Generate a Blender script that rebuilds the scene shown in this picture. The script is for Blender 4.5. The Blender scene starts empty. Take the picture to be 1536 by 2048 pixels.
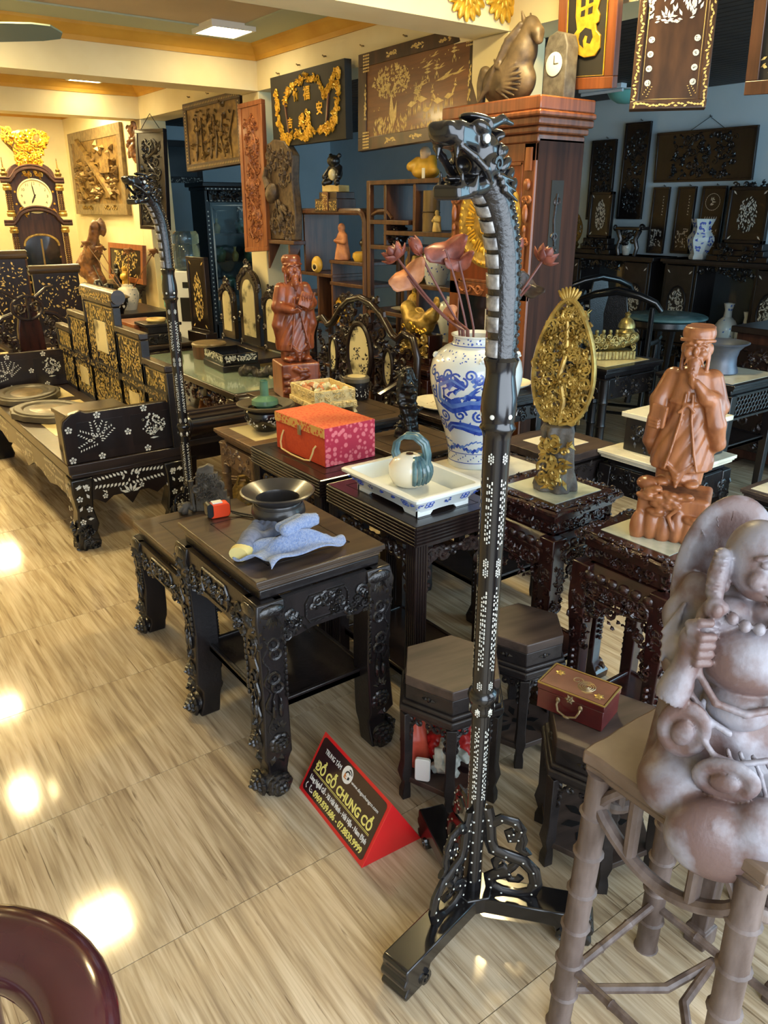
import bpy, math, random
import numpy as np
from mathutils import Matrix, Vector, Euler
S = bpy.context.scene
COL = S.collection
PI = math.pi
R = math.radians
# -- camera
cam = bpy.data.cameras.new('camera')
cam.sensor_fit = 'HORIZONTAL'
cam.sensor_width = 36.0
cam.lens = 1540.0 / 1536.0 * 36.0
cam.clip_start = 0.02
cam_o = bpy.data.objects.new('camera', cam)
cam_o.location = (0, 0, 1.6)
cam_o.rotation_euler = (R(90 - 21.6), 0, R(-36.5))
COL.objects.link(cam_o)
S.camera = cam_o
# -- world, daylight, exposure
W = bpy.data.worlds.new('sky')
S.world = W
W.use_nodes = True
W.node_tree.nodes['Background'].inputs['Color'].default_value = (0.52, 0.70, 1.0, 1)
W.node_tree.nodes['Background'].inputs['Strength'].default_value = 0.55
S.view_settings.view_transform = 'Standard'
S.view_settings.look = 'None'
S.view_settings.exposure = 0.16
S.view_settings.gamma = 1
S.view_settings.use_curve_mapping = False
def area(name, loc, rot, sx, sy, power, col):
 l = bpy.data.lights.new(name, 'AREA')
 l.shape = 'RECTANGLE'; l.size = sx; l.size_y = sy; l.energy = power; l.color = col
 o = bpy.data.objects.new(name, l); o.location = loc; o.rotation_euler = rot
 COL.objects.link(o); return o
# daylight entering by the open shop front behind the camera (plane y = -1.15)
area('daylight_shopfront', (.95, -1.1, 1.35), (R(84), 0, 0), 4.2, 2.2, 165, (0.80, 0.90, 1.0))
# daylight from the open front of the side room
area('daylight_side_room', (5.5, -1.1, 1.4), (R(86), 0, 0), 3.2, 2.0, 110, (0.46, 0.80, 1.0))
# -- materials
MATS = {}
def lin(c):
 return tuple(((x / 255) / 12.92 if x / 255 <= .04045 else ((x / 255 + .055) / 1.055) ** 2.4) for x in c)
def mat(name, col, rough=.4, metal=0., col2=None, nscale=12., stretch=(1, 1, 1), bump=0., bscale=60., coat=0.,
  trans=0., emit=None, spec=.5, contrast=(.35, .65), kind='noise', detail=4., bstretch=(1, 1, 1), alpha=1., sheen=0.):
 m = bpy.data.materials.new(name); m.use_nodes = True
 nt = m.node_tree; N = nt.nodes; L = nt.links; p = N['Principled BSDF']
 p.inputs['Base Color'].default_value = (*col, 1); p.inputs['Roughness'].default_value = rough
 p.inputs['Metallic'].default_value = metal; p.inputs['Coat Weight'].default_value = coat
 p.inputs['Coat Roughness'].default_value = .12
 p.inputs['Specular IOR Level'].default_value = spec
 p.inputs['Transmission Weight'].default_value = trans
 p.inputs['Alpha'].default_value = alpha
 p.inputs['Sheen Weight'].default_value = sheen
 if emit: p.inputs['Emission Color'].default_value = (*emit[0], 1); p.inputs['Emission Strength'].default_value = emit[1]
 tc = N.new('ShaderNodeTexCoord')
 def coords(st):
  mp = N.new('ShaderNodeMapping'); mp.inputs['Scale'].default_value = st
  L.new(tc.outputs['Object'], mp.inputs['Vector']); return mp.outputs['Vector']
 if col2 is not None:
  if kind == 'voronoi':
   t = N.new('ShaderNodeTexVoronoi'); t.inputs['Scale'].default_value = nscale; out = t.outputs['Distance']
  elif kind == 'wave':
   t = N.new('ShaderNodeTexWave'); t.inputs['Scale'].default_value = nscale; t.inputs['Distortion'].default_value = 6
   t.inputs['Detail'].default_value = 3; t.inputs['Detail Scale'].default_value = 1.6; out = t.outputs['Fac']
  else:
   t = N.new('ShaderNodeTexNoise'); t.inputs['Scale'].default_value = nscale; t.inputs['Detail'].default_value = detail; out = t.outputs['Fac']
  L.new(coords(stretch), t.inputs['Vector'])
  r = N.new('ShaderNodeValToRGB'); r.color_ramp.elements[0].position = contrast[0]; r.color_ramp.elements[1].position = contrast[1]
  r.color_ramp.elements[0].color = (*col, 1); r.color_ramp.elements[1].color = (*col2, 1)
  L.new(out, r.inputs['Fac']); L.new(r.outputs['Color'], p.inputs['Base Color'])
 if bump:
  t2 = N.new('ShaderNodeTexNoise'); t2.inputs['Scale'].default_value = bscale; t2.inputs['Detail'].default_value = 3
  L.new(coords(bstretch), t2.inputs['Vector'])
  b = N.new('ShaderNodeBump'); b.inputs['Strength'].default_value = bump; b.inputs['Distance'].default_value = .004
  L.new(t2.outputs['Fac'], b.inputs['Height']); L.new(b.outputs['Normal'], p.inputs['Normal'])
 MATS[name] = m
 return m
D = lin
mat('ebony', D((21, 18, 19)), .28, col2=D((31, 26, 26)), nscale=8, stretch=(3, 3, .4), bump=.15, bscale=90)
mat('ebony_gloss', D((15, 14, 16)), .22, col2=D((22, 20, 21)), nscale=8, stretch=(3, 3, .4), coat=.4)
mat('ebony_carved', D((30, 27, 28)), .30, col2=D((16, 14, 14)), nscale=30, bump=.6, bscale=130, coat=.35)
mat('rosewood', D((36, 25, 23)), .28, col2=D((24, 16, 15)), nscale=7, stretch=(5, 5, .5), coat=.25)
mat('rosewood_carved', D((46, 30, 27)), .30, col2=D((22, 14, 13)), nscale=40, bump=.6, bscale=140, coat=.2)
mat('rosewood_red', D((56, 26, 22)), .24, col2=D((30, 15, 14)), nscale=6, stretch=(6, 6, .5), coat=.5)
mat('rosewood_red_carved', D((62, 31, 25)), .26, col2=D((26, 13, 12)), nscale=45, bump=.6, bscale=150, coat=.4)
mat('top_wood', D((78, 63, 48)), .33, col2=D((52, 41, 33)), nscale=4, stretch=(1, 9, 9), coat=.1)
mat('top_wood_dark', D((52, 40, 35)), .30, col2=D((34, 26, 24)), nscale=4, stretch=(1, 9, 9), coat=.2)
mat('dusty_wood', D((78, 64, 57)), .45, col2=D((54, 44, 40)), nscale=5, stretch=(1, 6, 6))
mat('dusty_dark', D((40, 34, 33)), .45, col2=D((26, 21, 21)), nscale=14, bump=.3)
mat('light_brown', D((122, 96, 70)), .42, col2=D((92, 70, 50)), nscale=5, stretch=(1, 8, 8), bump=.2)
mat('brown_wood', D((96, 62, 42)), .35, col2=D((66, 42, 30)), nscale=5, stretch=(7, 7, .6), coat=.2)
mat('cherry', D((126, 72, 40)), .32, col2=D((92, 48, 26)), nscale=5, stretch=(7, 7, .5), coat=.35)
mat('cherry_dark', D((64, 38, 27)), .6, col2=D((44, 26, 19)), nscale=5, stretch=(8, 8, .4), spec=.15)
mat('cherry_panel', D((130, 58, 24)), .32, col2=D((104, 42, 17)), nscale=4, stretch=(8, 8, .4), coat=.3)
mat('orange_wood', D((150, 90, 48)), .40, col2=D((118, 64, 32)), nscale=6, stretch=(6, 6, .6), coat=.15)
mat('orange_wood_carved', D((160, 98, 54)), .44, col2=D((110, 58, 28)), nscale=26, bump=.4, bscale=70)
mat('statue_wood', D((156, 98, 58)), .36, col2=D((122, 72, 42)), nscale=14, stretch=(3, 3, .6), coat=.25, bump=.1, bscale=60)
mat('statue_red', D((138, 72, 42)), .34, col2=D((98, 45, 25)), nscale=14, stretch=(3, 3, .7), coat=.3)
mat('relief_brown', D((104, 84, 60)), .5, col2=D((66, 51, 38)), nscale=30, bump=.5, bscale=80)
mat('gilt_brown', D((140, 112, 62)), .42, metal=.35, col2=D((92, 70, 40)), nscale=16)
mat('horse_wood', D((100, 82, 58)), .5, col2=D((66, 53, 38)), nscale=20, bump=.3)
mat('lotus_wood', D((146, 78, 62)), .42, col2=D((96, 48, 42)), nscale=22)
mat('lotus_pale', D((202, 138, 92)), .5, col2=D((168, 104, 68)), nscale=22)
mat('stem_wood', D((112, 66, 60)), .45)
mat('inlay_board', D((122, 78, 44)), .34, col2=D((98, 60, 33)), nscale=4, stretch=(1, 6, 10), coat=.25)
mat('inlay_frame', D((74, 50, 34)), .34, col2=D((50, 33, 24)), nscale=5, stretch=(4, 4, 1), coat=.25)
mat('pearl', D((226, 222, 206)), .28, col2=D((196, 200, 196)), nscale=80, coat=.5)
mat('pearl_gold', D((226, 200, 128)), .34, col2=D((196, 164, 92)), nscale=80)
mat('pearl_grey', D((158, 154, 148)), .3, col2=D((92, 88, 86)), nscale=60, coat=.4)
mat('pearl_pink', D((240, 214, 216)), .26, col2=D((214, 226, 222)), nscale=60, coat=.5)
mat('gold', D((190, 158, 80)), .36, metal=.5, col2=D((136, 108, 50)), nscale=30)
mat('gold_bright', D((232, 186, 62)), .30, metal=.45, col2=D((198, 148, 42)), nscale=30)
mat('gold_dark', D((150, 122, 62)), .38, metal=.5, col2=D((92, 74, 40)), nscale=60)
mat('brass', D((190, 162, 96)), .3, metal=.8)
mat('brass_old', D((150, 132, 100)), .4, metal=.7)
mat('boat_gold', D((176, 156, 92)), .34, metal=.6, col2=D((116, 100, 58)), nscale=50)
mat('marble', D((226, 220, 196)), .22, col2=D((168, 162, 146)), nscale=5, detail=9, contrast=(.5, .72), coat=.3)
mat('marble_yellow', D((224, 208, 158)), .25, col2=D((186, 166, 116)), nscale=4, detail=8, contrast=(.45, .7), coat=.3)
mat('marble_picture', D((222, 210, 164)), .3, col2=D((92, 84, 62)), nscale=9, detail=9, contrast=(.53, .68), coat=.3)
mat('marble_green', D((206, 208, 184)), .2, col2=D((140, 148, 132)), nscale=7, detail=9, contrast=(.45, .7), coat=.4)
mat('stone_teal', D((104, 138, 138)), .25, col2=D((70, 100, 104)), nscale=6, detail=8)
mat('wall_cream', D((232, 218, 176)), .75, col2=D((222, 206, 160)), nscale=2.5)
mat('wall_white', D((196, 216, 226)), .8, col2=D((186, 208, 218)), nscale=2)
mat('ceiling_paint', D((196, 178, 146)), .8, col2=D((182, 164, 134)), nscale=1.6)
mat('ceiling_band', D((176, 184, 158)), .8)
mat('cornice_yellow', D((214, 164, 62)), .6, col2=D((200, 148, 50)), nscale=4)
mat('slat_ceiling', D((64, 54, 46)), .6, col2=D((46, 38, 34)), nscale=6)
mat('grout', D((120, 108, 92)), .7)
mat('red_brocade', D((204, 62, 40)), .6, col2=D((216, 112, 70)), nscale=85, kind='voronoi', contrast=(.2, .5))
mat('red_plain', D((200, 70, 34)), .6, col2=D((190, 60, 30)), nscale=90)
mat('pink_brocade', D((232, 118, 122)), .6, col2=D((186, 34, 62)), nscale=48, kind='voronoi', contrast=(.36, .5))
mat('gold_brocade', D((196, 66, 40)), .55, col2=D((206, 160, 84)), nscale=75, kind='voronoi', contrast=(.35, .5))
mat('cord', D((226, 196, 128)), .7)
mat('ceramic_white', D((226, 230, 228)), .16, coat=.5, col2=D((214, 220, 216)), nscale=6)
mat('ceramic_cream', D((226, 220, 200)), .18, coat=.5)
mat('cobalt', D((36, 62, 158)), .2, coat=.4, col2=D((74, 104, 190)), nscale=26)
mat('cobalt_pale', D((110, 142, 206)), .2, coat=.4, col2=D((80, 112, 186)), nscale=26)
mat('glaze_blue', D((96, 128, 132)), .2, coat=.5, col2=D((54, 86, 98)), nscale=40, stretch=(1, 1, .4))
mat('glaze_green', D((92, 132, 104)), .2, coat=.5, col2=D((66, 104, 80)), nscale=14)
mat('terracotta', D((98, 76, 71)), .42, col2=D((134, 130, 136)), nscale=11, detail=10, contrast=(.44, .60), bump=.2, bscale=90)
mat('bamboo_grey', D((76, 61, 54)), .48, col2=D((112, 98, 92)), nscale=14, stretch=(2, 2, .5), contrast=(.4, .7), bump=.25)
mat('bamboo_top', D((88, 70, 56)), .42, col2=D((114, 96, 82)), nscale=8)
mat('iron_bowl', D((56, 52, 50)), .32, col2=D((44, 42, 42)), nscale=20, coat=.15)
mat('pot_grey', D((98, 104, 116)), .42, metal=.35, col2=D((76, 80, 92)), nscale=10)
mat('towel_blue', D((112, 134, 178)), .95, col2=D((146, 160, 190)), nscale=160, bump=1., bscale=300, sheen=.3)
mat('glove_grey', D((116, 124, 146)), .9, col2=D((94, 102, 126)), nscale=60, bump=.4, bscale=240)
mat('glove_cuff', D((206, 192, 128)), .9)
mat('black_plastic', D((24, 24, 25)), .4)
mat('tape_orange', D((244, 74, 30)), .38, coat=.2)
mat('label_white', D((224, 224, 216)), .5)
mat('sign_red', D((214, 32, 36)), .34, coat=.2)
mat('sign_dark', D((48, 26, 30)), .25, coat=.35)
mat('sign_yellow', D((244, 232, 128)), .45)
mat('sign_white', D((240, 238, 234)), .45)
mat('sign_orange', D((208, 130, 70)), .45)
mat('sign_black', D((40, 40, 46)), .45)
mat('lacquer_red', D((96, 28, 28)), .22, coat=.5, col2=D((72, 22, 24)), nscale=10)
mat('lacquer_top', D((118, 76, 62)), .3, coat=.3, col2=D((96, 58, 48)), nscale=14)
mat('plum_wood', D((76, 34, 36)), .16, coat=.7, col2=D((48, 22, 27)), nscale=5)
mat('bag_red', D((206, 46, 40)), .35, col2=D((170, 30, 30)), nscale=18, bump=.6, bscale=40)
mat('bag_orange', D((216, 92, 66)), .4, col2=D((196, 70, 50)), nscale=12)
mat('paper', D((200, 204, 196)), .8, col2=D((150, 154, 146)), nscale=30)
mat('black_stone', D((20, 19, 20)), .28, bump=.8, bscale=60, col2=D((34, 32, 32)), nscale=30)
mat('grey_wood', D((98, 92, 82)), .6, col2=D((66, 60, 54)), nscale=26, bump=.5, bscale=110)
mat('amber', D((218, 176, 66)), .4, col2=D((190, 146, 50)), nscale=10)
mat('amber_pale', D((226, 200, 128)), .4, col2=D((206, 170, 96)), nscale=20)
mat('skin_cream', D((224, 196, 160)), .4)
mat('ivory', D((228, 208, 154)), .45, col2=D((206, 180, 120)), nscale=60, bump=.5, bscale=160)
mat('shell_mix', D((226, 206, 168)), .3, col2=D((160, 176, 150)), nscale=60, coat=.3)
mat('driftwood', D((152, 102, 58)), .45, col2=D((86, 54, 34)), nscale=14, coat=.2)
mat('driftwood_dark', D((58, 52, 46)), .5, col2=D((36, 31, 29)), nscale=20, bump=.5)
mat('slate', D((92, 84, 68)), .42, col2=D((66, 60, 50)), nscale=10, bump=.3)
mat('plastic_white', D((228, 230, 224)), .35)
mat('plastic_teal', D((112, 200, 184)), .35)
mat('water_blue', D((150, 184, 204)), .05, trans=.9)
mat('glass', D((225, 240, 240)), .03, trans=1.)
mat('glass_table', D((150, 168, 150)), .06, coat=1., col2=D((134, 150, 134)), nscale=3)
mat('dark_glass', D((20, 26, 30)), .05, coat=.8)
mat('mirror_dark', D((60, 70, 76)), .08, coat=1.)
mat('clock_face', D((222, 212, 164)), .4)
mat('clock_ink', D((58, 48, 36)), .5)
mat('fan_green', D((92, 104, 92)), .4)
mat('lamp_glow', (1, .86, .55), .4, emit=((1.0, .78, .37), 158.))
mat('lamp_glow_dim', (1, .86, .55), .4, emit=((1.0, .80, .44), 26.))
mat('lamp_teal', D((120, 190, 180)), .3)
mat('lamp_white', D((214, 224, 230)), .3)
mat('dark_board', D((34, 30, 24)), .7, col2=D((26, 23, 19)), nscale=9)
mat('inlay_dark', D((22, 14, 13)), .3, coat=.3, col2=D((24, 16, 15)), nscale=6)
mat('bamboo_tube', D((126, 104, 62)), .45, col2=D((98, 78, 46)), nscale=10, stretch=(3, 3, .5))
mat('plaster_frame', D((128, 108, 74)), .4, col2=D((92, 76, 50)), nscale=20, bump=.3, coat=.2)
mat('clock_wood', D((74, 44, 32)), .5, col2=D((50, 30, 24)), nscale=6, stretch=(6, 6, .5))
def floor_mat():
 m = bpy.data.materials.new('wood_print_tile'); m.use_nodes = True
 nt = m.node_tree; N = nt.nodes; L = nt.links; p = N['Principled BSDF']
 geo = N.new('ShaderNodeNewGeometry'); oi = N.new('ShaderNodeObjectInfo')
 sep = N.new('ShaderNodeSeparateXYZ'); L.new(geo.outputs['Position'], sep.inputs[0])
 # plank index across x (boards 0.115 m printed on the tile), grain runs along y
 mul = N.new('ShaderNodeMath'); mul.operation = 'MULTIPLY'; mul.inputs[1].default_value = 1 / .1437; L.new(sep.outputs['X'], mul.inputs[0])
 fl = N.new('ShaderNodeMath'); fl.operation = 'FLOOR'; L.new(mul.outputs[0], fl.inputs[0])
 rnd = N.new('ShaderNodeTexWhiteNoise'); rnd.noise_dimensions = '2D'
 cx = N.new('ShaderNodeCombineXYZ'); L.new(fl.outputs[0], cx.inputs[0]); L.new(oi.outputs['Random'], cx.inputs[1]); L.new(cx.outputs[0], rnd.inputs['Vector'])
 off = N.new('ShaderNodeVectorMath'); off.operation = 'SCALE'; L.new(rnd.outputs['Color'], off.inputs[0]); off.inputs['Scale'].default_value = 9.
 add = N.new('ShaderNodeVectorMath'); add.operation = 'ADD'; L.new(geo.outputs['Position'], add.inputs[0]); L.new(off.outputs[0], add.inputs[1])
 def noise(sc, st, det, dist=0.):
  mp = N.new('ShaderNodeMapping'); mp.inputs['Scale'].default_value = st; L.new(add.outputs[0], mp.inputs['Vector'])
  t = N.new('ShaderNodeTexNoise'); t.inputs['Scale'].default_value = sc; t.inputs['Detail'].default_value = det; t.inputs['Distortion'].default_value = dist
  L.new(mp.outputs[0], t.inputs['Vector']); return t.outputs['Fac']
 n1 = noise(4.2, (9, .6, 1), 7, .8); n2 = noise(30, (6, .14, 1), 4); n3 = noise(9, (9, .4, 1), 5, 1.2)
 r = N.new('ShaderNodeValToRGB'); e = r.color_ramp.elements
 e[0].position = .30; e[0].color = (*D((146, 128, 104)), 1); e[1].position = .66; e[1].color = (*D((204, 189, 163)), 1)
 x = e.new(.46); x.color = (*D((182, 164, 135)), 1)
 L.new(n1, r.inputs['Fac'])
 r2 = N.new('ShaderNodeValToRGB'); r2.color_ramp.elements[0].position = .25; r2.color_ramp.elements[0].color = (.62, .57, .50, 1)
 r2.color_ramp.elements[1].position = .55; r2.color_ramp.elements[1].color = (1, 1, 1, 1); L.new(n2, r2.inputs['Fac'])
 r3 = N.new('ShaderNodeValToRGB'); r3.color_ramp.elements[0].position = .27; r3.color_ramp.elements[0].color = (.30, .24, .19, 1)
 r3.color_ramp.elements[1].position = .36; r3.color_ramp.elements[1].color = (1, 1, 1, 1); L.new(n3, r3.inputs['Fac'])
 def mult(a, b, f):
  mx = N.new('ShaderNodeMixRGB'); mx.blend_type = 'MULTIPLY'; mx.inputs['Fac'].default_value = f
  L.new(a, mx.inputs[1]); L.new(b, mx.inputs[2]); return mx.outputs[0]
 c = mult(mult(r.outputs[0], r2.outputs[0], .75), r3.outputs[0], .8)
 L.new(c, p.inputs['Base Color']); p.inputs['Roughness'].default_value = .09
 p.inputs['Specular IOR Level'].default_value = .5
 MATS['floor'] = m
floor_mat()
# -- mesh builder
class B:
 def __init__(s): s.v = []; s.f = []; s.m = None
 def at(s, loc=(0, 0, 0), rz=0., rx=0., ry=0., sc=1.):
  s.m = Matrix.Translation(loc) @ Euler((rx, ry, rz)).to_matrix().to_4x4() @ Matrix.Diagonal((sc, sc, sc, 1)); return s
 def add(s, vs, fs):
  o = len(s.v)
  if s.m is not None: vs = [tuple(s.m @ Vector(v)) for v in vs]
  s.v += [tuple(v) for v in vs]; s.f += [tuple(i + o for i in f) for f in fs]; return s
 def box(s, x0, y0, z0, x1, y1, z1, tx=0., ty=0.):   # tx, ty: inset of the top
  return s.add([(x0, y0, z0), (x1, y0, z0), (x1, y1, z0), (x0, y1, z0), (x0 + tx, y0 + ty, z1), (x1 - tx, y0 + ty, z1), (x1 - tx, y1 - ty, z1), (x0 + tx, y1 - ty, z1)],
                     [(3, 2, 1, 0), (4, 5, 6, 7), (0, 1, 5, 4), (1, 2, 6, 5), (2, 3, 7, 6), (3, 0, 4, 7)])
 def cbox(s, c, d):
  return s.box(c[0] - d[0] / 2, c[1] - d[1] / 2, c[2] - d[2] / 2, c[0] + d[0] / 2, c[1] + d[1] / 2, c[2] + d[2] / 2)
 def lathe(s, prof, seg=16, c=(0, 0, 0), sq=(1, 1), fn=None, a0=0., cap=True):
  vs = []; fs = []; n = len(prof)
  for i in range(seg):
   a = a0 + 2 * PI * i / seg
   k = fn(a) if fn else 1.
   for r, z in prof: vs.append((c[0] + r * k * sq[0] * math.cos(a), c[1] + r * k * sq[1] * math.sin(a), c[2] + z))
  for i in range(seg):
   j = (i + 1) % seg
   for q in range(n - 1): fs.append((i * n + q, j * n + q, j * n + q + 1, i * n + q + 1))
  if cap:
   if prof[0][0] > 1e-5: fs.append(tuple(i * n for i in reversed(range(seg))))
   if prof[-1][0] > 1e-5: fs.append(tuple(i * n + n - 1 for i in range(seg)))
  return s.add(vs, fs)
 def tube(s, pts, r, seg=6, flat=None, cap=True, close=False):
  pts = [Vector(p) for p in pts]; n = len(pts); vs = []; fs = []
  rr = r if isinstance(r, (list, tuple)) else [r] * n
  up = Vector((0, 0, 1)); prev = None
  for i, p in enumerate(pts):
   if close: t = pts[(i + 1) % n] - pts[i - 1]
   else: t = pts[min(i + 1, n - 1)] - pts[max(i - 1, 0)]
   t = t.normalized() if t.length > 1e-9 else Vector((0, 0, 1))
   if prev is None:
    u = t.cross(up)
    if u.length < 1e-3: u = t.cross(Vector((0, 1, 0)))
    u.normalize()
   else:
    u = prev - t * prev.dot(t)
    u = u.normalized() if u.length > 1e-6 else t.orthogonal().normalized()
   prev = u; w = t.cross(u)
   fx, fy = flat if flat else (1, 1)
   for k in range(seg):
    a = 2 * PI * (k + .5) / seg
    vs.append(p + u * (rr[i] * fx * math.cos(a)) + w * (rr[i] * fy * math.sin(a)))
  m = n if close else n - 1
  for i in range(m):
   j = (i + 1) % n
   for k in range(seg):
    l = (k + 1) % seg
    fs.append((i * seg + k, i * seg + l, j * seg + l, j * seg + k))
  if cap and not close:
   fs.append(tuple(reversed(range(seg)))); fs.append(tuple((n - 1) * seg + k for k in range(seg)))
  return s.add(vs, fs)
 def ell(s, c, r, seg=10, rings=6, rot=None):
  if isinstance(r, (int, float)): r = (r, r, r)
  vs = [(0, 0, -r[2])]; fs = []
  for i in range(1, rings):
   a = -PI / 2 + PI * i / rings
   for k in range(seg):
    b = 2 * PI * k / seg
    vs.append((r[0] * math.cos(a) * math.cos(b), r[1] * math.cos(a) * math.sin(b), r[2] * math.sin(a)))
  vs.append((0, 0, r[2])); t = len(vs) - 1
  for k in range(seg):
   l = (k + 1) % seg
   fs.append((0, 1 + l, 1 + k)); fs.append((t, t - seg + k, t - seg + l))
   for i in range(rings - 2): fs.append((1 + i * seg + k, 1 + i * seg + l, 1 + (i + 1) * seg + l, 1 + (i + 1) * seg + k))
  Q = Euler(rot).to_matrix() if rot else None
  return s.add([(Q @ Vector(v) if Q else Vector(v)) + Vector(c) for v in vs], fs)
 def prism(s, poly, y0, y1, plane='xz'):     # polygon in a plane, extruded along the third axis
  n = len(poly)
  f = {'xz': lambda p, t: (p[0], t, p[1]), 'xy': lambda p, t: (p[0], p[1], t), 'yz': lambda p, t: (t, p[0], p[1])}[plane]
  return s.add([f(p, y0) for p in poly] + [f(p, y1) for p in poly],
                     [tuple(range(n)), tuple(reversed(range(n, 2 * n)))] + [(i, i + n, (i + 1) % n + n, (i + 1) % n) for i in range(n)])
 def rect_sweep(s, path, hw):                # square-section sweep up z: path of (x, y, z), half widths
  vs = []; fs = []
  for (x, y, z), h in zip(path, hw):
   hx, hy = h if isinstance(h, (tuple, list)) else (h, h)
   vs += [(x - hx, y - hy, z), (x + hx, y - hy, z), (x + hx, y + hy, z), (x - hx, y + hy, z)]
  for i in range(len(path) - 1):
   for k in range(4): l = (k + 1) % 4; fs.append((i * 4 + k, i * 4 + l, i * 4 + 4 + l, i * 4 + 4 + k))
  fs += [(3, 2, 1, 0), tuple(len(vs) - 4 + k for k in range(4))]
  return s.add(vs, fs)
 # -------- small carved motifs in the local xz plane, facing -y
 def spiral(s, cx, cz, r, turns=1.4, a0=0., d=1, th=.006, y=0., seg=5, n=14, sq=1.):
  pts = []; rr = []; th *= 1.2
  for i in range(n):
   t = i / (n - 1); a = a0 + d * turns * 2 * PI * t; q = r * (1 - .86 * t)
   pts.append((cx + q * math.cos(a), y, cz + sq * q * math.sin(a))); rr.append(th * (1 - .45 * t))
  return s.tube(pts, rr, seg)
 def leaf(s, cx, cz, ln, a, w=.35, y=0., h=.004):
  c, q = math.cos(a), math.sin(a); h *= 1.5
  P = lambda u, v, yy: (cx + u * c - v * q, y - yy, cz + u * q + v * c)
  return s.add([P(0, 0, 0), P(ln * .45, ln * w / 2, 0), P(ln, 0, 0), P(ln * .45, -ln * w / 2, 0), P(ln * .45, 0, h)],
                     [(0, 4, 1), (1, 4, 2), (2, 4, 3), (3, 4, 0)])
 def flower(s, cx, cz, r, n=5, y=0., h=.006, a0=0.):
  for i in range(n): s.leaf(cx, cz, r, a0 + 2 * PI * i / n, .75, y, h)
  return s.ell((cx, y - h * .7, cz), (r * .28, h * .8, r * .28), 6, 4)
 def rosette(s, cx, cz, r, y=0., h=.012):
  h *= 1.4
  for k, (q, n) in enumerate(((1, 7), (.68, 6), (.38, 4))):
   for i in range(n):
    a = 2 * PI * i / n + k * .5
    s.ell((cx + q * r * .62 * math.cos(a), y - h * (.2 + .35 * k), cz + q * r * .62 * math.sin(a)), (r * .50 * (1.1 - .22 * k), h * .42, r * .50 * (1.1 - .22 * k)), 8, 4)
  return s.ell((cx, y - h * 1.2, cz), (r * .2, h * .5, r * .2), 6, 4)
 def carve(s, x0, z0, x1, z1, seed=1, n=14, th=.006, y=0., size=.03, mix=(.5, .3, .2)):
  g = random.Random(seed)
  for i in range(n):
   x = x0 + (x1 - x0) * g.random(); z = z0 + (z1 - z0) * g.random(); q = size * g.uniform(.6, 1.15); k = g.random()
   if k < mix[0]: s.spiral(x, z, q, g.uniform(.9, 1.6), g.uniform(0, 6.3), g.choice((-1, 1)), th * g.uniform(.8, 1.2), y, n=11)
   elif k < mix[0] + mix[1]:
    for j in range(3): s.leaf(x, z, q * 1.3, g.uniform(0, 6.3), .45, y, th * 1.4)
   else: s.flower(x, z, q * .75, 5, y, th * 1.3, g.uniform(0, 1))
  return s
 def vine(s, x0, z0, x1, z1, waves=3, amp=.02, th=.005, y=0., seed=1, leafy=True, n=40):
  g = random.Random(seed); pts = []; L = math.hypot(x1 - x0, z1 - z0); ux, uz = (x1 - x0) / L, (z1 - z0) / L
  for i in range(n):
   t = i / (n - 1); o = amp * math.sin(t * waves * 2 * PI)
   pts.append((x0 + ux * L * t - uz * o, y, z0 + uz * L * t + ux * o))
  s.tube(pts, th, 5)
  if leafy:
   for i in range(2, n - 2, 3):
    p = pts[i]; s.leaf(p[0], p[2], amp * g.uniform(.8, 1.5), g.uniform(0, 6.3), .5, y, th)
  return s
 # -------- flat inlay pieces
 def chip(s, cx, cz, ln, a, w=.45, y=0.):
  c, q = math.cos(a), math.sin(a); v = []
  for u, k in ((-.5, 0), (-.1, -.5), (.5, 0), (-.1, .5)): v.append((cx + (u * c - k * w * q) * ln, y, cz + (u * q + k * w * c) * ln))
  return s.add(v, [(0, 1, 2, 3)])
 def dot(s, cx, cz, r, y=0., n=7):
  return s.add([(cx + r * math.cos(2 * PI * i / n), y, cz + r * math.sin(2 * PI * i / n)) for i in range(n)], [tuple(range(n))])
 def blossom(s, cx, cz, r, y=0.):
  for i in range(5): s.dot(cx + r * .66 * math.cos(1.57 + i * 1.2566), cz + r * .66 * math.sin(1.57 + i * 1.2566), r * .34, y)
  return s.dot(cx, cz, r * .2, y)
 def fern(s, cx, cz, ln, a, y=0., k=9):
  c, q = math.cos(a), math.sin(a)
  for i in range(k):
   t = (i + 1) / k * ln; w = ln * .16 * (1.15 - .5 * i / k)
   for d in (-1, 1): s.chip(cx + t * c - d * w * q, cz + t * q + d * w * c, ln * .15, a + d * .9, .5, y)
  return s
 def tree(s, cx, cz, r, y=0., seed=3, n=55):
  g = random.Random(seed)
  for i in range(n):
   a = g.uniform(0, 2 * PI); q = r * math.sqrt(g.random()); s.dot(cx + q * math.cos(a), cz + .45 * r + q * .9 * math.sin(a), r * g.uniform(.07, .13), y, 6)
  for a, l in ((1.57, 1.), (1.1, .9), (2.1, .85), (.7, .6), (2.5, .6)): s.chip(cx + .4 * r * l * math.cos(a), cz - .45 * r + .4 * r * l * math.sin(a), r * l, a, .1, y)
  return s.chip(cx, cz - .72 * r, r * .8, 0, .2, y)
 def field(s, x0, z0, x1, z1, n=200, size=.02, seed=1, y=0., flow=1.2):
  g = random.Random(seed)
  for i in range(n):
   x = g.uniform(x0, x1); z = g.uniform(z0, z1)
   a = flow * math.sin(x * 23 + seed) + 1.4 * math.cos(z * 19 + seed * 2) + g.uniform(-.6, .6) + 1.2
   s.chip(x, z, size * g.uniform(.5, 1.2), a, g.uniform(.3, .6), y)
  return s
def link(o, parent):
 COL.objects.link(o)
 if parent is not None: o.parent = parent
 return o
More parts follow.
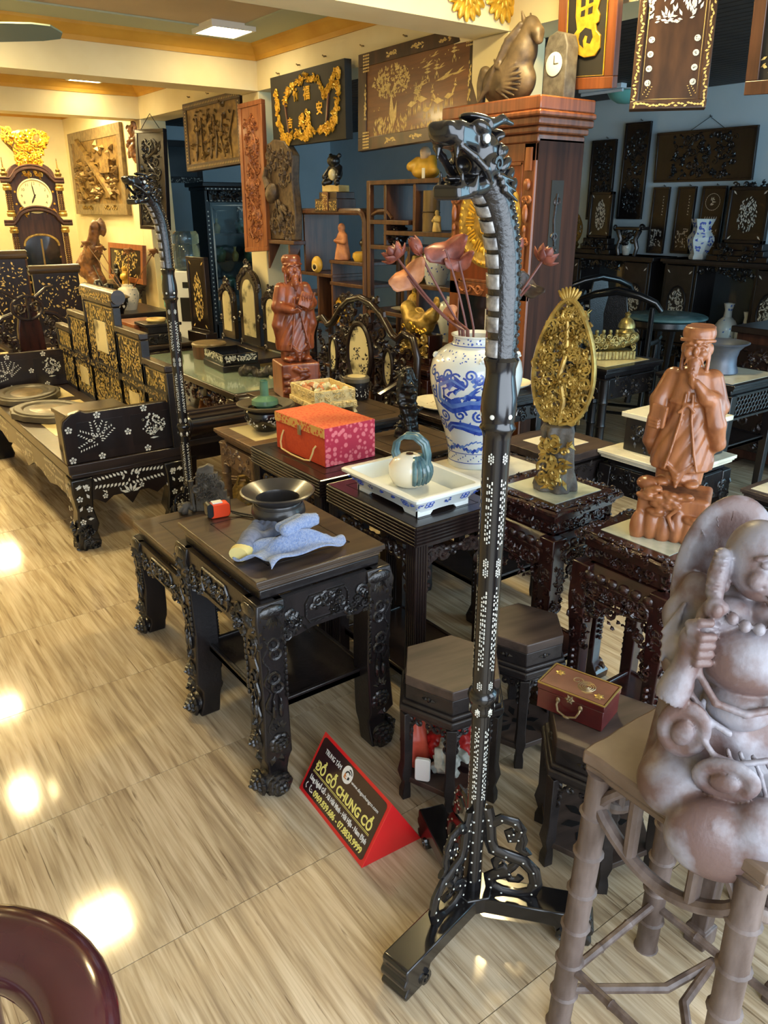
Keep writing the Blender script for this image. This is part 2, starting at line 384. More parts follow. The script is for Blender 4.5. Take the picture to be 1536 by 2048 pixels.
def props(o, label=None, cat=None, group=None, kind=None):
 if label: o['label'] = label
 if cat: o['category'] = cat
 if group: o['group'] = group
 if kind: o['kind'] = kind
 return o
def obj(name, b, m, parent=None, loc=None, rz=None, rot=None, bev=0., smooth=True, label=None, cat=None, group=None, kind=None, ang=38):
 me = bpy.data.meshes.new(name); me.from_pydata(b.v, [], b.f); me.update()
 if smooth:
  me.polygons.foreach_set('use_smooth', [True] * len(me.polygons)); me.set_sharp_from_angle(angle=R(ang))
 me.materials.append(MATS[m] if isinstance(m, str) else m)
 o = bpy.data.objects.new(name, me)
 if loc is not None: o.location = loc
 if rz is not None: o.rotation_euler = (0, 0, rz)
 if rot is not None: o.rotation_euler = rot
 if bev:
  md = o.modifiers.new('bevel', 'BEVEL'); md.width = bev; md.segments = 2; md.limit_method = 'ANGLE'; md.angle_limit = R(40)
 link(o, parent); return props(o, label, cat, group, kind)
def thing(name, label, cat, loc=(0, 0, 0), rz=0., group=None, rot=None):
 o = bpy.data.objects.new(name, None); o.location = loc; o.rotation_euler = rot if rot else (0, 0, rz); o.empty_display_size = .1
 link(o, None); return props(o, label, cat, group)
def dup(o, loc=None, rz=None, label=None, group=None, parent=None, scale=None):
 c = o.copy(); link(c, parent)
 if loc is not None: c.location = loc
 if rz is not None: c.rotation_euler = (0, 0, rz)
 if scale is not None: c.scale = (scale, scale, scale)
 if label: c['label'] = label
 if group: c['group'] = group
 for ch in o.children: dup(ch, parent=c)
 return c
def pdup(o, parent=None, loc=None, rz=None):     # copy of a part for the same or another thing
 c = o.copy(); link(c, parent if parent is not None else o.parent)
 if loc is not None: c.location = loc
 if rz is not None: c.rotation_euler = (0, 0, rz)
 for ch in o.children: pdup(ch, c)
 return c
def text(name, body, size, m, parent, loc, rot, ext=.0006, align='LEFT', bold=0., sx=1.):
 cu = bpy.data.curves.new(name, 'FONT'); cu.body = body; cu.size = size; cu.extrude = ext; cu.align_x = align; cu.offset = bold
 cu.resolution_u = 3
 t = bpy.data.objects.new(name, cu); COL.objects.link(t)
 dg = bpy.context.evaluated_depsgraph_get(); me = bpy.data.meshes.new_from_object(t.evaluated_get(dg))
 bpy.data.objects.remove(t); me.materials.clear(); me.materials.append(MATS[m])
 o = bpy.data.objects.new(name, me); o.location = loc; o.rotation_euler = rot; o.scale = (sx, 1, 1)
 return link(o, parent)
# -- sculpting with distance fields (numpy surface nets)
class Sculpt:
 def __init__(s, lo, hi, vox):
  s.lo = np.array(lo, float); s.vox = vox
  s.n = np.ceil((np.array(hi) - s.lo) / vox).astype(int) + 1
  s.D = np.full(s.n, 1.0, np.float32)
  s.T = None
 def _sub(s, c, ext):
  a = np.clip(np.floor((np.array(c) - ext - s.lo) / s.vox).astype(int), 0, s.n - 1); b = np.clip(np.ceil((np.array(c) + ext - s.lo) / s.vox).astype(int) + 1, 1, s.n)
  sl = tuple(slice(int(i), int(j)) for i, j in zip(a, b))
  g = [s.lo[k] + s.vox * np.arange(a[k], b[k], dtype=np.float32) for k in range(3)]
  X, Y, Z = np.meshgrid(*g, indexing='ij'); return sl, X, Y, Z
 def _mix(s, sl, d, k, sub=False):
  o = s.D[sl]; d = d.astype(np.float32)
  if sub:
   h = np.clip(.5 - .5 * (o + d) / k, 0, 1); s.D[sl] = o * (1 - h) - d * h + k * h * (1 - h)
  else:
   h = np.clip(.5 + .5 * (d - o) / k, 0, 1); s.D[sl] = d * (1 - h) + o * h - k * h * (1 - h)
  return s
 def ell(s, c, r, rot=None, k=.008, sub=False):
  if isinstance(r, (int, float)): r = (r, r, r)
  sl, X, Y, Z = s._sub(c, max(r) + k * 1.5 + s.vox * 2); X = X - c[0]; Y = Y - c[1]; Z = Z - c[2]
  if rot is not None:
   Q = np.array(Euler(rot).to_matrix()).T
   X, Y, Z = Q[0, 0] * X + Q[0, 1] * Y + Q[0, 2] * Z, Q[1, 0] * X + Q[1, 1] * Y + Q[1, 2] * Z, Q[2, 0] * X + Q[2, 1] * Y + Q[2, 2] * Z
  k0 = np.sqrt((X / r[0]) ** 2 + (Y / r[1]) ** 2 + (Z / r[2]) ** 2); k1 = np.sqrt((X / r[0] ** 2) ** 2 + (Y / r[1] ** 2) ** 2 + (Z / r[2] ** 2) ** 2) + 1e-9
  return s._mix(sl, k0 * (k0 - 1) / k1, k, sub)
 def cap(s, a, b, ra, rb=None, k=.008, sub=False):
  rb = ra if rb is None else rb; a = np.array(a, float); b = np.array(b, float); c = (a + b) / 2
  sl, X, Y, Z = s._sub(c, np.abs(b - a) / 2 + max(ra, rb) + k * 1.5 + s.vox * 2); d = b - a; L = float(d @ d) + 1e-12
  t = np.clip(((X - a[0]) * d[0] + (Y - a[1]) * d[1] + (Z - a[2]) * d[2]) / L, 0, 1)
  q = np.sqrt((X - a[0] - t * d[0]) ** 2 + (Y - a[1] - t * d[1]) ** 2 + (Z - a[2] - t * d[2]) ** 2) - (ra + (rb - ra) * t)
  return s._mix(sl, q, k, sub)
 def path(s, pts, r, k=.006, sub=False):
  rr = r if isinstance(r, (list, tuple)) else [r] * len(pts)
  for i in range(len(pts) - 1): s.cap(pts[i], pts[i + 1], rr[i], rr[i + 1], k, sub)
  return s
 def box(s, c, d, rot=None, r=.004, k=.006, sub=False):
  d = np.array(d, float) / 2
  sl, X, Y, Z = s._sub(c, float(np.linalg.norm(d)) + k + s.vox * 2); X = X - c[0]; Y = Y - c[1]; Z = Z - c[2]
  if rot is not None:
   Q = np.array(Euler(rot).to_matrix()).T
   X, Y, Z = Q[0, 0] * X + Q[0, 1] * Y + Q[0, 2] * Z, Q[1, 0] * X + Q[1, 1] * Y + Q[1, 2] * Z, Q[2, 0] * X + Q[2, 1] * Y + Q[2, 2] * Z
  qx, qy, qz = np.abs(X) - d[0] + r, np.abs(Y) - d[1] + r, np.abs(Z) - d[2] + r
  o = np.sqrt(np.maximum(qx, 0) ** 2 + np.maximum(qy, 0) ** 2 + np.maximum(qz, 0) ** 2) + np.minimum(np.maximum(qx, np.maximum(qy, qz)), 0) - r
  return s._mix(sl, o, k, sub)
 def loft(s, prof, fold=None, k=.008, c=(0, 0)):      # prof rows: z, rx, ry, cx, cy ; fold(theta, z) -> relative swell
  P = np.array(prof, float); z0, z1 = P[0, 0], P[-1, 0]; R_ = max(P[:, 1].max(), P[:, 2].max()) * 1.35
  sl, X, Y, Z = s._sub((c[0] + P[:, 3].mean(), c[1] + P[:, 4].mean(), (z0 + z1) / 2), np.array([R_ + np.ptp(P[:, 3]), R_ + np.ptp(P[:, 4]), (z1 - z0) / 2 + .02]))
  f = lambda i: np.interp(Z, P[:, 0], P[:, i])
  rx, ry = f(1), f(2); x = X - c[0] - f(3); y = Y - c[1] - f(4)
  rho = np.sqrt((x / rx) ** 2 + (y / ry) ** 2)
  if fold is not None: rho = rho / (1 + fold(np.arctan2(y / ry, x / rx), Z))
  d = (rho - 1) * np.minimum(rx, ry)
  d = np.maximum(d, np.maximum(z0 - Z, Z - z1))
  return s._mix(sl, d, k)
 def noise(s, amp, freq, seed=1):
  g = np.random.RandomState(seed)
  ax = [s.lo[k] + s.vox * np.arange(s.n[k]) for k in range(3)]
  X, Y, Z = np.meshgrid(*[a.astype(np.float32) for a in ax], indexing='ij')
  for i in range(5):
   w = g.normal(size=3) * freq * (1 + .5 * i); p = g.uniform(0, 6.3, 3)
   s.D += (amp / (1 + .4 * i)) * np.sin(X * w[0] + p[0] + 2 * np.sin(Z * w[1] * .6)) * np.sin(Y * w[1] + p[1]) * np.sin(Z * w[2] + p[2])
  return s
 def mesh(s):
  Dv = s.D; n = s.n
  Dv[0] = np.maximum(Dv[0], 1e-3); Dv[-1] = np.maximum(Dv[-1], 1e-3); Dv[:, 0] = np.maximum(Dv[:, 0], 1e-3); Dv[:, -1] = np.maximum(Dv[:, -1], 1e-3)
  Dv[:, :, 0] = np.maximum(Dv[:, :, 0], 1e-3); Dv[:, :, -1] = np.maximum(Dv[:, :, -1], 1e-3)
  sg = Dv < 0
  cn = sum(sg[i:n[0] - 1 + i, j:n[1] - 1 + j, k:n[2] - 1 + k].astype(np.int8) for i in (0, 1) for j in (0, 1) for k in (0, 1))
  act = np.argwhere((cn > 0) & (cn < 8)); idx = np.full(np.array(n) - 1, -1, np.int64); idx[tuple(act.T)] = np.arange(len(act))
  cor = [(i, j, k) for i in (0, 1) for j in (0, 1) for k in (0, 1)]
  val = np.stack([Dv[act[:, 0] + i, act[:, 1] + j, act[:, 2] + k] for i, j, k in cor], 1)
  acc = np.zeros((len(act), 3)); cnt = np.zeros(len(act)); C_ = np.array(cor, float)
  for a in range(8):
   for b in range(a + 1, 8):
    if np.abs(C_[a] - C_[b]).sum() != 1: continue
    va, vb = val[:, a], val[:, b]; m = (va < 0) != (vb < 0); t = np.where(m, va / np.where(m, va - vb, 1), 0)
    acc += m[:, None] * (C_[a] + t[:, None] * (C_[b] - C_[a])); cnt += m
  V = s.lo + s.vox * (act + acc / cnt[:, None]); F = []
  for ax in range(3):
   u, w = [k for k in range(3) if k != ax]
   sh = [slice(None)] * 3; sh2 = [slice(None)] * 3; sh[ax] = slice(0, -1); sh2[ax] = slice(1, None)
   A, Bm = sg[tuple(sh)], sg[tuple(sh2)]; e = np.argwhere(A != Bm)
   e = e[(e[:, u] > 0) & (e[:, w] > 0) & (e[:, u] < n[u] - 1) & (e[:, w] < n[w] - 1)]
   if not len(e): continue
   def I(du, dw):
    q = e.copy(); q[:, u] -= du; q[:, w] -= dw; return idx[q[:, 0], q[:, 1], q[:, 2]]
   q = np.stack([I(0, 0), I(1, 0), I(1, 1), I(0, 1)], 1); ins = A[tuple(e.T)]
   flip = ins if ax != 1 else ~ins
   q[~flip] = q[~flip][:, ::-1]; F.append(q)
  return V, np.concatenate(F)
 def obj(s, name, m, parent=None, loc=None, rz=None, rot=None, relax=1, **kw):
  V, F = s.mesh()
  me = bpy.data.meshes.new(name); me.vertices.add(len(V)); me.vertices.foreach_set('co', V.astype(np.float32).ravel())
  me.loops.add(F.size); me.loops.foreach_set('vertex_index', F.ravel().astype(np.int32)); me.polygons.add(len(F))
  me.polygons.foreach_set('loop_start', np.arange(0, F.size, 4, dtype=np.int32)); me.polygons.foreach_set('use_smooth', [True] * len(F))
  me.update(calc_edges=True); me.validate(); me.materials.append(MATS[m])
  o = bpy.data.objects.new(name, me)
  if loc is not None: o.location = loc
  if rz is not None: o.rotation_euler = (0, 0, rz)
  if rot is not None: o.rotation_euler = rot
  if relax:
   md = o.modifiers.new('smooth', 'SMOOTH'); md.factor = .5; md.iterations = relax
  link(o, parent); return props(o, **kw)
# == the building
CEIL = 2.77; BB = 2.45; XB = 3.28
def struct(name, b, m, parent=None, label=None, bev=0.):
 o = obj(name, b, m, parent, bev=bev)
 if parent is None: o['kind'] = 'structure'
 if label: o['label'] = label
 return o
fl = struct('floor', B().box(-2.6, -1.15, -.06, 7.5, 11.5, -.004), 'grout', label='floor of tiles printed like pale wood boards')
# tiles: one object each where the camera can see them, the others joined
PT = .572; G_ = .0011
tb = B().box(-PT / 2 + .0002, -PT / 2 + G_, -.012, PT / 2 - .0002, PT / 2 - G_, 0)
tile0 = None; rest = B()
A_ = R(36.5)
for i in range(-5, 13):
 for j in range(-6, 19):
  x = .20 + PT * i + PT / 2; y = .775 + PT * j + PT / 2
  if x + PT / 2 > 7.5 or y + PT / 2 > 11.5 or x - PT / 2 < -2.6 or y - PT / 2 < -1.2: continue
  f_ = x * math.sin(A_) + y * math.cos(A_); l_ = x * math.cos(A_) - y * math.sin(A_)
  if f_ > .7 and abs(l_) < .56 * f_ + .75 and f_ < 7.0 and x < 7.2:
   if tile0 is None: tile0 = obj('floor_tile', tb, 'floor', fl, loc=(x, y, 0), smooth=False)
   else: pdup(tile0, fl, loc=(x, y, 0))
  else: rest.at((x, y, 0)); rest.add(tb.v, tb.f); rest.m = None
o = obj('floor_tile_field', rest, 'floor', fl, smooth=False); o['kind'] = 'stuff'
struct('wall_far', B().box(-2.6, 11.45, 0, 3.42, 11.6, 3.0), 'wall_cream')
struct('wall_far_side_room', B().box(3.42, 11.45, 0, 7.5, 11.6, 3.0), 'wall_white')
struct('wall_left', B().box(-2.75, -1.15, 0, -2.6, 11.6, 3.0), 'wall_cream')
struct('wall_right', B().box(7.4, -1.15, 0, 7.55, 11.6, 3.0), 'wall_white')
struct('wall_hall', B().box(XB, 8.98, 0, XB + .14, 11.45, BB + .3), 'wall_cream')
struct('wall_hall_side_room', B().box(XB + .14, 8.98, 0, XB + .28, 11.45, BB + .3), 'wall_white')
for y in (3.34, 6.10, 8.70):
 struct('wall_column', B().box(XB, y, 0, XB + .28, y + .28, BB), 'wall_cream', bev=.008)
struct('trim_1', B().box(XB, -1.15, BB, XB + .28, 8.98, CEIL + .2), 'wall_cream', label='cream beam running above the hanging pictures')
for k, y in enumerate((3.34, 6.10, 8.70)):
 struct('trim_%d' % (k + 2), B().box(-2.6, y, BB, XB, y + .28, CEIL + .2), 'wall_cream', label='cream cross beam under the ceiling')
struct('ceiling', B().box(-2.6, -1.15, CEIL, XB, 11.45, CEIL + .15), 'ceiling_paint')
# yellow cornice and green band round each bay
bays = [(-1.15, 3.34), (3.62, 6.10), (6.38, 8.70), (8.98, 11.45)]
k = 5
prof = [(0, -.115), (.012, -.115), (.018, -.085), (.04, -.07), (.05, -.045), (.075, -.03), (.085, 0), (0, 0)]
for (y0, y1) in bays:
 b = B()
 b.prism([(y0 + p[0], CEIL + p[1]) for p in prof], -2.6, XB, 'yz')
 b.prism([(y1 - p[0], CEIL + p[1]) for p in reversed(prof)], -2.6, XB, 'yz')
 b.prism([(XB - p[0], CEIL + p[1]) for p in prof], y0, y1, 'xz')
 b.prism([(-2.6 + p[0], CEIL + p[1]) for p in reversed(prof)], y0, y1, 'xz')
 struct('trim_%d' % k, b, 'cornice_yellow', label='yellow moulded cornice round a ceiling bay'); k += 1
 b = B(); w = .40; e = .085
 b.box(-2.6 + e, y0 + e, CEIL - .012, XB - e, y0 + w, CEIL - .001); b.box(-2.6 + e, y1 - w, CEIL - .012, XB - e, y1 - e, CEIL - .001)
 b.box(XB - w, y0 + w, CEIL - .012, XB - e, y1 - w, CEIL - .001); b.box(-2.6 + e, y0 + w, CEIL - .012, -2.6 + w, y1 - w, CEIL - .001)
 struct('trim_%d' % k, b, 'ceiling_band', label='pale green band bordering the ceiling bay'); k += 1
# side room: dark slatted ceiling, each slat a board
cs = struct('ceiling_side_room', B().box(XB + .28, -1.15, 2.68, 7.4, 11.45, 2.75), 'slat_ceiling')
s0 = None
for i in range(40):
 x = XB + .30 + i * .095
 if x > 7.3: break
 if s0 is None: s0 = obj('slat', B().box(0, -1.1, 2.655, .082, 11.4, 2.682), 'slat_ceiling', cs, loc=(x, 0, 0), smooth=False)
 else: pdup(s0, cs, loc=(x, 0, 0))
# -- lamps
def ceiling_lamp(x, y, label, group=None, m='lamp_glow'):
 t = thing('ceiling_lamp', label, 'lamp', (x, y, CEIL), 0, group)
 f = B()
 for (a, b_, c, d) in ((-.165, -.165, .165, -.145), (-.165, .145, .165, .165), (-.165, -.145, -.145, .145), (.145, -.145, .165, .145)): f.box(a, b_, -.04, c, d, 0)
 f.box(-.16, -.16, -.012, .16, .16, 0)
 obj('frame', f, 'label_white', t); obj('diffuser', B().box(-.145, -.145, -.036, .145, .145, -.013), m, t)
 return t
ceiling_lamp(2.80, 5.66, 'glowing square ceiling lamp in the bay between the two cream cross beams', None, 'lamp_glow_dim')
ceiling_lamp(2.70, 8.40, 'glowing square ceiling lamp in the bay above the hanging bird picture', None, 'lamp_glow_dim')
for x, y in ((.72, 3.95 + .1), (.66, 5.6), (.71, 6.85), (2.68, 2.5), (.7, 8.3), (.7, 10.2), (2.2, 10.0), (1.5, 10.5), (2.8, 9.7)):  # first entries mirrored in the floor; last ones added unseen to brighten the far hall
 ceiling_lamp(x, y, 'square hall ceiling lamp of a set partly mirrored in the floor, partly added for light', 'ceiling lamps of the hall')
# ceiling fan
t = thing('ceiling_fan', 'green ceiling fan blade near the lit ceiling lamps', 'fan', (.62, 4.74, 2.36))
obj('hub', B().lathe([(0, -.07), (.07, -.06), (.09, -.02), (.09, .03), (.05, .06), (.012, .07), (.012, .41), (0, .41)], 16), 'fan_green', t)
for i in range(3):
 b = B(); p = [(.09, -.03), (.2, -.06), (.5, -.072), (.70, -.066), (.78, -.05), (.815, 0), (.79, .04), (.7, .055), (.5, .062), (.2, .05), (.09, .03)]
 b.at(rx=R(-24)); b.prism(p, -.004, .004, 'xy')
 obj('blade', b, 'fan_green', t, rz=R(-36.5 + 120 * i))
# gilt rosettes on the front beam
for i, (x, z) in enumerate(((2.97, 2.58), (3.215, 2.60))):
 b = B()
 for k in range(9):
  a = R(180 + 180 * k / 8); b.ell((.075 * math.cos(a), -.012, .075 * math.sin(a)), (.055, .014, .022), 8, 5, rot=(0, -a, 0))
 for k in range(6):
  a = R(190 + 160 * k / 5); b.ell((.04 * math.cos(a), -.022, .04 * math.sin(a)), (.035, .012, .015), 8, 5, rot=(0, -a, 0))
 b.ell((0, -.03, 0), (.028, .02, .028), 8, 5)
 for d in (-1, 1): b.spiral(d * .09, .02, .035, 1.3, 0, d, .010, -.01)
 obj('gilt_rosette', b, 'gold_bright', None, loc=(x, 3.338, z), label='gilded leaf rosette on the front cream beam ' + ('right above the tall cherry clock' if i else 'beside the rosette above the clock'), cat='ornament')
# lamps of the side room
t = thing('ceiling_light', 'teal glass dome lamp under the dark slatted ceiling', 'lamp', (6.85, 5.34, 2.655))
obj('base', B().lathe([(0, -.02), (.1, -.02), (.1, 0), (0, 0)], 18), 'label_white', t); obj('glass_dome', B().lathe([(0, -.13), (.08, -.12), (.15, -.08), (.18, -.03), (.17, -.02), (0, -.02)], 20), 'lamp_teal', t)
t = thing('tube_light', 'white tube lamp box under the dark slatted ceiling', 'lamp', (6.5, 5.35, 2.655))
obj('housing', B().box(-.04, -.25, -.04, .04, .25, 0), 'lamp_white', t, bev=.005); obj('tube', B().at((0, 0, -.055), rx=R(90)).lathe([(.014, -.24), (.014, .24)], 10), 'lamp_white', t)
# == carved tables and stools
def ring(b, cx, cz, r, th, y=0., n=12):
 b.tube([(cx + r * math.cos(2 * PI * i / n), y, cz + r * math.sin(2 * PI * i / n)) for i in range(n)], th, 5, close=True); return b
def coin(b, cx, cz, r, y=0.):
 ring(b, cx, cz, r, r * .34, y); return b.cbox((cx, y - r * .1, cz), (r * .62, r * .5, r * .62))
LEGS = {}
def leg_scroll(parent, loc, rz, h, w, wood, carved, seed):
 key = ('s', round(h, 3), round(w, 3))
 if key not in LEGS:
  p = []; hw = []
  for t, dx, k in ((1., 0, 1.), (.93, -.006, 1.06), (.86, -.004, 1.), (.5, 0, .95), (.3, -.004, 1.02), (.22, -.006, 1.05), (.16, .002, .82), (.1, .0, .72), (.05, -.004, .78), (0, -.008, .8)):
   p.append((w / 2 + dx, w / 2 + dx, h * t)); hw.append(w / 2 * k)
  p.reverse(); hw.reverse(); body = B().rect_sweep(p, hw)
  b = B()
  for rot, sx in ((0, 1), (-PI / 2, -1)):
   b.at(rz=rot); X = lambda u: u * w * sx
   for a in (60, 90, 120, 75, 105): b.leaf(X(.5) + .01 * math.cos(R(a)), h * .97 + .0, .075, R(a + 180), .32, -.001, .010)
   b.ell((X(.5), -.003, h * .955), (w * .50, .010, .022), 10, 5)
   for d in (.12, .88):
    for i in range(5): b.leaf(X(d), h * (.95 - .03 * i), .028, R(-90 + (25 if i % 2 else -25)), .5, -.001, .008)
   for i, (u, t) in enumerate(((.48, .80), (.55, .75), (.45, .63), (.55, .58))): coin(b, X(u), h * t, w * .19, -.003)
   for q in range(12): b.ell((X(.90), -.002, h * (.85 - .03 * q)), (w * .07, .006, h * .016), 6, 4)
   b.vine(X(.18), h * .83, X(.24), h * .34, 4, w * .10, .004, -.002, seed + int(sx), n=30)
   for d in (-1, 1):
    b.ell((X(.5) + d * w * .13, -.004, h * .455), (w * .09, .009, .026), 7, 5); b.ell((X(.5) + d * w * .13, -.004, h * .50), (w * .055, .007, .014), 6, 4); b.tube([(X(.5) + d * w * .13, -.003, h * .52), (X(.5) + d * w * .03, -.004, h * .56)], .003, 4)
   for i in range(5): b.leaf(X(.5), h * .36, .03, R(20 + 35 * i), .5, -.001, .008)
   b.rosette(X(.5), h * .285, w * .36, -.002, .014)
   b.leaf(X(.5), h * .24, .05, R(-75), .6, -.002, .010); b.leaf(X(.3), h * .24, .045, R(-105), .6, -.002, .010)
  for rot, sx in ((0, 1), (-PI / 2, -1)):
   b.at(rz=rot); b.rosette(.40 * w * sx, h * .062, w * .42, -.006, .018)
  b.m = None
  b.ell((w * .30, w * .30, h * .062), (w * .50, w * .50, h * .055), 12, 8)
  o = obj('leg', body, wood, parent, loc=loc, rz=rz, bev=.005); obj('carving', b, carved, o); LEGS[key] = o; return o
 return pdup(LEGS[key], parent, loc, rz)
def leg_reed(parent, loc, rz, h, w, wood, carved, seed):
 key = ('r', round(h, 3), round(w, 3))
 if key not in LEGS:
  b = B(); n = 5; q = w / n
  b.box(.004, .004, 0, w - .004, w - .004, h)
  for i in range(n):
   b.lathe([(q * .46, .0), (q * .46, h)], 8, (q * (i + .5), q * .42, 0)); b.lathe([(q * .46, .0), (q * .46, h)], 8, (q * .42, q * (i + .5), 0))
  LEGS[key] = obj('leg', b, wood, parent, loc=loc, rz=rz); return LEGS[key]
 return pdup(LEGS[key], parent, loc, rz)
def leg_bamboo(parent, loc, rz, h, w, wood, carved, seed):
 key = ('b', round(h, 3), round(w, 3), wood)
 if key not in LEGS:
  pr = []; r = w / 2; n = max(3, int(h / .13))
  for i in range(n):
   z = h * i / n; dz = h / n
   pr += [(r * 1.02, z), (r * .90, z + dz * .12), (r * .90, z + dz * .85), (r * 1.0, z + dz * .97), (r * 1.12, z + dz * .985), (r * 1.0, z + dz * .999)]
  LEGS[key] = obj('leg', B().lathe(pr, 12, (r, r, 0)), wood, parent, loc=loc, rz=rz); return LEGS[key]
 return pdup(LEGS[key], parent, loc, rz)
def leg_carved(parent, loc, rz, h, w, wood, carved, seed):
 key = ('c', round(h, 3), round(w, 3), wood)
 if key not in LEGS:
  p = [(w * .5 - .012, w * .5 - .012, 0), (w * .5 - .012, w * .5 - .012, .03), (w * .5, w * .5, .07), (w * .5, w * .5, h * .55), (w * .5 - .004, w * .5 - .004, h * .8), (w * .5, w * .5, h)]
  body = B().rect_sweep(p, [w * .55, w * .6, w * .36, w * .38, w * .5, w * .52]); b = B()
  for rot, sx in ((0, 1), (-PI / 2, -1)):
   b.at(rz=rot); xs = sorted((.1 * w * sx, .9 * w * sx))
   b.carve(xs[0], h * .55, xs[1], h * .97, seed, 16, .005, 0, w * .3)
   for q in range(8): b.ell((.5 * w * sx, .001, h * (.52 - .035 * q)), (w * .16, .008, h * .014), 6, 4)
   b.spiral(.5 * w * sx, .035, w * .5, 1.3, 1, sx, .008, -.006)
  b.m = None
  o = obj('leg', body, wood, parent, loc=loc, rz=rz, bev=.004); obj('carving', b, carved, o); LEGS[key] = o; return o
 return pdup(LEGS[key], parent, loc, rz)
def leg_plain(parent, loc, rz, h, w, wood, carved, seed):
 key = ('p', round(h, 3), round(w, 3), wood)
 if key not in LEGS:
  b = B().rect_sweep([(w * .35, w * .35, 0), (w * .35, w * .35, .025), (w * .55, w * .55, .06), (w * .5, w * .5, h)], [w * .42, w * .42, w * .36, w * .5])
  LEGS[key] = obj('leg', b, wood, parent, loc=loc, rz=rz, bev=.004); return LEGS[key]
 return pdup(LEGS[key], parent, loc, rz)
LEGF = dict(scroll=leg_scroll, reed=leg_reed, bamboo=leg_bamboo, carved=leg_carved, plain=leg_plain)
def apron(parent, i, hd, hl, z1, ah, style, wood, carved, seed):
 x0, x1 = -hl, hl; z0 = z1 - ah
 if style == 'panel':
  poly = [(x0, z1), (x0, z0 + .012), (x0 + hl * .25, z0 + .006), (x0 + hl * .35, z0), (-hl * .3, z0 + .012), (hl * .3, z0 + .012), (x1 - hl * .35, z0), (x1 - hl * .25, z0 + .006), (x1, z0 + .012), (x1, z1)]
  o = obj('apron', B().prism(poly, -hd, -hd + .018), wood, parent, rz=i * PI / 2)
  b = B(); y = -hd - .002; zc = (z0 + z1) / 2 + .004; a = hl * .36; hh = ah * .30
  pts = [(-a, zc - hh), (a, zc - hh), (a + .012, zc - hh * .5), (a + .012, zc + hh * .5), (a, zc + hh), (-a, zc + hh), (-a - .012, zc + hh * .5), (-a - .012, zc - hh * .5)]
  b.tube([(p[0], y, p[1]) for p in pts], .004, 5, close=True)
  b.carve(-a * .92, zc - hh * .7, a * .92, zc + hh * .7, seed, 26, .004, y, .016)
  for d in (-1, 1):
   b.carve(min(d * a * 1.12, d * hl * .95), z0 + .006, max(d * a * 1.12, d * hl * .95), z0 + ah * .55, seed + 5 + d, 16, .0045, y, .018); b.spiral(d * hl * .72, zc + .006, .02, 1.4, 0, d, .005, y)
  obj('carving', b, carved, o)
 elif style == 'open':
  b = B(); y = -hd + .012
  b.box(x0, -hd + .004, z1 - .012, x1, -hd + .02, z1)
  for d in (-1, 1):
   for q, (u, v, r) in enumerate(((.90, .30, .03), (.92, .62, .028), (.72, .25, .03), (.52, .22, .026), (.90, .95, .020), (.35, .26, .024))):
    b.spiral(d * hl * u, z1 - ah * v - .01, r, 1.35, 1 + q, d, .0075, y, seg=6)
    b.spiral(d * hl * u - d * .012, z1 - ah * v - .006, r * .7, 1.1, 3 + q, -d, .006, y + .004, seg=6)
   b.leaf(d * hl * .94, z1 - ah * .8, .06, R(-90), .4, y, .008)
  for q in range(3): b.ell(((q - 1) * .03, y, z1 - ah * .26), (.022, .010, .012), 8, 5)
  b.spiral(0, z1 - ah * .35, .02, 1.2, 0, 1, .006, y); o = obj('apron', b, carved, parent, rz=i * PI / 2)
 elif style == 'bulge':
  b = B(); n = 7; pr = [(hd - .022, z1), (hd, z1 - ah * .12), (hd + .008, z1 - ah * .28), (hd, z1 - ah * .55), (hd - .02, z1 - ah * .62)]
  poly = [(-p[0], p[1]) for p in pr] + [(-hd + .05, z1 - ah * .62), (-hd + .05, z1)]
  b.prism([(p[0], p[1]) for p in poly], x0, x1, 'yz'); o = obj('apron', b, wood, parent, rz=i * PI / 2)
  c = B(); m = max(6, int(hl * 2 / .042))
  for q in range(m): c.ell((x0 + (q + .5) * 2 * hl / m, -hd - .002, z1 - ah * .17), (hl / m * .92, .013, ah * .10), 8, 5)
  zc = z1 - ah * .44; y = -hd - .006
  N = 22; a = hl * .88; hh = ah * .18
  c.tube([(a * math.copysign(abs(math.cos(2 * PI * q / N)) ** .45, math.cos(2 * PI * q / N)), y, zc + hh * math.copysign(abs(math.sin(2 * PI * q / N)) ** .6, math.sin(2 * PI * q / N))) for q in range(N)], .005, 5, close=True)
  c.carve(-a * .9, zc - hh * .7, a * .9, zc + hh * .7, seed, 34, .0045, y, .020)
  c.carve(x0, z1 - ah, x1, z1 - ah * .64, seed + 3, int(hl * 190), .005, -hd + .006, .020)
  for d in (-1, 1): c.carve(min(d * hl * .8, d * hl), z1 - ah * 1.7, max(d * hl * .8, d * hl), z1 - ah * .9, seed + 9, 14, .005, -hd + .006, .018)
  obj('carving', c, carved, o)
 elif style == 'lattice':
  b = B(); m = int(hl * 2 / .032); b.box(x0, -hd + .004, z1 - .012, x1, -hd + .02, z1); b.box(x0, -hd + .004, z0, x1, -hd + .02, z0 + .012)
  for r_ in range(max(1, int((ah - .024) / .026))):
   for q in range(m): ring(b, x0 + (q + .5 + .5 * (r_ % 2)) * 2 * hl / m, z1 - .024 - .026 * r_, .015, .0038, -hd + .012, 10)
  obj('apron', b, carved, parent, rz=i * PI / 2)
 else:
  o = obj('apron', B().box(x0, -hd, z0, x1, -hd + .018, z1), wood, parent, rz=i * PI / 2, bev=.003)
  if style == 'carved':
   c = B().carve(x0 * .9, z0 + .008, x1 * .9, z1 - .008, seed, int(hl * 150), .0045, -hd - .001, min(.024, ah * .4)); obj('carving', c, carved, o)
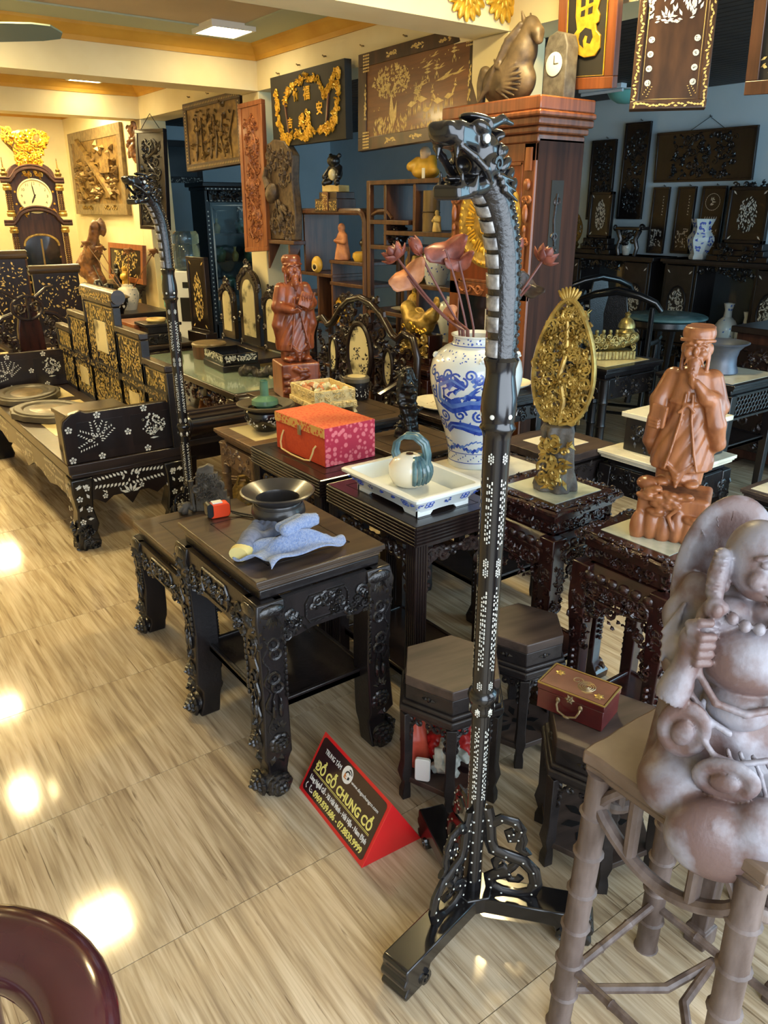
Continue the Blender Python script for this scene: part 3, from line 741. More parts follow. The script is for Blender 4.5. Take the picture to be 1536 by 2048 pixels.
def side_table(label, x0, y0, x1, y1, h, wood='ebony', carved='ebony_carved', topm='top_wood_dark', leg='plain', ap='carved', ah=.09, lw=.05, marble=None,
               shelf=None, edge='step', group=None, seed=1, name='side_table', cat='table', inset=.012, border=.07, rz=0., shelf_m=None, waist=None, wi=.035):
 cx, cy = (x0 + x1) / 2, (y0 + y1) / 2; hx, hy = (x1 - x0) / 2, (y1 - y0) / 2
 t = thing(name, label, cat, (cx, cy, 0), rz, group); T = .034
 b = B()
 if edge == 'step':
  b.box(-hx, -hy, h - .016, hx, hy, h); b.box(-hx + .006, -hy + .006, h - .024, hx - .006, hy - .006, h - .016); b.box(-hx + .012, -hy + .012, h - T, hx - .012, hy - .012, h - .024); zt = h - T
 elif edge == 'reed':
  zt = h - .07
  b.box(-hx + .004, -hy + .004, zt, hx - .004, hy - .004, h)
  for q in range(6):
   z = h - .006 - q * .0115
   for (a, c) in (((-hx, -hy), (hx, -hy)), ((hx, -hy), (hx, hy)), ((hx, hy), (-hx, hy)), ((-hx, hy), (-hx, -hy))): b.tube([(a[0] * .996, a[1] * .996, z), (c[0] * .996, c[1] * .996, z)], .0052, 6)
 elif edge == 'carved':
  zt = h - .05; b.box(-hx + .012, -hy + .012, h - .018, hx - .012, hy - .012, h); b.box(-hx + .02, -hy + .02, zt, hx - .02, hy - .02, h - .018)
 elif edge == 'rough':
  zt = h - .035; g = random.Random(seed); P = []
  for (a, c) in (((-1, -1), (1, -1)), ((1, -1), (1, 1)), ((1, 1), (-1, 1)), ((-1, 1), (-1, -1))):
   for q in range(14):
    u = q / 14; P.append(((a[0] + (c[0] - a[0]) * u) * hx * g.uniform(.965, 1.02), (a[1] + (c[1] - a[1]) * u) * hy * g.uniform(.965, 1.02)))
  b.prism(P, h, zt, 'xy')
 to = obj('tabletop', b, topm, t, bev=.003 if edge != 'reed' else 0)
 if edge == 'carved':
  c = B(); m = 16
  for i in range(4):
   hd, hl = (hy, hx) if i % 2 == 0 else (hx, hy); c.at(rz=i * PI / 2)
   N = 24; c.tube([(-hl + 2 * hl * q / N, -hd + .004 + .006 * math.sin(q * PI / 6), h - .012) for q in range(N + 1)], .009, 6)
   c.carve(-hl * .95, h - .02, hl * .95, h - .004, seed + i, 20, .0035, -hd - .004, .013)
   c.m = c.m @ Matrix.Rotation(R(-90), 4, 'X'); 
   c.carve(-hl * .96, -hd + .004, hl * .96, -hd + .026, seed + 9 + i, 22, .003, -h - .001, .012)
  c.m = None; obj('carved_rim', c, carved, to)
 if marble:
  obj('marble_inset', B().box(-hx + border, -hy + border, h - .004, hx - border, hy - border, h + .0015), marble, to)
 elif edge in ('step', 'reed'):
  g = B(); q = border
  for (a, b_, c, d) in ((-hx + q, -hy + q, hx - q, -hy + q + .004), (-hx + q, hy - q - .004, hx - q, hy - q), (-hx + q, -hy + q, -hx + q + .004, hy - q), (hx - q - .004, -hy + q, hx - q, hy - q)): g.box(a, b_, h - .002, c, d, h + .0008)
  obj('panel_groove', g, 'ebony', to)
 wz = waist if waist else (.028 if edge != 'reed' else 0)
 if wz:
  wo = obj('waist', B().box(-hx + wi, -hy + wi, zt - wz, hx - wi, hy - wi, zt), wood, t, bev=.004)
  if wz > .04:
   c = B()
   for i in range(4):
    hd, hl = (hy, hx) if i % 2 == 0 else (hx, hy); c.at(rz=i * PI / 2); c.carve(-hl * .85, zt - wz + .01, hl * .85, zt - .01, seed + i, 26, .004, -hd + .034, .018)
   c.m = None; obj('carving', c, carved, wo)
 za = zt - wz; iz = inset
 for i in range(4):
  hd, hl = (hy - iz, hx - iz) if i % 2 == 0 else (hx - iz, hy - iz)
  apron(t, i, hd - .004, hl - lw * .7, za, ah, ap, wood, carved, seed + i)
 for i, (sx, sy) in enumerate(((-1, -1), (1, -1), (1, 1), (-1, 1))): LEGF[leg](t, (sx * (hx - iz), sy * (hy - iz), 0), i * PI / 2, za, lw, wood, carved, seed)
 if shelf is not None:
  e = iz + lw * .55; sb = B().box(-hx + e, -hy + e, shelf - .022, hx - e, hy - e, shelf)
  for (a, b_, c, d) in ((-hx + e, -hy + e, hx - e, -hy + e + .014), (-hx + e, hy - e - .014, hx - e, hy - e), (-hx + e, -hy + e, -hx + e + .014, hy - e), (hx - e - .014, -hy + e, hx - e, hy - e)): sb.box(a, b_, shelf - .022, c, d, shelf + .006)
  obj('shelf', sb, shelf_m or wood, t, bev=.003)
 return t
side_table('dark carved side table holding a black bowl and blue towel, with a lower shelf', .80, 1.64, 1.22, 2.16, .69, topm='top_wood', leg='scroll', ap='panel', ah=.13, lw=.085, shelf=.27, seed=3, inset=-.010, border=.075, wi=.014)
side_table('low dark carved side table behind the towel table, grey carved ornament on it', .86, 2.235, 1.30, 2.80, .467, topm='top_wood', leg='scroll', ap='panel', ah=.11, lw=.085, seed=7, inset=-.010, border=.075, wi=.014)
pair = 'pair of tall tables with reeded edges'
for (y0, y1, lb) in ((1.70, 2.21, 'tall dark table with reeded edges under the blue and white planter tray'), (2.255, 2.79, 'tall dark table with reeded edges under the red brocade box')):
 side_table(lb, 1.38, y0, 1.738, y1, .68, wood='rosewood', carved='rosewood_carved', topm='rosewood', leg='reed', ap='open', ah=.17, lw=.052, edge='reed', seed=5, group=pair, inset=.003, border=.05, shelf=.10)
side_table('light brown table with bamboo legs and marble top under the inlaid bowl', 1.42, 2.88, 1.79, 3.25, .65, wood='light_brown', carved='light_brown', topm='light_brown', leg='bamboo', ap='carved', ah=.10, lw=.045, marble='marble_yellow', seed=11, border=.055)
side_table('red-brown carved stand table with marble top under the gilded leaf carving', 1.75, 1.465, 2.075, 1.79, .72, wood='rosewood_red', carved='rosewood_red_carved', topm='rosewood_red', leg='carved', ap='bulge', ah=.16, lw=.06, edge='carved', marble='marble_green', seed=13, border=.05, waist=.05, inset=.0, shelf=.13)
side_table('red-brown carved stand table with marble top under the orange-brown sage statue', 1.70, 1.015, 2.045, 1.345, .72, wood='rosewood_red', carved='rosewood_red_carved', topm='rosewood_red', leg='carved', ap='bulge', ah=.16, lw=.06, edge='carved', marble='marble_green', seed=14, border=.05, waist=.05, inset=.0, shelf=.13)
side_table('dark table with marble top under the tall blue and white vase', 1.95, 2.00, 2.38, 2.412, .60, topm='dusty_wood', wood='dusty_dark', carved='dusty_dark', leg='carved', ap='bulge', ah=.13, lw=.055, marble='marble', seed=15, border=.05, shelf=.16, edge='carved')
side_table('dark wooden table under the black rootwood carving', 1.90, 2.42, 2.30, 2.82, .62, wood='rosewood', carved='rosewood_carved', topm='top_wood', ap='carved', ah=.08, seed=16, shelf=.12)
side_table('dark wooden table under the carved cream box of shells', 1.93, 3.00, 2.42, 3.56, .62, wood='rosewood', carved='rosewood_carved', topm='top_wood', ap='carved', ah=.08, seed=17)
side_table('dark wooden table under the red-brown scholar statue', 1.98, 3.60, 2.38, 4.02, .60, wood='rosewood', carved='rosewood_carved', topm='top_wood', ap='carved', ah=.08, seed=18, shelf=.12)
side_table('dark wooden table under the oval marble plate', 2.44, 2.80, 2.82, 3.22, .62, wood='ebony', topm='top_wood_dark', ap='carved', ah=.08, seed=19)
side_table('dusty wooden table with a rough-edged marble top beside the gilded carving', 2.46, 2.08, 2.86, 2.46, .60, wood='dusty_dark', carved='dusty_dark', topm='dusty_wood', leg='carved', ap='carved', ah=.13, lw=.06, marble='marble', seed=20, edge='rough', border=.09)
side_table('black carved table with pale marble top under the square carved pedestal', 2.72, 1.66, 3.14, 2.08, .60, topm='marble', leg='carved', ap='carved', ah=.12, lw=.06, marble='marble', seed=21, border=.06)
side_table('black table with bamboo legs and marble top under the brass dragon boat', 3.57, 2.72, 4.10, 3.22, .75, topm='ebony', leg='bamboo', ap='carved', ah=.12, lw=.06, marble='marble_yellow', seed=22, border=.06, edge='step')
side_table('black table with coin-lattice apron and marble top under the grey pot', 3.88, 2.13, 4.42, 2.62, .72, topm='ebony', leg='plain', ap='lattice', ah=.14, lw=.055, marble='marble', seed=23, border=.035, shelf=.36)
side_table('dark low table with pale marble top next to the black carved pedestal table', 3.02, 1.18, 3.44, 1.56, .50, topm='dusty_wood', leg='carved', ap='carved', ah=.10, lw=.055, marble='marble', seed=24, border=.03)
# square pedestal on the black carved table
t = thing('display_pedestal', 'square black carved pedestal with pale marble top standing on a table', 'stand', (2.955, 1.86, .60))
obj('body', B().box(-.15, -.15, .0, .15, .15, .15), 'ebony', t, bev=.006)
c = B()
for i in range(4): c.at(rz=i * PI / 2); c.carve(-.12, .025, .12, .12, 31 + i, 36, .0045, -.151, .024)
c.m = None; obj('carving', c, 'ebony_carved', t); obj('top_slab', B().box(-.165, -.165, .15, .165, .165, .172), 'marble', t, bev=.003)
# -- hexagonal stools
def hexpts(r, a0=0.): return [(r * math.cos(a0 + i * PI / 3), r * math.sin(a0 + i * PI / 3)) for i in range(6)]
def hex_stool(label, x, y, h, r, rz, seed=1, shelf='fret'):
 t = thing('hexagonal_stool', label, 'stool', (x, y, 0), rz, 'hexagonal wooden stools')
 top = B().prism([(q[0] * .94, q[1] * .94) for q in hexpts(r)], h, h - .03, 'xy'); obj('seat', top, 'dusty_wood', t, bev=.003)
 obj('frieze', B().prism([(q[0] * .93, q[1] * .93) for q in hexpts(r)], h - .03, h - .075, 'xy'), 'dusty_dark', t, bev=.002)
 ap_ = r * .93 * math.cos(PI / 6); s_ = r * .93
 for i in range(6):
  b = B().at(rz=PI / 6 + i * PI / 3 + PI / 2)
  for d in (-1, 1): b.leaf(0, h - .052, d * .022, 0, .5, -ap_ - .001, .004)
  b.ell((0, -ap_ - .001, h - .052), (.006, .004, .009), 6, 4); obj('frieze_mark', b, 'ebony', t)
 bm = B(); 
 for k, (q, z0, z1) in enumerate(((1.0, h - .088, h - .075), (1.05, h - .108, h - .088), (1.0, h - .118, h - .108))): bm.prism([(p[0] * q, p[1] * q) for p in hexpts(r)], z1, z0, 'xy')
 obj('moulding', bm, 'dusty_dark', t, bev=.004)
 zt = h - .118; l0 = None; a0_ = None
 for i in range(6):
  if l0 is None:
   b = B().rect_sweep([(r * .92, 0, 0), (r * .92, 0, .03), (r * .90, 0, .05), (r * .93, 0, .09), (r * .9, 0, .13), (r * .9, 0, zt)], [.013, .013, .010, .016, .013, .015])
   l0 = obj('leg', b, 'dusty_dark', t, bev=.002)
   c = B().at(rz=PI / 6 + PI / 2); w = r * .42; y = -r * .80
   for q in range(5): c.spiral((q - 2) * w * .42, zt - .02, .014, 1.2, q, 1 if q % 2 else -1, .0045, y)
   for d in (-1, 1):
    for q in range(3): c.spiral(d * w * .93, zt - .035 - .022 * q, .012, 1.2, q, d, .004, y)
   c.box(-w, y - .004, zt - .006, w, y + .006, zt); a0_ = obj('apron', c, 'dusty_dark', t)
  else: pdup(l0, t, rz=i * PI / 3); pdup(a0_, t, rz=i * PI / 3)
 zs = .075
 sh = B().prism([(p[0] * .92, p[1] * .92) for p in hexpts(r)], zs, zs - .018, 'xy')
 so = obj('shelf', sh, 'dusty_wood', t, bev=.002)
 f = B()
 for q in range(4):
  for d in (-1, 1):
   a = q * PI / 2 + d * .35; f.prism([(r * .18 * math.cos(a), r * .18 * math.sin(a)), (r * .42 * math.cos(a - .22), r * .42 * math.sin(a - .22)), (r * .55 * math.cos(a), r * .55 * math.sin(a)), (r * .40 * math.cos(a + .18), r * .40 * math.sin(a + .18))], zs + .0012, zs - .001, 'xy')
 f.prism([(-.014, 0), (0, -.014), (.014, 0), (0, .014)], zs + .0012, zs - .001, 'xy')
 obj('fretwork', f, 'black_plastic', so)
 return t
hex_stool('dusty hexagonal stool with a red bag and crumpled paper stuffed inside', 1.255, 1.375, .415, .158, R(-10), 1)
hex_stool('dusty hexagonal stool with an empty top behind the stool with bags', 1.553, 1.392, .43, .138, R(-10), 2)
hex_stool('dusty hexagonal stool under the dark red jewellery box', 1.405, .955, .40, .165, R(-12), 3)
# == dragon-headed stand
def on_pole(b, th, z, r): b.m = Matrix.Translation((0, 0, z)) @ Matrix.Rotation(th, 4, 'Z'); return b
def dragon_stand(label, x, y, rz):
 t = thing('dragon_stand', label, 'stand', (x, y, 0), rz, 'black dragon-headed stands')
 # tripod
 for i in range(3):
  b = B()
  P = [(0.02, .088), (.275, .088), (.28, .08), (.278, .062), (.287, .05), (.285, .036), (.272, .030), (.285, .014), (.28, 0), (.215, 0), (.213, .022), (.20, .03), (.196, .042), (.17, .045), (.02, .045)]
  b.prism(P, -.036, .036); leg = obj('tripod_leg', b, 'ebony_gloss', t, rz=R(5 + 120 * i), bev=.004)
  for d in (-1, 1): obj('foot_scroll', B().spiral(.222, .022, .017, 1.3, 2, 1, .006, d * .037), 'ebony_gloss', leg)
  # openwork bracket
  s = B(); F = (1., 1.0)
  C1 = [(.022, .33), (.03, .30), (.035, .24), (.045, .21), (.075, .20), (.115, .19), (.14, .165), (.148, .13), (.14, .10), (.11, .085), (.07, .088), (.045, .10), (.04, .125), (.06, .14), (.085, .15)]
  C2 = [(.035, .285), (.06, .305), (.09, .30), (.105, .28), (.10, .255), (.082, .25), (.078, .265), (.088, .27)]
  C3 = [(.10, .278), (.11, .25), (.105, .225), (.118, .215), (.125, .222)]
  C4 = [(.085, .15), (.07, .165), (.055, .155), (.05, .175), (.062, .19), (.072, .182)]
  C5 = [(.078, .15), (.09, .165), (.10, .18), (.088, .192), (.08, .183)]
  C6 = [(.078, .145), (.088, .128), (.105, .13), (.112, .142)]
  for cc, th in ((C1, .0135), (C2, .011), (C3, .010), (C4, .009), (C5, .009), (C6, .008)): s.tube([(p[0], 0, p[1]) for p in cc], th * 1.12, 8, flat=(.55, 1.1))
  br = obj('scroll_bracket', s, 'ebony_gloss', leg)
  d_ = B()
  for cc in (C1, C2):
   for q in range(0, len(cc), 1):
    for sd in (-1, 1): d_.ell((cc[q][0], sd * .0082, cc[q][1]), (.0026, .0014, .0026), 6, 4)
  obj('pearl_dots', d_, 'pearl', br)['kind'] = 'stuff'
 b = B(); b.prism(hexpts(.055, PI / 6), .092, .046, 'xy'); obj('hub', b, 'ebony_gloss', t, bev=.003)
 pole = B().lathe([(.022, .085), (.0215, .30), (.021, .585), (.0255, .59), (.027, .60), (.026, .615), (.030, .622), (.0325, .632), (.030, .642), (.023, .648), (.0235, .66), (.0245, .9), (.0262, 1.20), (.029, 1.212), (.0345, 1.22), (.030, 1.228), (.031, 1.235), (.0335, 1.25), (.0325, 1.28), (.027, 1.315), (.0275, 1.33), (.032, 1.345), (.026, 1.352)], 24)
 po = obj('pole', pole, 'ebony_gloss', t)
 # pearl inlay on the pole: strings of small chips and lozenges
 b = B(); g = random.Random(4)
 for th in (-40, 20, 80, 140, 200, 260):
  for (z0, z1, r) in ((.18 + .17, .56, .0216), (.70, .90, .0246), (.98, 1.13, .0262)):
   for col in (-.22, 0, .22):
    z = z0 + g.uniform(0, .02)
    while z < z1 - g.uniform(0, .02):
     l = g.uniform(.003, .008); on_pole(b, R(th) + col * .8, z, r); b.add([(r, -.0014, 0), (r, .0014, 0), (r, .0012, l), (r, -.0014, l)], [(0, 1, 2, 3)]); z += l + g.uniform(.002, .009)
  for zz, r in ((.665, .0236), (.93, .0247), (.95, .0249), (1.165, .0263), (.60, .0273)):
   on_pole(b, R(th), zz, r)
   for (u, v) in ((0, .009), (0, -.009), (.004, 0), (-.004, 0), (0, .003), (0, -.003), (.004, .005), (-.004, .005), (.004, -.005), (-.004, -.005)): b.add([(r, u - .0019, v), (r, u, v - .0028), (r, u + .0019, v), (r, u, v + .0028)], [(0, 1, 2, 3)])
 for i in range(6):
  for zz, r in ((1.246, .0338), (.603, .0272)): on_pole(b, R(60 * i + 20), zz, r); b.ell((r - .001, 0, 0), (.002, .005, .005), 6, 4)
  for zz in (.12, .15, .18, .21, .24, .27, .30): on_pole(b, R(60 * i + 30), zz, .0217); b.ell((.0217, 0, 0), (.0012, .0028, .0028), 6, 4)
 b.m = None; obj('pearl_inlay', b, 'pearl', po)['kind'] = 'stuff'
 # neck
 pts = [(0, 0, 1.345), (.001, 0, 1.40), (.003, 0, 1.45), (.007, 0, 1.50), (.015, 0, 1.545), (.030, 0, 1.585), (.050, 0, 1.62), (.075, 0, 1.645), (.10, 0, 1.66)]
 def spline(P, n):
  out = []; P = [Vector(p) for p in P]; m = len(P) - 1
  for i in range(n):
   u = i / (n - 1) * m; k = min(int(u), m - 1); f = u - k; p0 = P[max(k - 1, 0)]; p1 = P[k]; p2 = P[k + 1]; p3 = P[min(k + 2, m)]
   out.append(.5 * ((2 * p1) + (p2 - p0) * f + (2 * p0 - 5 * p1 + 4 * p2 - p3) * f * f + (3 * p1 - p0 - 3 * p2 + p3) * f ** 3))
  return out
 sp = spline(pts, 40)
 nb = B().tube(sp, [.0265 + .004 * i / 39 for i in range(40)], 16)
 nk = obj('neck', nb, 'ebony_carved', t)
 sc = B()
 for i in range(1, 38):
  T = (sp[i + 1] - sp[i - 1]).normalized(); up_ = Vector((0, 1, 0)); bk = T.cross(up_) * -1
  r = .0252 + .004 * i / 39
  for k in range(-3, 4):
   a = R(180 + k * 26 + (13 if i % 2 else 0)); n_ = (-bk) * -math.cos(a) + up_ * math.sin(a)
   p = sp[i] + (Vector((T.z, 0, -T.x)) * math.cos(a) + up_ * math.sin(a)) * r
   sc.ell(tuple(p), (.0048, .0048, .0042), 6, 4)
 so = obj('scales', sc, 'ebony_carved', nk); so['kind'] = 'stuff'
 for k in range(9):
  i0 = 1 + k * 3.6; b = B(); m = 5; vs = []; cols = 7
  for q in range(m):
   u = i0 + 2.5 * q / (m - 1); i = int(u); f = u - i; p = sp[i] * (1 - f) + sp[min(i + 1, 39)] * f; T = (sp[min(i + 1, 39)] - sp[max(i - 1, 0)]).normalized(); fr = Vector((T.z, 0, -T.x)); r = .0285 + .004 * u / 39
   for c in range(cols): a = R(-62 + 86 * c / (cols - 1)); vs.append(p + (fr * math.cos(a) + Vector((0, 1, 0)) * math.sin(a)) * r)
  b.add(vs, [(q * cols + c, q * cols + c + 1, (q + 1) * cols + c + 1, (q + 1) * cols + c) for q in range(m - 1) for c in range(cols - 1)])
  po_ = obj('pearl_plate', b, 'pearl_grey', nk)
  md = po_.modifiers.new('thick', 'SOLIDIFY'); md.thickness = .002; md.offset = 0
 # head
 s = Sculpt((-.09, -.085, -.075), (.135, .085, .125), .0022); K = .008
 s.cap((-.05, 0, .0), (.0, 0, .02), .036, .042, K); s.ell((.0, 0, .035), (.05, .046, .035), None, K)
 s.box((.055, 0, .054), (.088, .072, .042), (0, R(-6), 0), .012, K); s.ell((.10, 0, .058), (.020, .033, .020), None, K)     # upper jaw, nose
 for d in (-1, 1):
  s.ell((.108, d * .017, .066), (.011, .011, .010), None, .005)
  s.ell((.032, d * .034, .066), (.028, .017, .013), (0, R(-20), d * R(12)), .005)       # brow
  s.ell((.028, d * .040, .050), (.013, .009, .013), None, .004)                          # eye socket
  s.ell((.002, d * .040, .006), (.024, .014, .020), None, .006)                          # cheek
  s.path([(.085, d * .030, .035), (.055, d * .036, .020), (.025, d * .042, .000), (.0, d * .040, -.022)], [.006, .007, .007, .005], .004)  # lip
  s.path([(-.01, d * .022, .075), (-.045, d * .026, .088), (-.075, d * .030, .082)], [.010, .008, .004], .005)    # horn
  for q in range(4): s.ell((-.03 - .014 * q, d * .040, .03 - .02 * q), (.020, .008, .010), (0, R(25 + 10 * q), 0), .004)
  for q in range(3): s.cap((-.02 - .01 * q, d * .043, -.012 - .012 * q), (-.062 - .008 * q, d * .050, -.02 - .018 * q), .008, .002, .004)
  s.cap((.088, d * .022, .036), (.090, d * .022, .016), .007, .002, .002); s.cap((.072, d * .024, -.030), (.075, d * .025, -.006), .006, .002, .002)   # fangs
  s.cap((.045, d * .030, -.035), (.040, d * .036, -.012), .010, .003, .003)
 s.box((.045, 0, -.036), (.098, .064, .028), (0, R(8), 0), .009, K); s.ell((.015, 0, -.03), (.05, .040, .022), (0, R(10), 0), K)   # lower jaw
 s.ell((.0, 0, .085), (.042, .030, .010), (0, R(-8), 0), .006)
 s.ell((.062, 0, .004), (.036, .022, .018), None, .006, sub=True)                                                        # mouth
 s.ell((.055, 0, -.018), (.034, .016, .006), None, .004)                                                                 # tongue
 for q in range(6): s.ell((-.045 - .004 * q, 0, .06 - .022 * q), (.018, .034, .012), (0, R(30), 0), .004)
 h = s.obj('head', 'ebony_gloss', t, loc=(.092, 0, 1.655), rz=R(6), relax=1); h.scale = (.82, .82, .82)
 for d in (-1, 1): obj('eye', B().ell((.030, d * .046, .050), (.0085, .006, .0085), 12, 8), 'pearl', h)
 b = B()
 for d in (-1, 1):
  b.spiral(.0, .008, .014, 1.3, 0, 1, .004, d * .053)
  b.spiral(-.022, .030, .012, 1.2, 1, -1, .0035, d * .046)
 obj('cheek_scroll', b, 'ebony_carved', h)['kind'] = 'stuff'
 return t
ds = dragon_stand('tall black dragon-headed stand with pearl inlay next to the red sign', .995, .99, R(186))
d2 = dup(ds, (1.345, 3.42, 0), R(200), 'tall black dragon-headed stand next to the inlaid settee')
# == bamboo-legged stand and laughing Buddha
bs = thing('bamboo_stand', 'grey-brown stand with bamboo-shaped legs under the terracotta Buddha', 'stand', (1.11, .52, 0))
g = random.Random(2); P = []
for (a, c) in (((-1, -1), (1, -1)), ((1, -1), (1, 1)), ((1, 1), (-1, 1)), ((-1, 1), (-1, -1))):
 for q in range(10): u = q / 10; P.append(((a[0] + (c[0] - a[0]) * u) * .158 * g.uniform(.975, 1.01), (a[1] + (c[1] - a[1]) * u) * .172 * g.uniform(.975, 1.01)))
tp = B().prism(P, .70, .672, 'xy'); tp.prism([(p[0] * .97, p[1] * .97) for p in P], .672, .655, 'xy'); obj('tabletop', tp, 'bamboo_top', bs, bev=.005)
def bam(b, p0, p1, r, n=5, sg=12):
 p0, p1 = Vector(p0), Vector(p1); pts = []; rr = []
 for i in range(n):
  for u, k in ((.0, 1.10), (.03, .98), (.12, .93), (.85, .95), (.96, 1.03), (.985, 1.16)):
   t_ = (i + u) / n; pts.append(p0 + (p1 - p0) * t_); rr.append(r * k)
 pts.append(p1); rr.append(r); b.tube(pts, rr, sg); return b
for sx in (-1, 1):
 for sy in (-1, 1): obj('leg', bam(B(), (sx * .150, sy * .158, 0), (sx * .132, sy * .142, .66), .0255, 7, 14), 'bamboo_grey', bs)
for i in range(4):
 hd, hl = (.15, .135) if i % 2 == 0 else (.14, .145); b = B()
 pts = [(-hl + 2 * hl * q / 12, -hd, .60 - .085 * math.sin(PI * q / 12) ** .8) for q in range(13)]
 b.tube(pts, .0135, 9)
 b.tube([(-hl * .98, -hd, .585), (-hl * .80, -hd, .625), (-hl * .6, -hd, .66)], .0105, 8); b.tube([(hl * .98, -hd, .585), (hl * .80, -hd, .625), (hl * .6, -hd, .66)], .0105, 8)
 for d in (-.42, .42): b.tube([(d * hl, -hd, .535), (d * hl, -hd, .66)], .0125, 9)
 obj('curved_brace', b, 'bamboo_grey', bs, rz=i * PI / 2)
b = B()
for d in (-1, 1): b.tube([(-.14, d * .15, .10), (0, d * .02, .13), (.14, d * .0, .12)], .010, 8)
bam(b, (-.145, -.15, .17), (-.145, .15, .17), .010, 3, 8); bam(b, (.145, -.15, .14), (.145, .15, .14), .010, 3, 8); bam(b, (-.145, .15, .15), (.145, .15, .15), .010, 3, 8)
obj('stretcher', b, 'bamboo_grey', bs)
# low stool behind it, of which a leg with a block foot shows
st = thing('wooden_stool', 'low grey wooden stool with block feet behind the bamboo stand', 'stool', (1.47, .52, 0))
obj('seat', B().box(-.12, -.12, .30, .12, .12, .335), 'dusty_wood', st, bev=.005)
for sx in (-1, 1):
 for sy in (-1, 1): obj('leg', B().rect_sweep([(sx * .095, sy * .095, 0), (sx * .095, sy * .095, .05), (sx * .095, sy * .095, .052), (sx * .09, sy * .09, .30)], [.026, .026, .019, .019]), 'bamboo_grey', st, bev=.004)
def buddha():
 s = Sculpt((-.185, -.235, -.125), (.185, .12, .525), .0033); K = .010
 # broad hat hanging behind
 s.ell((-.012, .050, .338), (.104, .026, .156), (R(-6), 0, R(10)), .005); s.ell((-.010, .022, .344), (.089, .026, .137), (R(-6), 0, R(10)), .008, sub=True)
 for q in range(9): a = R(100 + 17 * q); s.path([(-.012 + .078 * math.cos(a), .036, .338 + .122 * math.sin(a)), (-.012 + .094 * math.cos(a), .030, .338 + .146 * math.sin(a))], .002, .002)
 # robe and legs
 fold = lambda th, z: .045 * np.sin(9 * th + 18 * z) * np.clip((.30 - z) / .2, 0, 1)
 s.loft([(-.0, .125, .100, 0, -.02), (.05, .120, .095, 0, -.025), (.12, .112, .09, 0, -.015), (.2, .102, .08, 0, 0), (.27, .095, .07, 0, .005), (.33, .088, .06, 0, .01), (.36, .055, .045, 0, .0)], fold, .01)
 s.ell((-.07, -.070, .02), (.080, .070, .060), (0, 0, R(20)), .014); s.ell((.05, -.10, .005), (.085, .055, .068), None, .012); s.ell((-.03, -.105, -.03), (.055, .04, .045), (0, R(25), 0), .008)
 s.path([(-.10, -.09, .06), (-.07, -.125, .02), (-.06, -.13, -.04)], .006, .005); s.path([(-.02, -.13, .05), (-.02, -.15, .0), (-.01, -.145, -.05)], .006, .005); s.path([(.03, -.15, .055), (.07, -.15, .03), (.09, -.13, -.02)], .006, .005)
 s.ell((-.005, -.158, -.02), (.105, .052, .075), (0, R(8), 0), .016); s.ell((.045, -.172, .0), (.06, .045, .075), None, .010)
 for x in (-.045, -.012, .022, .058): s.path([(x * .8, -.19, .03), (x, -.205 + abs(x) * .2, -.02), (x * 1.05, -.198 + abs(x) * .25, -.055)], .004, .006)
 s.ell((0, -.005, .325), (.095, .068, .050), None, K)
 s.ell((.008, -.052, .268), (.088, .076, .066), None, .006)                      # belly
 s.ell((.004, -.078, .190), (.062, .052, .042), None, .004)                      # lower bulge
 for d in (-1, 1): s.ell((d * .042, -.056, .335), (.045, .028, .028), (0, d * R(18), 0), .004)
 # robe edges
 s.path([(-.070, -.060, .345), (-.080, -.085, .30), (-.078, -.100, .25), (-.05, -.125, .215), (0, -.134, .205), (.05, -.125, .215), (.085, -.10, .26)], .0065, .003)
 s.path([(-.084, -.070, .32), (-.092, -.082, .26), (-.088, -.098, .215), (-.055, -.12, .18), (-.02, -.13, .165)], .006, .003)
 s.path([(-.062, -.10, .20), (-.068, -.12, .155), (-.04, -.135, .125), (0, -.14, .115), (.05, -.135, .125)], .0055, .003)
 for q in range(6): s.path([(-.015 + .022 * q, -.125, .13 - .004 * q), (-.002 + .022 * q, -.138, .10), (.012 + .024 * q, -.145, .055)], .0045, .004)
 # head, turned a little to its left
 hc = (.006, -.032, .428); ca, sa = math.cos(R(20)), math.sin(R(20))
 def H(x, y, z): return (hc[0] + x * ca - y * sa, hc[1] + x * sa + y * ca, hc[2] + z)
 hr = (0, 0, R(20))
 s.ell(hc, (.054, .054, .057), None, K); s.ell(H(0, -.014, -.026), (.050, .045, .032), hr, .009); s.ell(H(0, -.02, -.046), (.036, .034, .017), hr, .007)
 for d in (-1, 1):
  s.ell(H(d * .026, -.045, -.018), (.0205, .014, .017), hr, .005)
  s.ell(H(d * .054, .006, -.012), (.008, .014, .025), hr, .003); s.ell(H(d * .055, .003, -.044), (.010, .012, .015), hr, .003)
  s.path([H(d * .007, -.054, .017), H(d * .021, -.053, .023), H(d * .037, -.041, .015)], .0038, .0025)
  s.ell(H(d * .020, -.050, .008), (.013, .008, .006), hr, .0025)
  s.path([H(d * .009, -.0595, .006), H(d * .020, -.0595, .0105), H(d * .031, -.052, .006)], .0018, .0012, sub=True)
  s.path([H(d * .012, -.062, -.008), H(d * .027, -.060, -.022), H(d * .031, -.053, -.036)], .0016, .0018, sub=True)
  s.ell(H(d * .0095, -.059, -.013), (.006, .006, .005), hr, .002)
 s.ell(H(0, -.062, -.010), (.0125, .010, .009), hr, .0025); s.cap(H(0, -.050, .012), H(0, -.060, -.004), .005, .006, .003)
 s.path([H(-.025, -.055, -.027), H(-.012, -.063, -.034), H(0, -.065, -.036), H(.012, -.063, -.034), H(.025, -.055, -.027)], .0034, .0018, sub=True)
 s.path([H(-.014, -.060, -.043), H(0, -.064, -.046), H(.014, -.060, -.043)], .0038, .0025); s.ell(H(0, -.056, -.056), (.012, .009, .006), hr, .003)
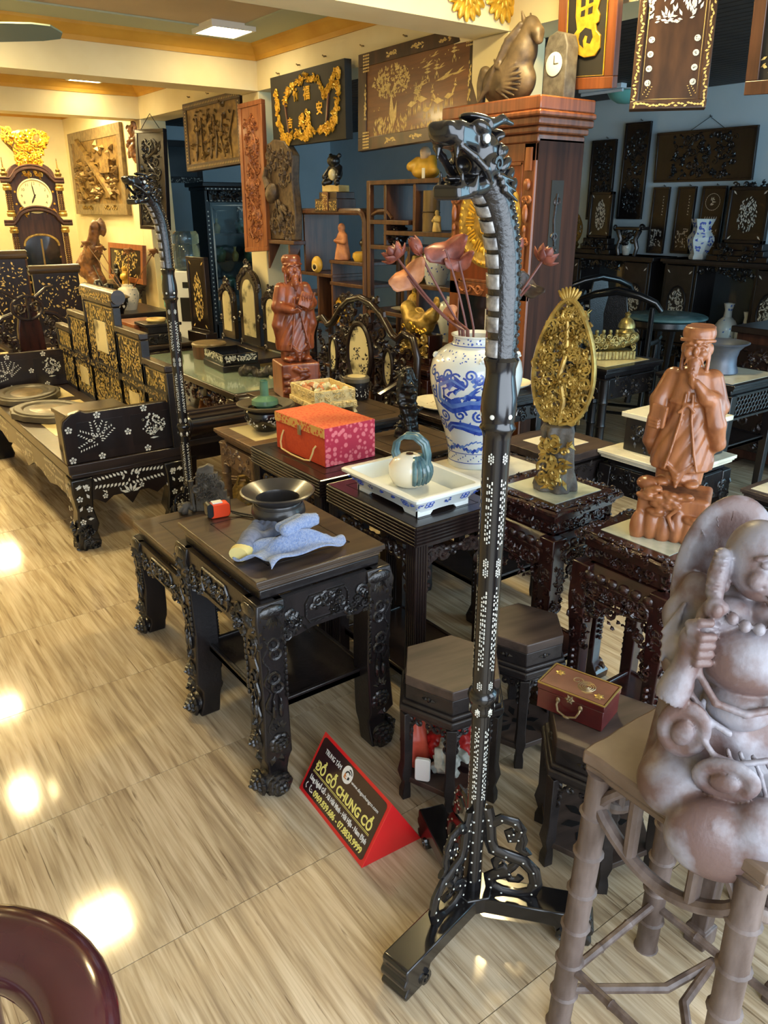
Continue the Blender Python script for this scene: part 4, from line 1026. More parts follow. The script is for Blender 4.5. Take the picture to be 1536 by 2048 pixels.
 for q in range(9): a = R(196 + 148 * q / 8); s.ell((.072 * math.cos(a) + .006, -.066 - .034 * abs(math.sin(a)), .392 + .056 * math.sin(a)), .0105, None, .002)
 # arms
 s.path([(-.072, .005, .345), (-.098, .0, .300), (-.102, -.045, .264), (-.086, -.085, .290)], [.031, .030, .026, .019], .008)
 s.path([(.080, .005, .350), (.115, .0, .30), (.110, -.055, .265), (.075, -.098, .275)], [.034, .034, .029, .020], .010)
 s.ell((-.104, -.020, .240), (.022, .032, .046), None, .008)
 for q in range(4): s.path([(-.100 - .004 * q, -.03 - .004 * q, .335 - .012 * q), (-.132, -.035 - .006 * q, .285 - .014 * q)], .0042, .004)
 # staff held in the fist, its end open below
 s.path([(-.058, -.052, .432), (-.063, -.060, .405), (-.066, -.068, .378)], [.014, .0165, .015], .003)
 for q in range(6): s.ell((-.058 - .002 * q, -.054 - .003 * q, .436 - .010 * q), (.017, .017, .003), (0, R(10), 0), .0018)
 s.ell((-.067, -.085, .358), (.018, .016, .020), None, .0025); s.ell((-.066, -.099, .360), (.010, .006, .012), None, .0018)
 for q in range(3): s.ell((-.070, -.082, .334 - .009 * q), (.020, .018, .0045), (0, R(14), 0), .0018)
 s.cap((-.068, -.072, .35), (-.108, -.098, .238), .016, .024, .003)
 s.cap((-.110, -.100, .230), (-.118, -.106, .214), .0275, .0285, .0025); s.cap((-.117, -.107, .210), (-.128, -.115, .190), .0195, .023, .0015, sub=True)
 s.ell((-.088, -.086, .300), (.029, .024, .031), None, .004)
 for q in range(4): s.path([(-.104 + .002 * q, -.098, .324 - .015 * q), (-.088, -.114, .322 - .015 * q), (-.066, -.105, .319 - .015 * q)], [.0078, .0080, .0072], .0012)
 s.path([(-.104, -.090, .330), (-.091, -.104, .341), (-.074, -.104, .342)], [.0085, .008, .007], .0015)
 for q in range(4): s.path([(.062 + .002 * q, -.112, .285 - .013 * q), (.084, -.116, .282 - .013 * q), (.098, -.102, .278 - .013 * q)], .0075, .0012)
 def ingot(c, rot, k):
  Q = Euler(rot).to_matrix(); f = Q @ Vector((0, -1, 0)); s.ell(c, (.046 * k, .014 * k, .062 * k), rot, .002)
  s.ell(tuple(Vector(c) + f * .014 * k), (.035 * k, .010 * k, .050 * k), rot, .0015, sub=True); s.ell(tuple(Vector(c) + f * .009 * k), (.019 * k, .010 * k, .028 * k), rot, .0015)
 ingot((-.090, -.108, .150), (R(10), R(10), R(-18)), 1.); ingot((-.018, -.150, .092), (R(26), R(66), R(0)), .95)
 s.ell((.07, -.155, .052), (.034, .006, .022), (R(24), 0, 0), .002)
 return s
bo = buddha().obj('buddha_statue', 'terracotta', None, loc=(1.085, .530, .702), rz=R(-46), label='terracotta laughing Buddha statue with hat, staff and gold ingots on bamboo stand', cat='statue')
bo.scale = (.86, .92, .97)
# == curved-arm chair cut by the frame
t = thing('armchair', 'glossy plum-red wooden chair with a thick curved arm', 'chair', (-.075, .735, 0))
pts = [(.158 * math.cos(R(a)), .158 * math.sin(R(a)), .715 + .02 * math.sin(R(a))) for a in range(-80, 175, 8)]
obj('arm', B().tube(pts, [.036 + .014 * math.sin(PI * i / (len(pts) - 1)) for i in range(len(pts))], 18, flat=(1.0, .8)), 'plum_wood', t)
for a in (-30, 60, 150): obj('arm_post', B().tube([(.155 * math.cos(R(a)), .155 * math.sin(R(a)), .44), (.150 * math.cos(R(a)), .150 * math.sin(R(a)), .6), (.156 * math.cos(R(a)), .156 * math.sin(R(a)), .72)], [.016, .013, .018], 12), 'plum_wood', t)
obj('seat', B().lathe([(0, .42), (.15, .42), (.175, .43), (.178, .45), (.17, .462), (0, .455)], 36), 'plum_wood', t)
for a in (45, 135, 225, 315): obj('leg', B().tube([(.13 * math.cos(R(a)), .13 * math.sin(R(a)), 0), (.14 * math.cos(R(a)), .14 * math.sin(R(a)), .2), (.13 * math.cos(R(a)), .13 * math.sin(R(a)), .43)], [.02, .017, .022], 12), 'plum_wood', t)
obj('splat', B().tube([(-.150, .0, .44), (-.165, 0, .58), (-.150, 0, .73)], .03, 10, flat=(.35, 1)), 'plum_wood', t)
# == red prism sign
t = thing('table_sign', 'red triangular sign with dark face and yellow lettering on the floor', 'sign', (.880, 1.613, 0), R(-93.5))
LN, SD = .356, .19; HH = SD * .866
obj('body', B().prism([(0, 0), (SD, 0), (SD / 2, HH)], 0, LN, 'yz'), 'sign_red', t, bev=.0015, smooth=False)
fr = R(60); nrm = Vector((0, -math.sin(fr), math.cos(fr)))
def fp(u, v, off=.0012): return (u, v * math.cos(fr) - off * math.sin(fr), v * math.sin(fr) + off * math.cos(fr))
def rr_poly(u0, v0, u1, v1, r, n=5):
 out = []
 for (cx, cy, a0) in ((u1 - r, v1 - r, 0), (u0 + r, v1 - r, 90), (u0 + r, v0 + r, 180), (u1 - r, v0 + r, 270)):
  for k in range(n + 1): a = R(a0 + 90 * k / n); out.append((cx + r * math.cos(a), cy + r * math.sin(a)))
 return out
def face_piece(name, polys, m, off):
 b = B()
 for P in polys: b.add([fp(u, v, off) for u, v in P], [tuple(range(len(P)))])
 return obj(name, b, m, t, smooth=False)
face_piece('sign_face', [rr_poly(.010, .012, LN - .010, SD - .010, .012)], 'sign_dark', .0008)
def fit_text(name, body, m, u, v, width, size, bold=0.):
 o = text(name, body, size, m, t, fp(u, v, .0016), (fr, 0, 0), .0003, 'LEFT', bold)
 w = max(v_.co.x for v_ in o.data.vertices) - min(v_.co.x for v_ in o.data.vertices); o.scale = (width / w, 1, 1); return o
fit_text('lettering', 'TRUNG TÂM', 'sign_white', .040, .143, .088, .020)
fit_text('lettering', 'ĐỒ GỖ CHUNG CỔ', 'sign_yellow', .028, .086, .300, .036, .0011)
fit_text('lettering', 'www.dogochungco.com', 'sign_white', .190, .140, .135, .014)
fit_text('lettering', 'Làng Nghề Gỗ - Xã Hải Minh - Hải Hậu - Nam Định', 'sign_white', .026, .052, .305, .020, .0005)
fit_text('lettering', '0969.839.686 - 07.8830.9999', 'sign_yellow', .068, .022, .262, .0255, .0007)
face_piece('rule_line', [[(.026, .079), (.330, .079), (.330, .0806), (.026, .0806)], [(.026, .0756), (.330, .0756), (.330, .0768), (.026, .0768)]], 'sign_yellow', .0014)
cir = lambda u, v, r, n=24: [(u + r * math.cos(2 * PI * k / n), v + r * math.sin(2 * PI * k / n)) for k in range(n)]
face_piece('logo_disc', [cir(.163, .150, .0245)], 'sign_white', .0014)
def arc(u, v, r0, r1, a0, a1, n=10): return [(u + r1 * math.cos(R(a0 + (a1 - a0) * k / n)), v + r1 * math.sin(R(a0 + (a1 - a0) * k / n))) for k in range(n + 1)] + [(u + r0 * math.cos(R(a1 + (a0 - a1) * k / n)), v + r0 * math.sin(R(a1 + (a0 - a1) * k / n))) for k in range(n + 1)]
face_piece('logo_mark', [arc(.165, .148, .0085, .013, 40, 170), [(.168, .137), (.177, .141), (.176, .148), (.169, .147)], arc(.168, .152, .012, .0155, 20, 110)], 'sign_black', .0018)
face_piece('logo_mark', [[(.151, .136), (.165, .136), (.165, .1395), (.157, .1395), (.157, .151), (.151, .149)], arc(.160, .147, .002, .005, 200, 300)], 'sign_orange', .0019)
face_piece('phone_icon', [arc(.030, .031, .0055, .0085, 120, 260), cir(.0265, .038, .0026, 8), cir(.0275, .0235, .0026, 8)], 'sign_white', .0014)
face_piece('phone_icon', [arc(.052, .031, .0065, .0095, 130, 320), cir(.046, .0385, .003, 8), cir(.0600, .0255, .003, 8), [(.050, .030), (.058, .030), (.058, .0315), (.050, .0315)]], 'sign_white', .0014)
# == things on the near tables
# black bowl
b = B().lathe([(0, .004), (.045, .004), (.055, .0), (.060, .008), (.075, .025), (.083, .045), (.080, .062), (.072, .072), (.070, .078), (.078, .088), (.110, .106), (.113, .112), (.108, .115), (.066, .090), (.063, .080), (.066, .06), (.06, .02), (0, .014)], 40)
b.lathe([(.073, .066), (.078, .070), (.074, .075)], 40, cap=False)
obj('bowl', b, 'iron_bowl', None, loc=(1.045, 1.955, .691), label='black wide-rimmed metal bowl on the carved side table', cat='bowl')
# glove and towel
t = thing('work_glove', 'grey work glove with yellow cuff lying beside the black bowl', 'glove', (.915, 1.86, .69), R(40))
s = Sculpt((-.12, -.07, -.005), (.13, .07, .07), .0035)
s.path([(-.09, 0, .022), (-.03, .0, .030), (.03, .01, .028)], [.027, .030, .028], .01)
for q in range(4): s.path([(.03, -.025 + .017 * q, .026), (.075, -.028 + .019 * q, .034), (.10, -.026 + .018 * q, .018)], [.014, .012, .010], .004)
s.path([(-.02, -.02, .03), (.02, -.045, .035), (.05, -.05, .025)], [.015, .013, .010], .006)
s.obj('hand', 'glove_grey', t, relax=2); obj('cuff', B().at((-.105, 0, .024), ry=R(90)).lathe([(.028, -.018), (.031, 0), (.028, .02), (.020, .02)], 16, sq=(.75, 1)), 'glove_cuff', t)
def cloth(name, m, pts, loc, rz, th, fn, nx=36, ny=24, parent=None, **kw):
 b = B(); vs = []
 for i in range(nx + 1):
  for j in range(ny + 1): vs.append(fn(i / nx, j / ny))
 b.add(vs, [(i * (ny + 1) + j, (i + 1) * (ny + 1) + j, (i + 1) * (ny + 1) + j + 1, i * (ny + 1) + j + 1) for i in range(nx) for j in range(ny)])
 o = obj(name, b, m, parent, loc=loc, rz=rz, **kw); md = o.modifiers.new('thick', 'SOLIDIFY'); md.thickness = th; md.offset = 1
 md = o.modifiers.new('sub', 'SUBSURF'); md.levels = 1; md.render_levels = 1; return o
def tw(u, v):
 x = -.13 + .26 * u + .02 * math.sin(v * 5); y = -.075 + .15 * v * (1 - .55 * u) + .02 * math.sin(u * 6)
 z = .010 + .045 * math.exp(-((u - .55) / .28) ** 2 - ((v - .55) / .42) ** 2) + .010 * math.sin(u * 11 + v * 4) * (1 - u * .5) + .006 * math.sin(v * 13 + u * 3) + .004
 return (x, y, z)
cloth('towel', 'towel_blue', None, (.965, 1.745, .693), R(10), .006, tw, label='crumpled blue towel lying over the table edge', cat='towel')
s = Sculpt((-.07, -.05, -.005), (.08, .05, .05), .0035)
s.path([(-.05, .0, .018), (.02, -.012, .022), (.055, -.02, .02)], [.018, .022, .018], .008); s.path([(-.04, .03, .016), (.03, .02, .018)], [.014, .017], .008); s.ell((.062, -.02, .02), (.014, .018, .014), None, .004, sub=True)
s.obj('rolled_cloth', 'towel_blue', None, loc=(.995, 1.755, .752), rz=R(20), relax=2, label='rolled end of blue cloth on top of the towel', cat='cloth')
# tape measure with its cord
t = thing('tape_measure', 'orange and black tape measure lying on the carved side table', 'tape measure', (.925, 2.128, .691), R(-8))
obj('case', B().prism(rr_poly(-.034, .0, .034, .046, .012), -.017, .017), 'tape_orange', t, bev=.003)
obj('grip', B().prism(rr_poly(-.040, .004, -.020, .050, .010), -.0185, .0185), 'black_plastic', t, bev=.002)
obj('blade_label', B().box(-.02, -.012, .046, .012, .012, .0505), 'label_white', t, bev=.001)
obj('wrist_cord', B().tube([(.034, 0, .012), (.06, -.02, .006), (.09, -.05, .004), (.105, -.09, .004), (.09, -.075, .004), (.06, -.035, .004), (.04, -.01, .008)], .0028, 6), 'black_plastic', t)
# grey carved ornament on the low table
t = thing('carved_ornament', 'grey carved rockery ornament with stepped edge on the low table', 'ornament', (1.15, 2.735, .467), R(-35))
bd = B(); pr_ = [(-.05, 0), (.085, 0), (.085, .055), (.075, .055), (.075, .085), (.065, .085), (.065, .11), (.055, .11), (.055, .135), (.045, .135), (.045, .16), (.030, .16), (.030, .185), (.01, .195), (-.01, .185), (-.03, .18), (-.04, .15), (-.045, .1)]
bd.prism(pr_, -.012, .012); obj('backboard', bd, 'grey_wood', t, bev=.002)
c = B().carve(-.04, .02, .05, .15, 5, 60, .006, -.013, .018, (.35, .35, .3)); obj('carving', c, 'grey_wood', t)
bc = B()
bc.lathe([(.012, 0), (.012, .02), (.008, .025), (.008, .12), (.012, .125), (0, .13)], 10, (-.062, 0, 0)); obj('pillar', bc, 'grey_wood', t)
s = Sculpt((-.06, -.04, -.005), (.05, .04, .055), .003)
for q in range(12): g = random.Random(q); s.ell((g.uniform(-.035, .03), g.uniform(-.02, .02), g.uniform(.005, .035)), g.uniform(.008, .016), None, .004)
s.obj('rock_piece', 'grey_wood', t, loc=(-.085, -.035, .002))
# red brocade box
t = thing('gift_box', 'red brocade gift box with a cord handle on the reeded table', 'box', (1.585, 2.545, .681), R(2))
obj('body', B().box(-.117, -.175, 0, .117, .175, .112), 'red_plain', t, bev=.002)
obj('lid', B().box(-.119, -.177, .113, .119, .177, .152), 'red_brocade', t, bev=.002)
obj('lid_band', B().box(-.1205, -.177, .114, -.1188, .177, .150), 'gold_brocade', t)
obj('side_cloth', B().box(-.118, -.1785, 0.001, .118, -.1758, .1515), 'pink_brocade', t)
obj('clasp', B().box(-.1245, -.016, .092, -.118, .004, .132), 'brass_old', t, bev=.002)
obj('cord_handle', B().tube([(-.119, .115, .085), (-.125, .122, .06), (-.128, .127, .035), (-.135, .11, .012), (-.138, .03, .006), (-.138, -.06, .006), (-.135, -.095, .012), (-.128, -.105, .04), (-.125, -.11, .06), (-.119, -.118, .072)], .0036, 8), 'cord', t)
# blue and white planter tray
t = thing('planter_tray', 'white porcelain tray with blue floral motifs on the reeded table', 'tray', (1.545, 1.93, .681), R(0))
b = B(); a_, c_ = .150, .212
def loop(hx, hy, z, r=.012): return [(p[0], p[1], z) for p in rr_poly(-hx, -hy, hx, hy, r, 2)]
L_ = [loop(.108, .168, .014), loop(.110, .170, .020), loop(.138, .200, .064), loop(.150, .212, .066), loop(.151, .213, .074), loop(.146, .208, .078), loop(.126, .188, .076), loop(.124, .186, .070), loop(.104, .164, .028)]
n_ = len(L_[0]); vs = [p for l in L_ for p in l]
b.add(vs, [(i * n_ + k, i * n_ + (k + 1) % n_, (i + 1) * n_ + (k + 1) % n_, (i + 1) * n_ + k) for i in range(len(L_) - 1) for k in range(n_)] + [tuple(range(n_))[::-1], tuple((len(L_) - 1) * n_ + k for k in range(n_))])
obj('basin', b, 'ceramic_white', t)
f = B()
for sx in (-1, 1):
 for sy in (-1, 1):
  f.prism([(sx * .108, .0), (sx * .055, 0), (sx * .045, .012), (sx * .0, .016), (sx * .0, .02), (sx * .108, .02)][::sx], sy * .158, sy * .168); f.at(rz=PI / 2)
  f.prism([(sx * .166, .0), (sx * .10, 0), (sx * .09, .012), (sx * .0, .016), (sx * .0, .02), (sx * .166, .02)][::sx], sy * .098, sy * .108); f.m = None
obj('foot', f, 'ceramic_white', t)
m = B(); tilt = math.atan2(.028, .044)
def motif(b, kind, x, z, s_=1.):
 if kind == 0:
  for k in range(4): a = R(45 + 90 * k); b.tube([(x + .010 * s_ * math.cos(a) + .0085 * s_ * math.cos(2 * PI * q / 10), -.0006, z + .009 * s_ * math.sin(a) + .0072 * s_ * math.sin(2 * PI * q / 10)) for q in range(10)], .0013, 5, close=True)
 elif kind == 1:
  for q in range(7): b.dot(x + random.Random(q).uniform(-.012, .012), z + random.Random(q + 9).uniform(-.010, .010), .0042, -.0012, 6)
 else:
  b.spiral(x, z, .009, 1.2, 0, 1, .0012, -.0008); b.chip(x + .012, z + .004, .014, .6, .4, -.001); b.chip(x - .010, z - .006, .012, -.8, .4, -.001)
for side, (hd, hl) in enumerate(((.190, .15), (.130, .21), (.190, .15), (.130, .21))):
 M0 = Matrix.Rotation(side * -PI / 2, 4, 'Z') @ Matrix.Translation((0, -(hd - .0035), .042)) @ Matrix.Rotation(tilt, 4, 'X'); m.m = M0
 k_ = [0, 1, 0] if side % 2 == 0 else [0, 1, 2, 2, 0]
 for i, kd in enumerate(k_): motif(m, kd, (i - (len(k_) - 1) / 2) * (hl * 1.5 / len(k_)), .001, 1.)
 for d in (-1, 1): motif(m, 2, d * hl * .78, .002)
m.m = None; obj('blue_motif', m, 'cobalt', t)['kind'] = 'stuff'
# gourd pot with arched handle standing in the tray
t = thing('gourd_pot', 'cream gourd-shaped pot with a ribbed blue arched handle in the tray', 'pot', (1.555, 1.955, .709), R(-55))
obj('body', B().lathe([(0, 0), (.035, 0), (.055, .012), (.070, .045), (.068, .075), (.050, .103), (.028, .114), (.022, .116), (.012, .114), (.010, .10), (0, .10)], 28, sq=(1.05, .95)), 'ceramic_cream', t)
obj('mouth', B().lathe([(.0, .1150), (.011, .1152), (.013, .117)], 14), 'sign_dark', t)
hb = B(); ah = [(-.040, 0, .09), (-.052, 0, .12), (-.045, 0, .155), (-.015, 0, .178), (.022, 0, .178), (.052, 0, .155), (.062, 0, .115), (.060, 0, .07)]
for q in range(5): a = 2 * PI * q / 5; hb.tube([(p[0] + .007 * math.cos(a), .010 * math.sin(a) + p[1], p[2] + .006 * math.cos(a)) for p in ah], .0075, 7)
obj('handle', hb, 'glaze_blue', t)
rb = B()
for q in range(9):
 th = R(-70 + 17.5 * q); pts = [(.012 + .058 * math.cos(a) * math.cos(th) + .004, .064 * math.cos(a) * math.sin(th), .056 + .054 * math.sin(a)) for a in [R(v) for v in range(70, -45, -12)]]; rb.tube(pts, .0085, 6)
obj('glaze_ribs', rb, 'glaze_blue', t)
# jewellery box
t = thing('jewellery_box', 'dark red lacquer box with brass trim and bail handle on a stool', 'box', (1.382, 1.035, .401), R(-74))
obj('body', B().box(-.088, -.052, 0, .088, .052, .056), 'lacquer_red', t, bev=.002)
obj('lid', B().box(-.090, -.054, .057, .090, .054, .074), 'lacquer_red', t, bev=.002); obj('lid_panel', B().box(-.084, -.048, .073, .084, .048, .0752), 'lacquer_top', t)
e = B()
for (p, q) in (((-.090, -.054), (.090, -.054)), ((.090, -.054), (.090, .054)), ((.090, .054), (-.090, .054)), ((-.090, .054), (-.090, -.054))): e.tube([(p[0] * .985, p[1] * .975, .0745), (q[0] * .985, q[1] * .975, .0745)], .0026, 6)
obj('brass_trim', e, 'brass', t)
h = B().tube([(-.030, -.054, .044), (-.030, -.062, .036), (-.024, -.066, .022), (0, -.068, .014), (.024, -.066, .022), (.030, -.062, .036), (.030, -.054, .044)], .0028, 7)
for d in (-1, 1): h.ell((d * .030, -.055, .045), (.006, .004, .009), 8, 5)
h.ell((0, -.068, .014), (.010, .004, .004), 8, 5); obj('bail_handle', h, 'brass_old', t)
h = B().flower(0, .058, .014, 6, -.054, .003); obj('lock_plate', h, 'brass_old', t)
M_ = B(); M_.m = Matrix.Translation((0, 0, .0755)) @ Matrix.Rotation(R(-90), 4, 'X')
for r_ in (.022, .017, .011, .006): ring(M_, 0.02, 0, r_, .0016)
M_.spiral(-.01, .012, .016, 1.2, 0, 1, .0015); M_.chip(.03, -.022, .03, .3, .45); obj('lid_relief', M_, 'brass_old', t)
for (x, z) in ((-.060, .018), (.062, -.022)):
 M_ = B(); M_.m = Matrix.Translation((0, 0, .0755)) @ Matrix.Rotation(R(-90), 4, 'X'); M_.flower(x, z, .014, 6, -.0005, .002); obj('lid_stud', M_, 'brass', t)
# stuffed bags in the first stool
s = Sculpt((-.10, -.09, -.005), (.10, .09, .17), .004)
for q in range(7): g = random.Random(q + 40); s.ell((g.uniform(-.04, .04), g.uniform(-.04, .04), g.uniform(.04, .10)), (g.uniform(.035, .055), g.uniform(.035, .05), g.uniform(.03, .05)), (g.uniform(0, 1), g.uniform(0, 1), 0), .012)
s.noise(.006, 60, 3); s.obj('plastic_bag', 'bag_red', None, loc=(1.278, 1.385, .078), label='red plastic bag stuffed under the hexagonal stool', cat='bag')
s = Sculpt((-.06, -.05, -.005), (.06, .05, .16), .004)
s.loft([(0, .035, .03, 0, 0), (.03, .042, .034, 0, 0), (.09, .035, .03, 0, .005), (.14, .022, .016, .01, .01)], lambda th, z: .08 * np.sin(4 * th + 30 * z)); s.obj('paper_bag', 'bag_orange', None, loc=(1.178, 1.425, .079), rz=R(20), label='orange bag next to crumpled paper under the stool', cat='bag')
obj('plastic_tub', B().prism(rr_poly(-.022, 0, .022, .075, .008), -.006, .006), 'plastic_white', None, loc=(1.137, 1.352, .079), rz=R(-50), bev=.002, label='white plastic lid upright beside the orange bag', cat='lid')
s = Sculpt((-.07, -.06, -.005), (.07, .06, .14), .004)
for q in range(14): g = random.Random(q + 3); s.box((g.uniform(-.03, .03), g.uniform(-.025, .025), g.uniform(.02, .10)), (g.uniform(.03, .06), g.uniform(.02, .05), g.uniform(.02, .05)), (g.uniform(0, 3), g.uniform(0, 3), g.uniform(0, 3)), .002, .003)
s.obj('crumpled_paper', 'paper', None, loc=(1.205, 1.318, .079), relax=0, label='crumpled white paper stuffed under the hexagonal stool', cat='paper')
# == tall blue and white vase
VP = [(0, 0), (.100, 0), (.104, .008), (.102, .03), (.104, .06), (.110, .10), (.122, .15), (.138, .20), (.158, .26), (.175, .32), (.184, .37), (.185, .41), (.177, .45), (.158, .485), (.128, .51), (.106, .52), (.097, .53), (.096, .55), (.104, .556), (.105, .562), (.098, .562), (.088, .55), (.088, .50), (0, .48)]
t = thing('porcelain_vase', 'tall white porcelain vase painted with a blue dragon', 'vase', (2.135, 2.262, .602), R(0)); t.scale = (1, 1, .95)
obj('body', B().lathe(VP, 48), 'ceramic_white', t)
vz = [p[1] for p in VP[1:20]]; vr = [p[0] for p in VP[1:20]]
def vp_(th, z, off=.0008): r = float(np.interp(z, vz, vr)) + off; return (r * math.cos(th), r * math.sin(th), z)
def ribbon(b, path, w, off=.0008):       # path of (theta, z) painted on the vase with width w
 n = len(path); vs = []; ww = w if isinstance(w, list) else [w] * n
 for i, (th, z) in enumerate(path):
  r = float(np.interp(z, vz, vr)); a = path[max(i - 1, 0)]; c = path[min(i + 1, n - 1)]; dx, dz = (c[0] - a[0]) * r, c[1] - a[1]; l = math.hypot(dx, dz) + 1e-9
  for sd in (-1, 1): vs.append(vp_(th - sd * dz / l * ww[i] / 2 / r, z + sd * dx / l * ww[i] / 2, off))
 b.add(vs, [(2 * i, 2 * i + 1, 2 * i + 3, 2 * i + 2) for i in range(n - 1)]); return b
def vspiral(b, th, z, r, turns, a0, d, w, off=.0008):
 R0 = float(np.interp(z, vz, vr)); ribbon(b, [(th + r * (1 - .85 * i / 17) * math.cos(a0 + d * turns * 2 * PI * i / 17) / R0, z + r * (1 - .85 * i / 17) * math.sin(a0 + d * turns * 2 * PI * i / 17)) for i in range(18)], w, off)
F0 = R(226)       # side turned to the room
b = B(); pale = B()
for side in (F0, F0 + PI):
 q = [(-.2, .37), (-.5, .40), (-.85, .37), (-.9, .31), (-.55, .285), (-.1, .31), (.3, .31), (.75, .27), (.7, .20), (.2, .18), (-.3, .20), (-.65, .20), (-.95, .16)]
 path = []
 for i in range(len(q) - 1):
  for k in range(5): u = k / 5; path.append((side + (q[i][0] * (1 - u) + q[i + 1][0] * u), q[i][1] * (1 - u) + q[i + 1][1] * u))
 ribbon(b, path, [.022 + .040 * math.sin(PI * (i / len(path)) ** .7) for i in range(len(path))])
 ribbon(pale, path, [.004 + .014 * math.sin(PI * (i / len(path)) ** .7) for i in range(len(path))], .0014)
 g = random.Random(8)
 for i in range(13): a = -1.1 + 2. * i / 12; vspiral(b, side + a, .42 - .016 * (i % 3), .024, 1.3, g.uniform(0, 6), (-1) ** i, .008)
 for i in range(24): th = side - .3 + g.uniform(-.45, .6); z = .355 + g.uniform(-.05, .05); ribbon(b if i % 3 else pale, [(th, z), (th + .06, z + .014), (th + .17, z + .024)], [.014, .010, .002])
 for (th, z) in ((-.85, .24), (.75, .35), (.95, .23), (-.35, .25), (.15, .245), (-1.1, .33), (.45, .37), (.5, .225), (-1.1, .2)): vspiral(b, side + th, z, .028, 1.5, g.uniform(0, 6), 1, .009)
 for i in range(16): a = path[6 + i * 3 if 6 + i * 3 < len(path) else -1]; ribbon(b, [(a[0], a[1] + .018), (a[0] + .03, a[1] + .030)], [.010, .001])
 for (th, z) in ((.30, .27), (.02, .18), (-.42, .28)):
  for k in range(4): ribbon(b, [(side + th, z), (side + th + .05 * math.cos(k * .5 - 1.2), z - .012), (side + th + .10 * math.cos(k * .5 - 1.2), z - .022 + .008 * k)], [.007, .005, .001])
for i in range(40): th = 2 * PI * i / 40; ribbon(b if i % 2 else pale, [(th, .085 + .010 * math.sin(th * 6)), (th + .1, .098 + .010 * math.sin(th * 6 + .6)), (th + .2, .088 + .010 * math.sin(th * 6 + 1.2))], .013); ribbon(pale, [(th, .11 + .014 * math.sin(th * 5)), (th + .16, .118 + .014 * math.sin(th * 5 + .8))], .006)
for z0 in (.028, .07): ribbon(b, [(2 * PI * i / 48, z0) for i in range(49)], .003)
for i in range(60): th = 2 * PI * i / 60; b.add([vp_(th, .035 + .008 * (i % 4)), vp_(th + .04, .035 + .008 * (i % 4)), vp_(th + .04, .041 + .008 * (i % 4)), vp_(th, .041 + .008 * (i % 4))], [(0, 1, 2, 3)])
g = random.Random(3)
for i in range(130): th = g.uniform(0, 2 * PI); z = g.choice((.495, .503, .47, .478, .485)) + g.uniform(-.004, .004); ribbon(b, [(th, z), (th + .03, z + g.uniform(-.004, .004))], .004)
for i in range(90): th = g.uniform(0, 2 * PI); z = g.uniform(.532, .548); ribbon(b, [(th, z), (th + .05, z + g.uniform(-.006, .006))], .005)
ribbon(b, [(2 * PI * i / 48, .522) for i in range(49)], .003)
obj('blue_painting', b, 'cobalt', t)['kind'] = 'stuff'; obj('pale_blue_painting', pale, 'cobalt_pale', t)['kind'] = 'stuff'
for k in range(4): obj('lion_lug', B().ell((vp_(F0 + .15 + k * PI / 2, .478)), (.013, .013, .012), 8, 6).ell(vp_(F0 + .09 + k * PI / 2, .472, .006), .006, 6, 4).ell(vp_(F0 + .21 + k * PI / 2, .472, .006), .006, 6, 4), 'ceramic_white', t)
# carved wooden lotus stems
MT = Vector((2.135, 2.262, 1.125))
def petal(b, c, dirv, ln, w, cup, up):
 d = Vector(dirv).normalized(); n = Vector(up) - d * Vector(up).dot(d); n.normalize(); s_ = d.cross(n); vs = []; N, M2 = 6, 4
 for i in range(N + 1):
  u = i / N; ww = w * math.sin(PI * min(1, .12 + u * .88)) ** .8 * (1 if u < .98 else .15)
  for j in range(-M2, M2 + 1):
   v = j / M2; vs.append(Vector(c) + d * (ln * u) + s_ * (ww * v) - n * (cup * (1 - v * v) * math.sin(PI * u) - cup * .6 * u * u))
 k = 2 * M2 + 1; b.add(vs, [(i * k + j, i * k + j + 1, (i + 1) * k + j + 1, (i + 1) * k + j) for i in range(N) for j in range(k - 1)]); return b
def thick(o, th=.003):
 md = o.modifiers.new('thick', 'SOLIDIFY'); md.thickness = th; md.offset = 0; return o
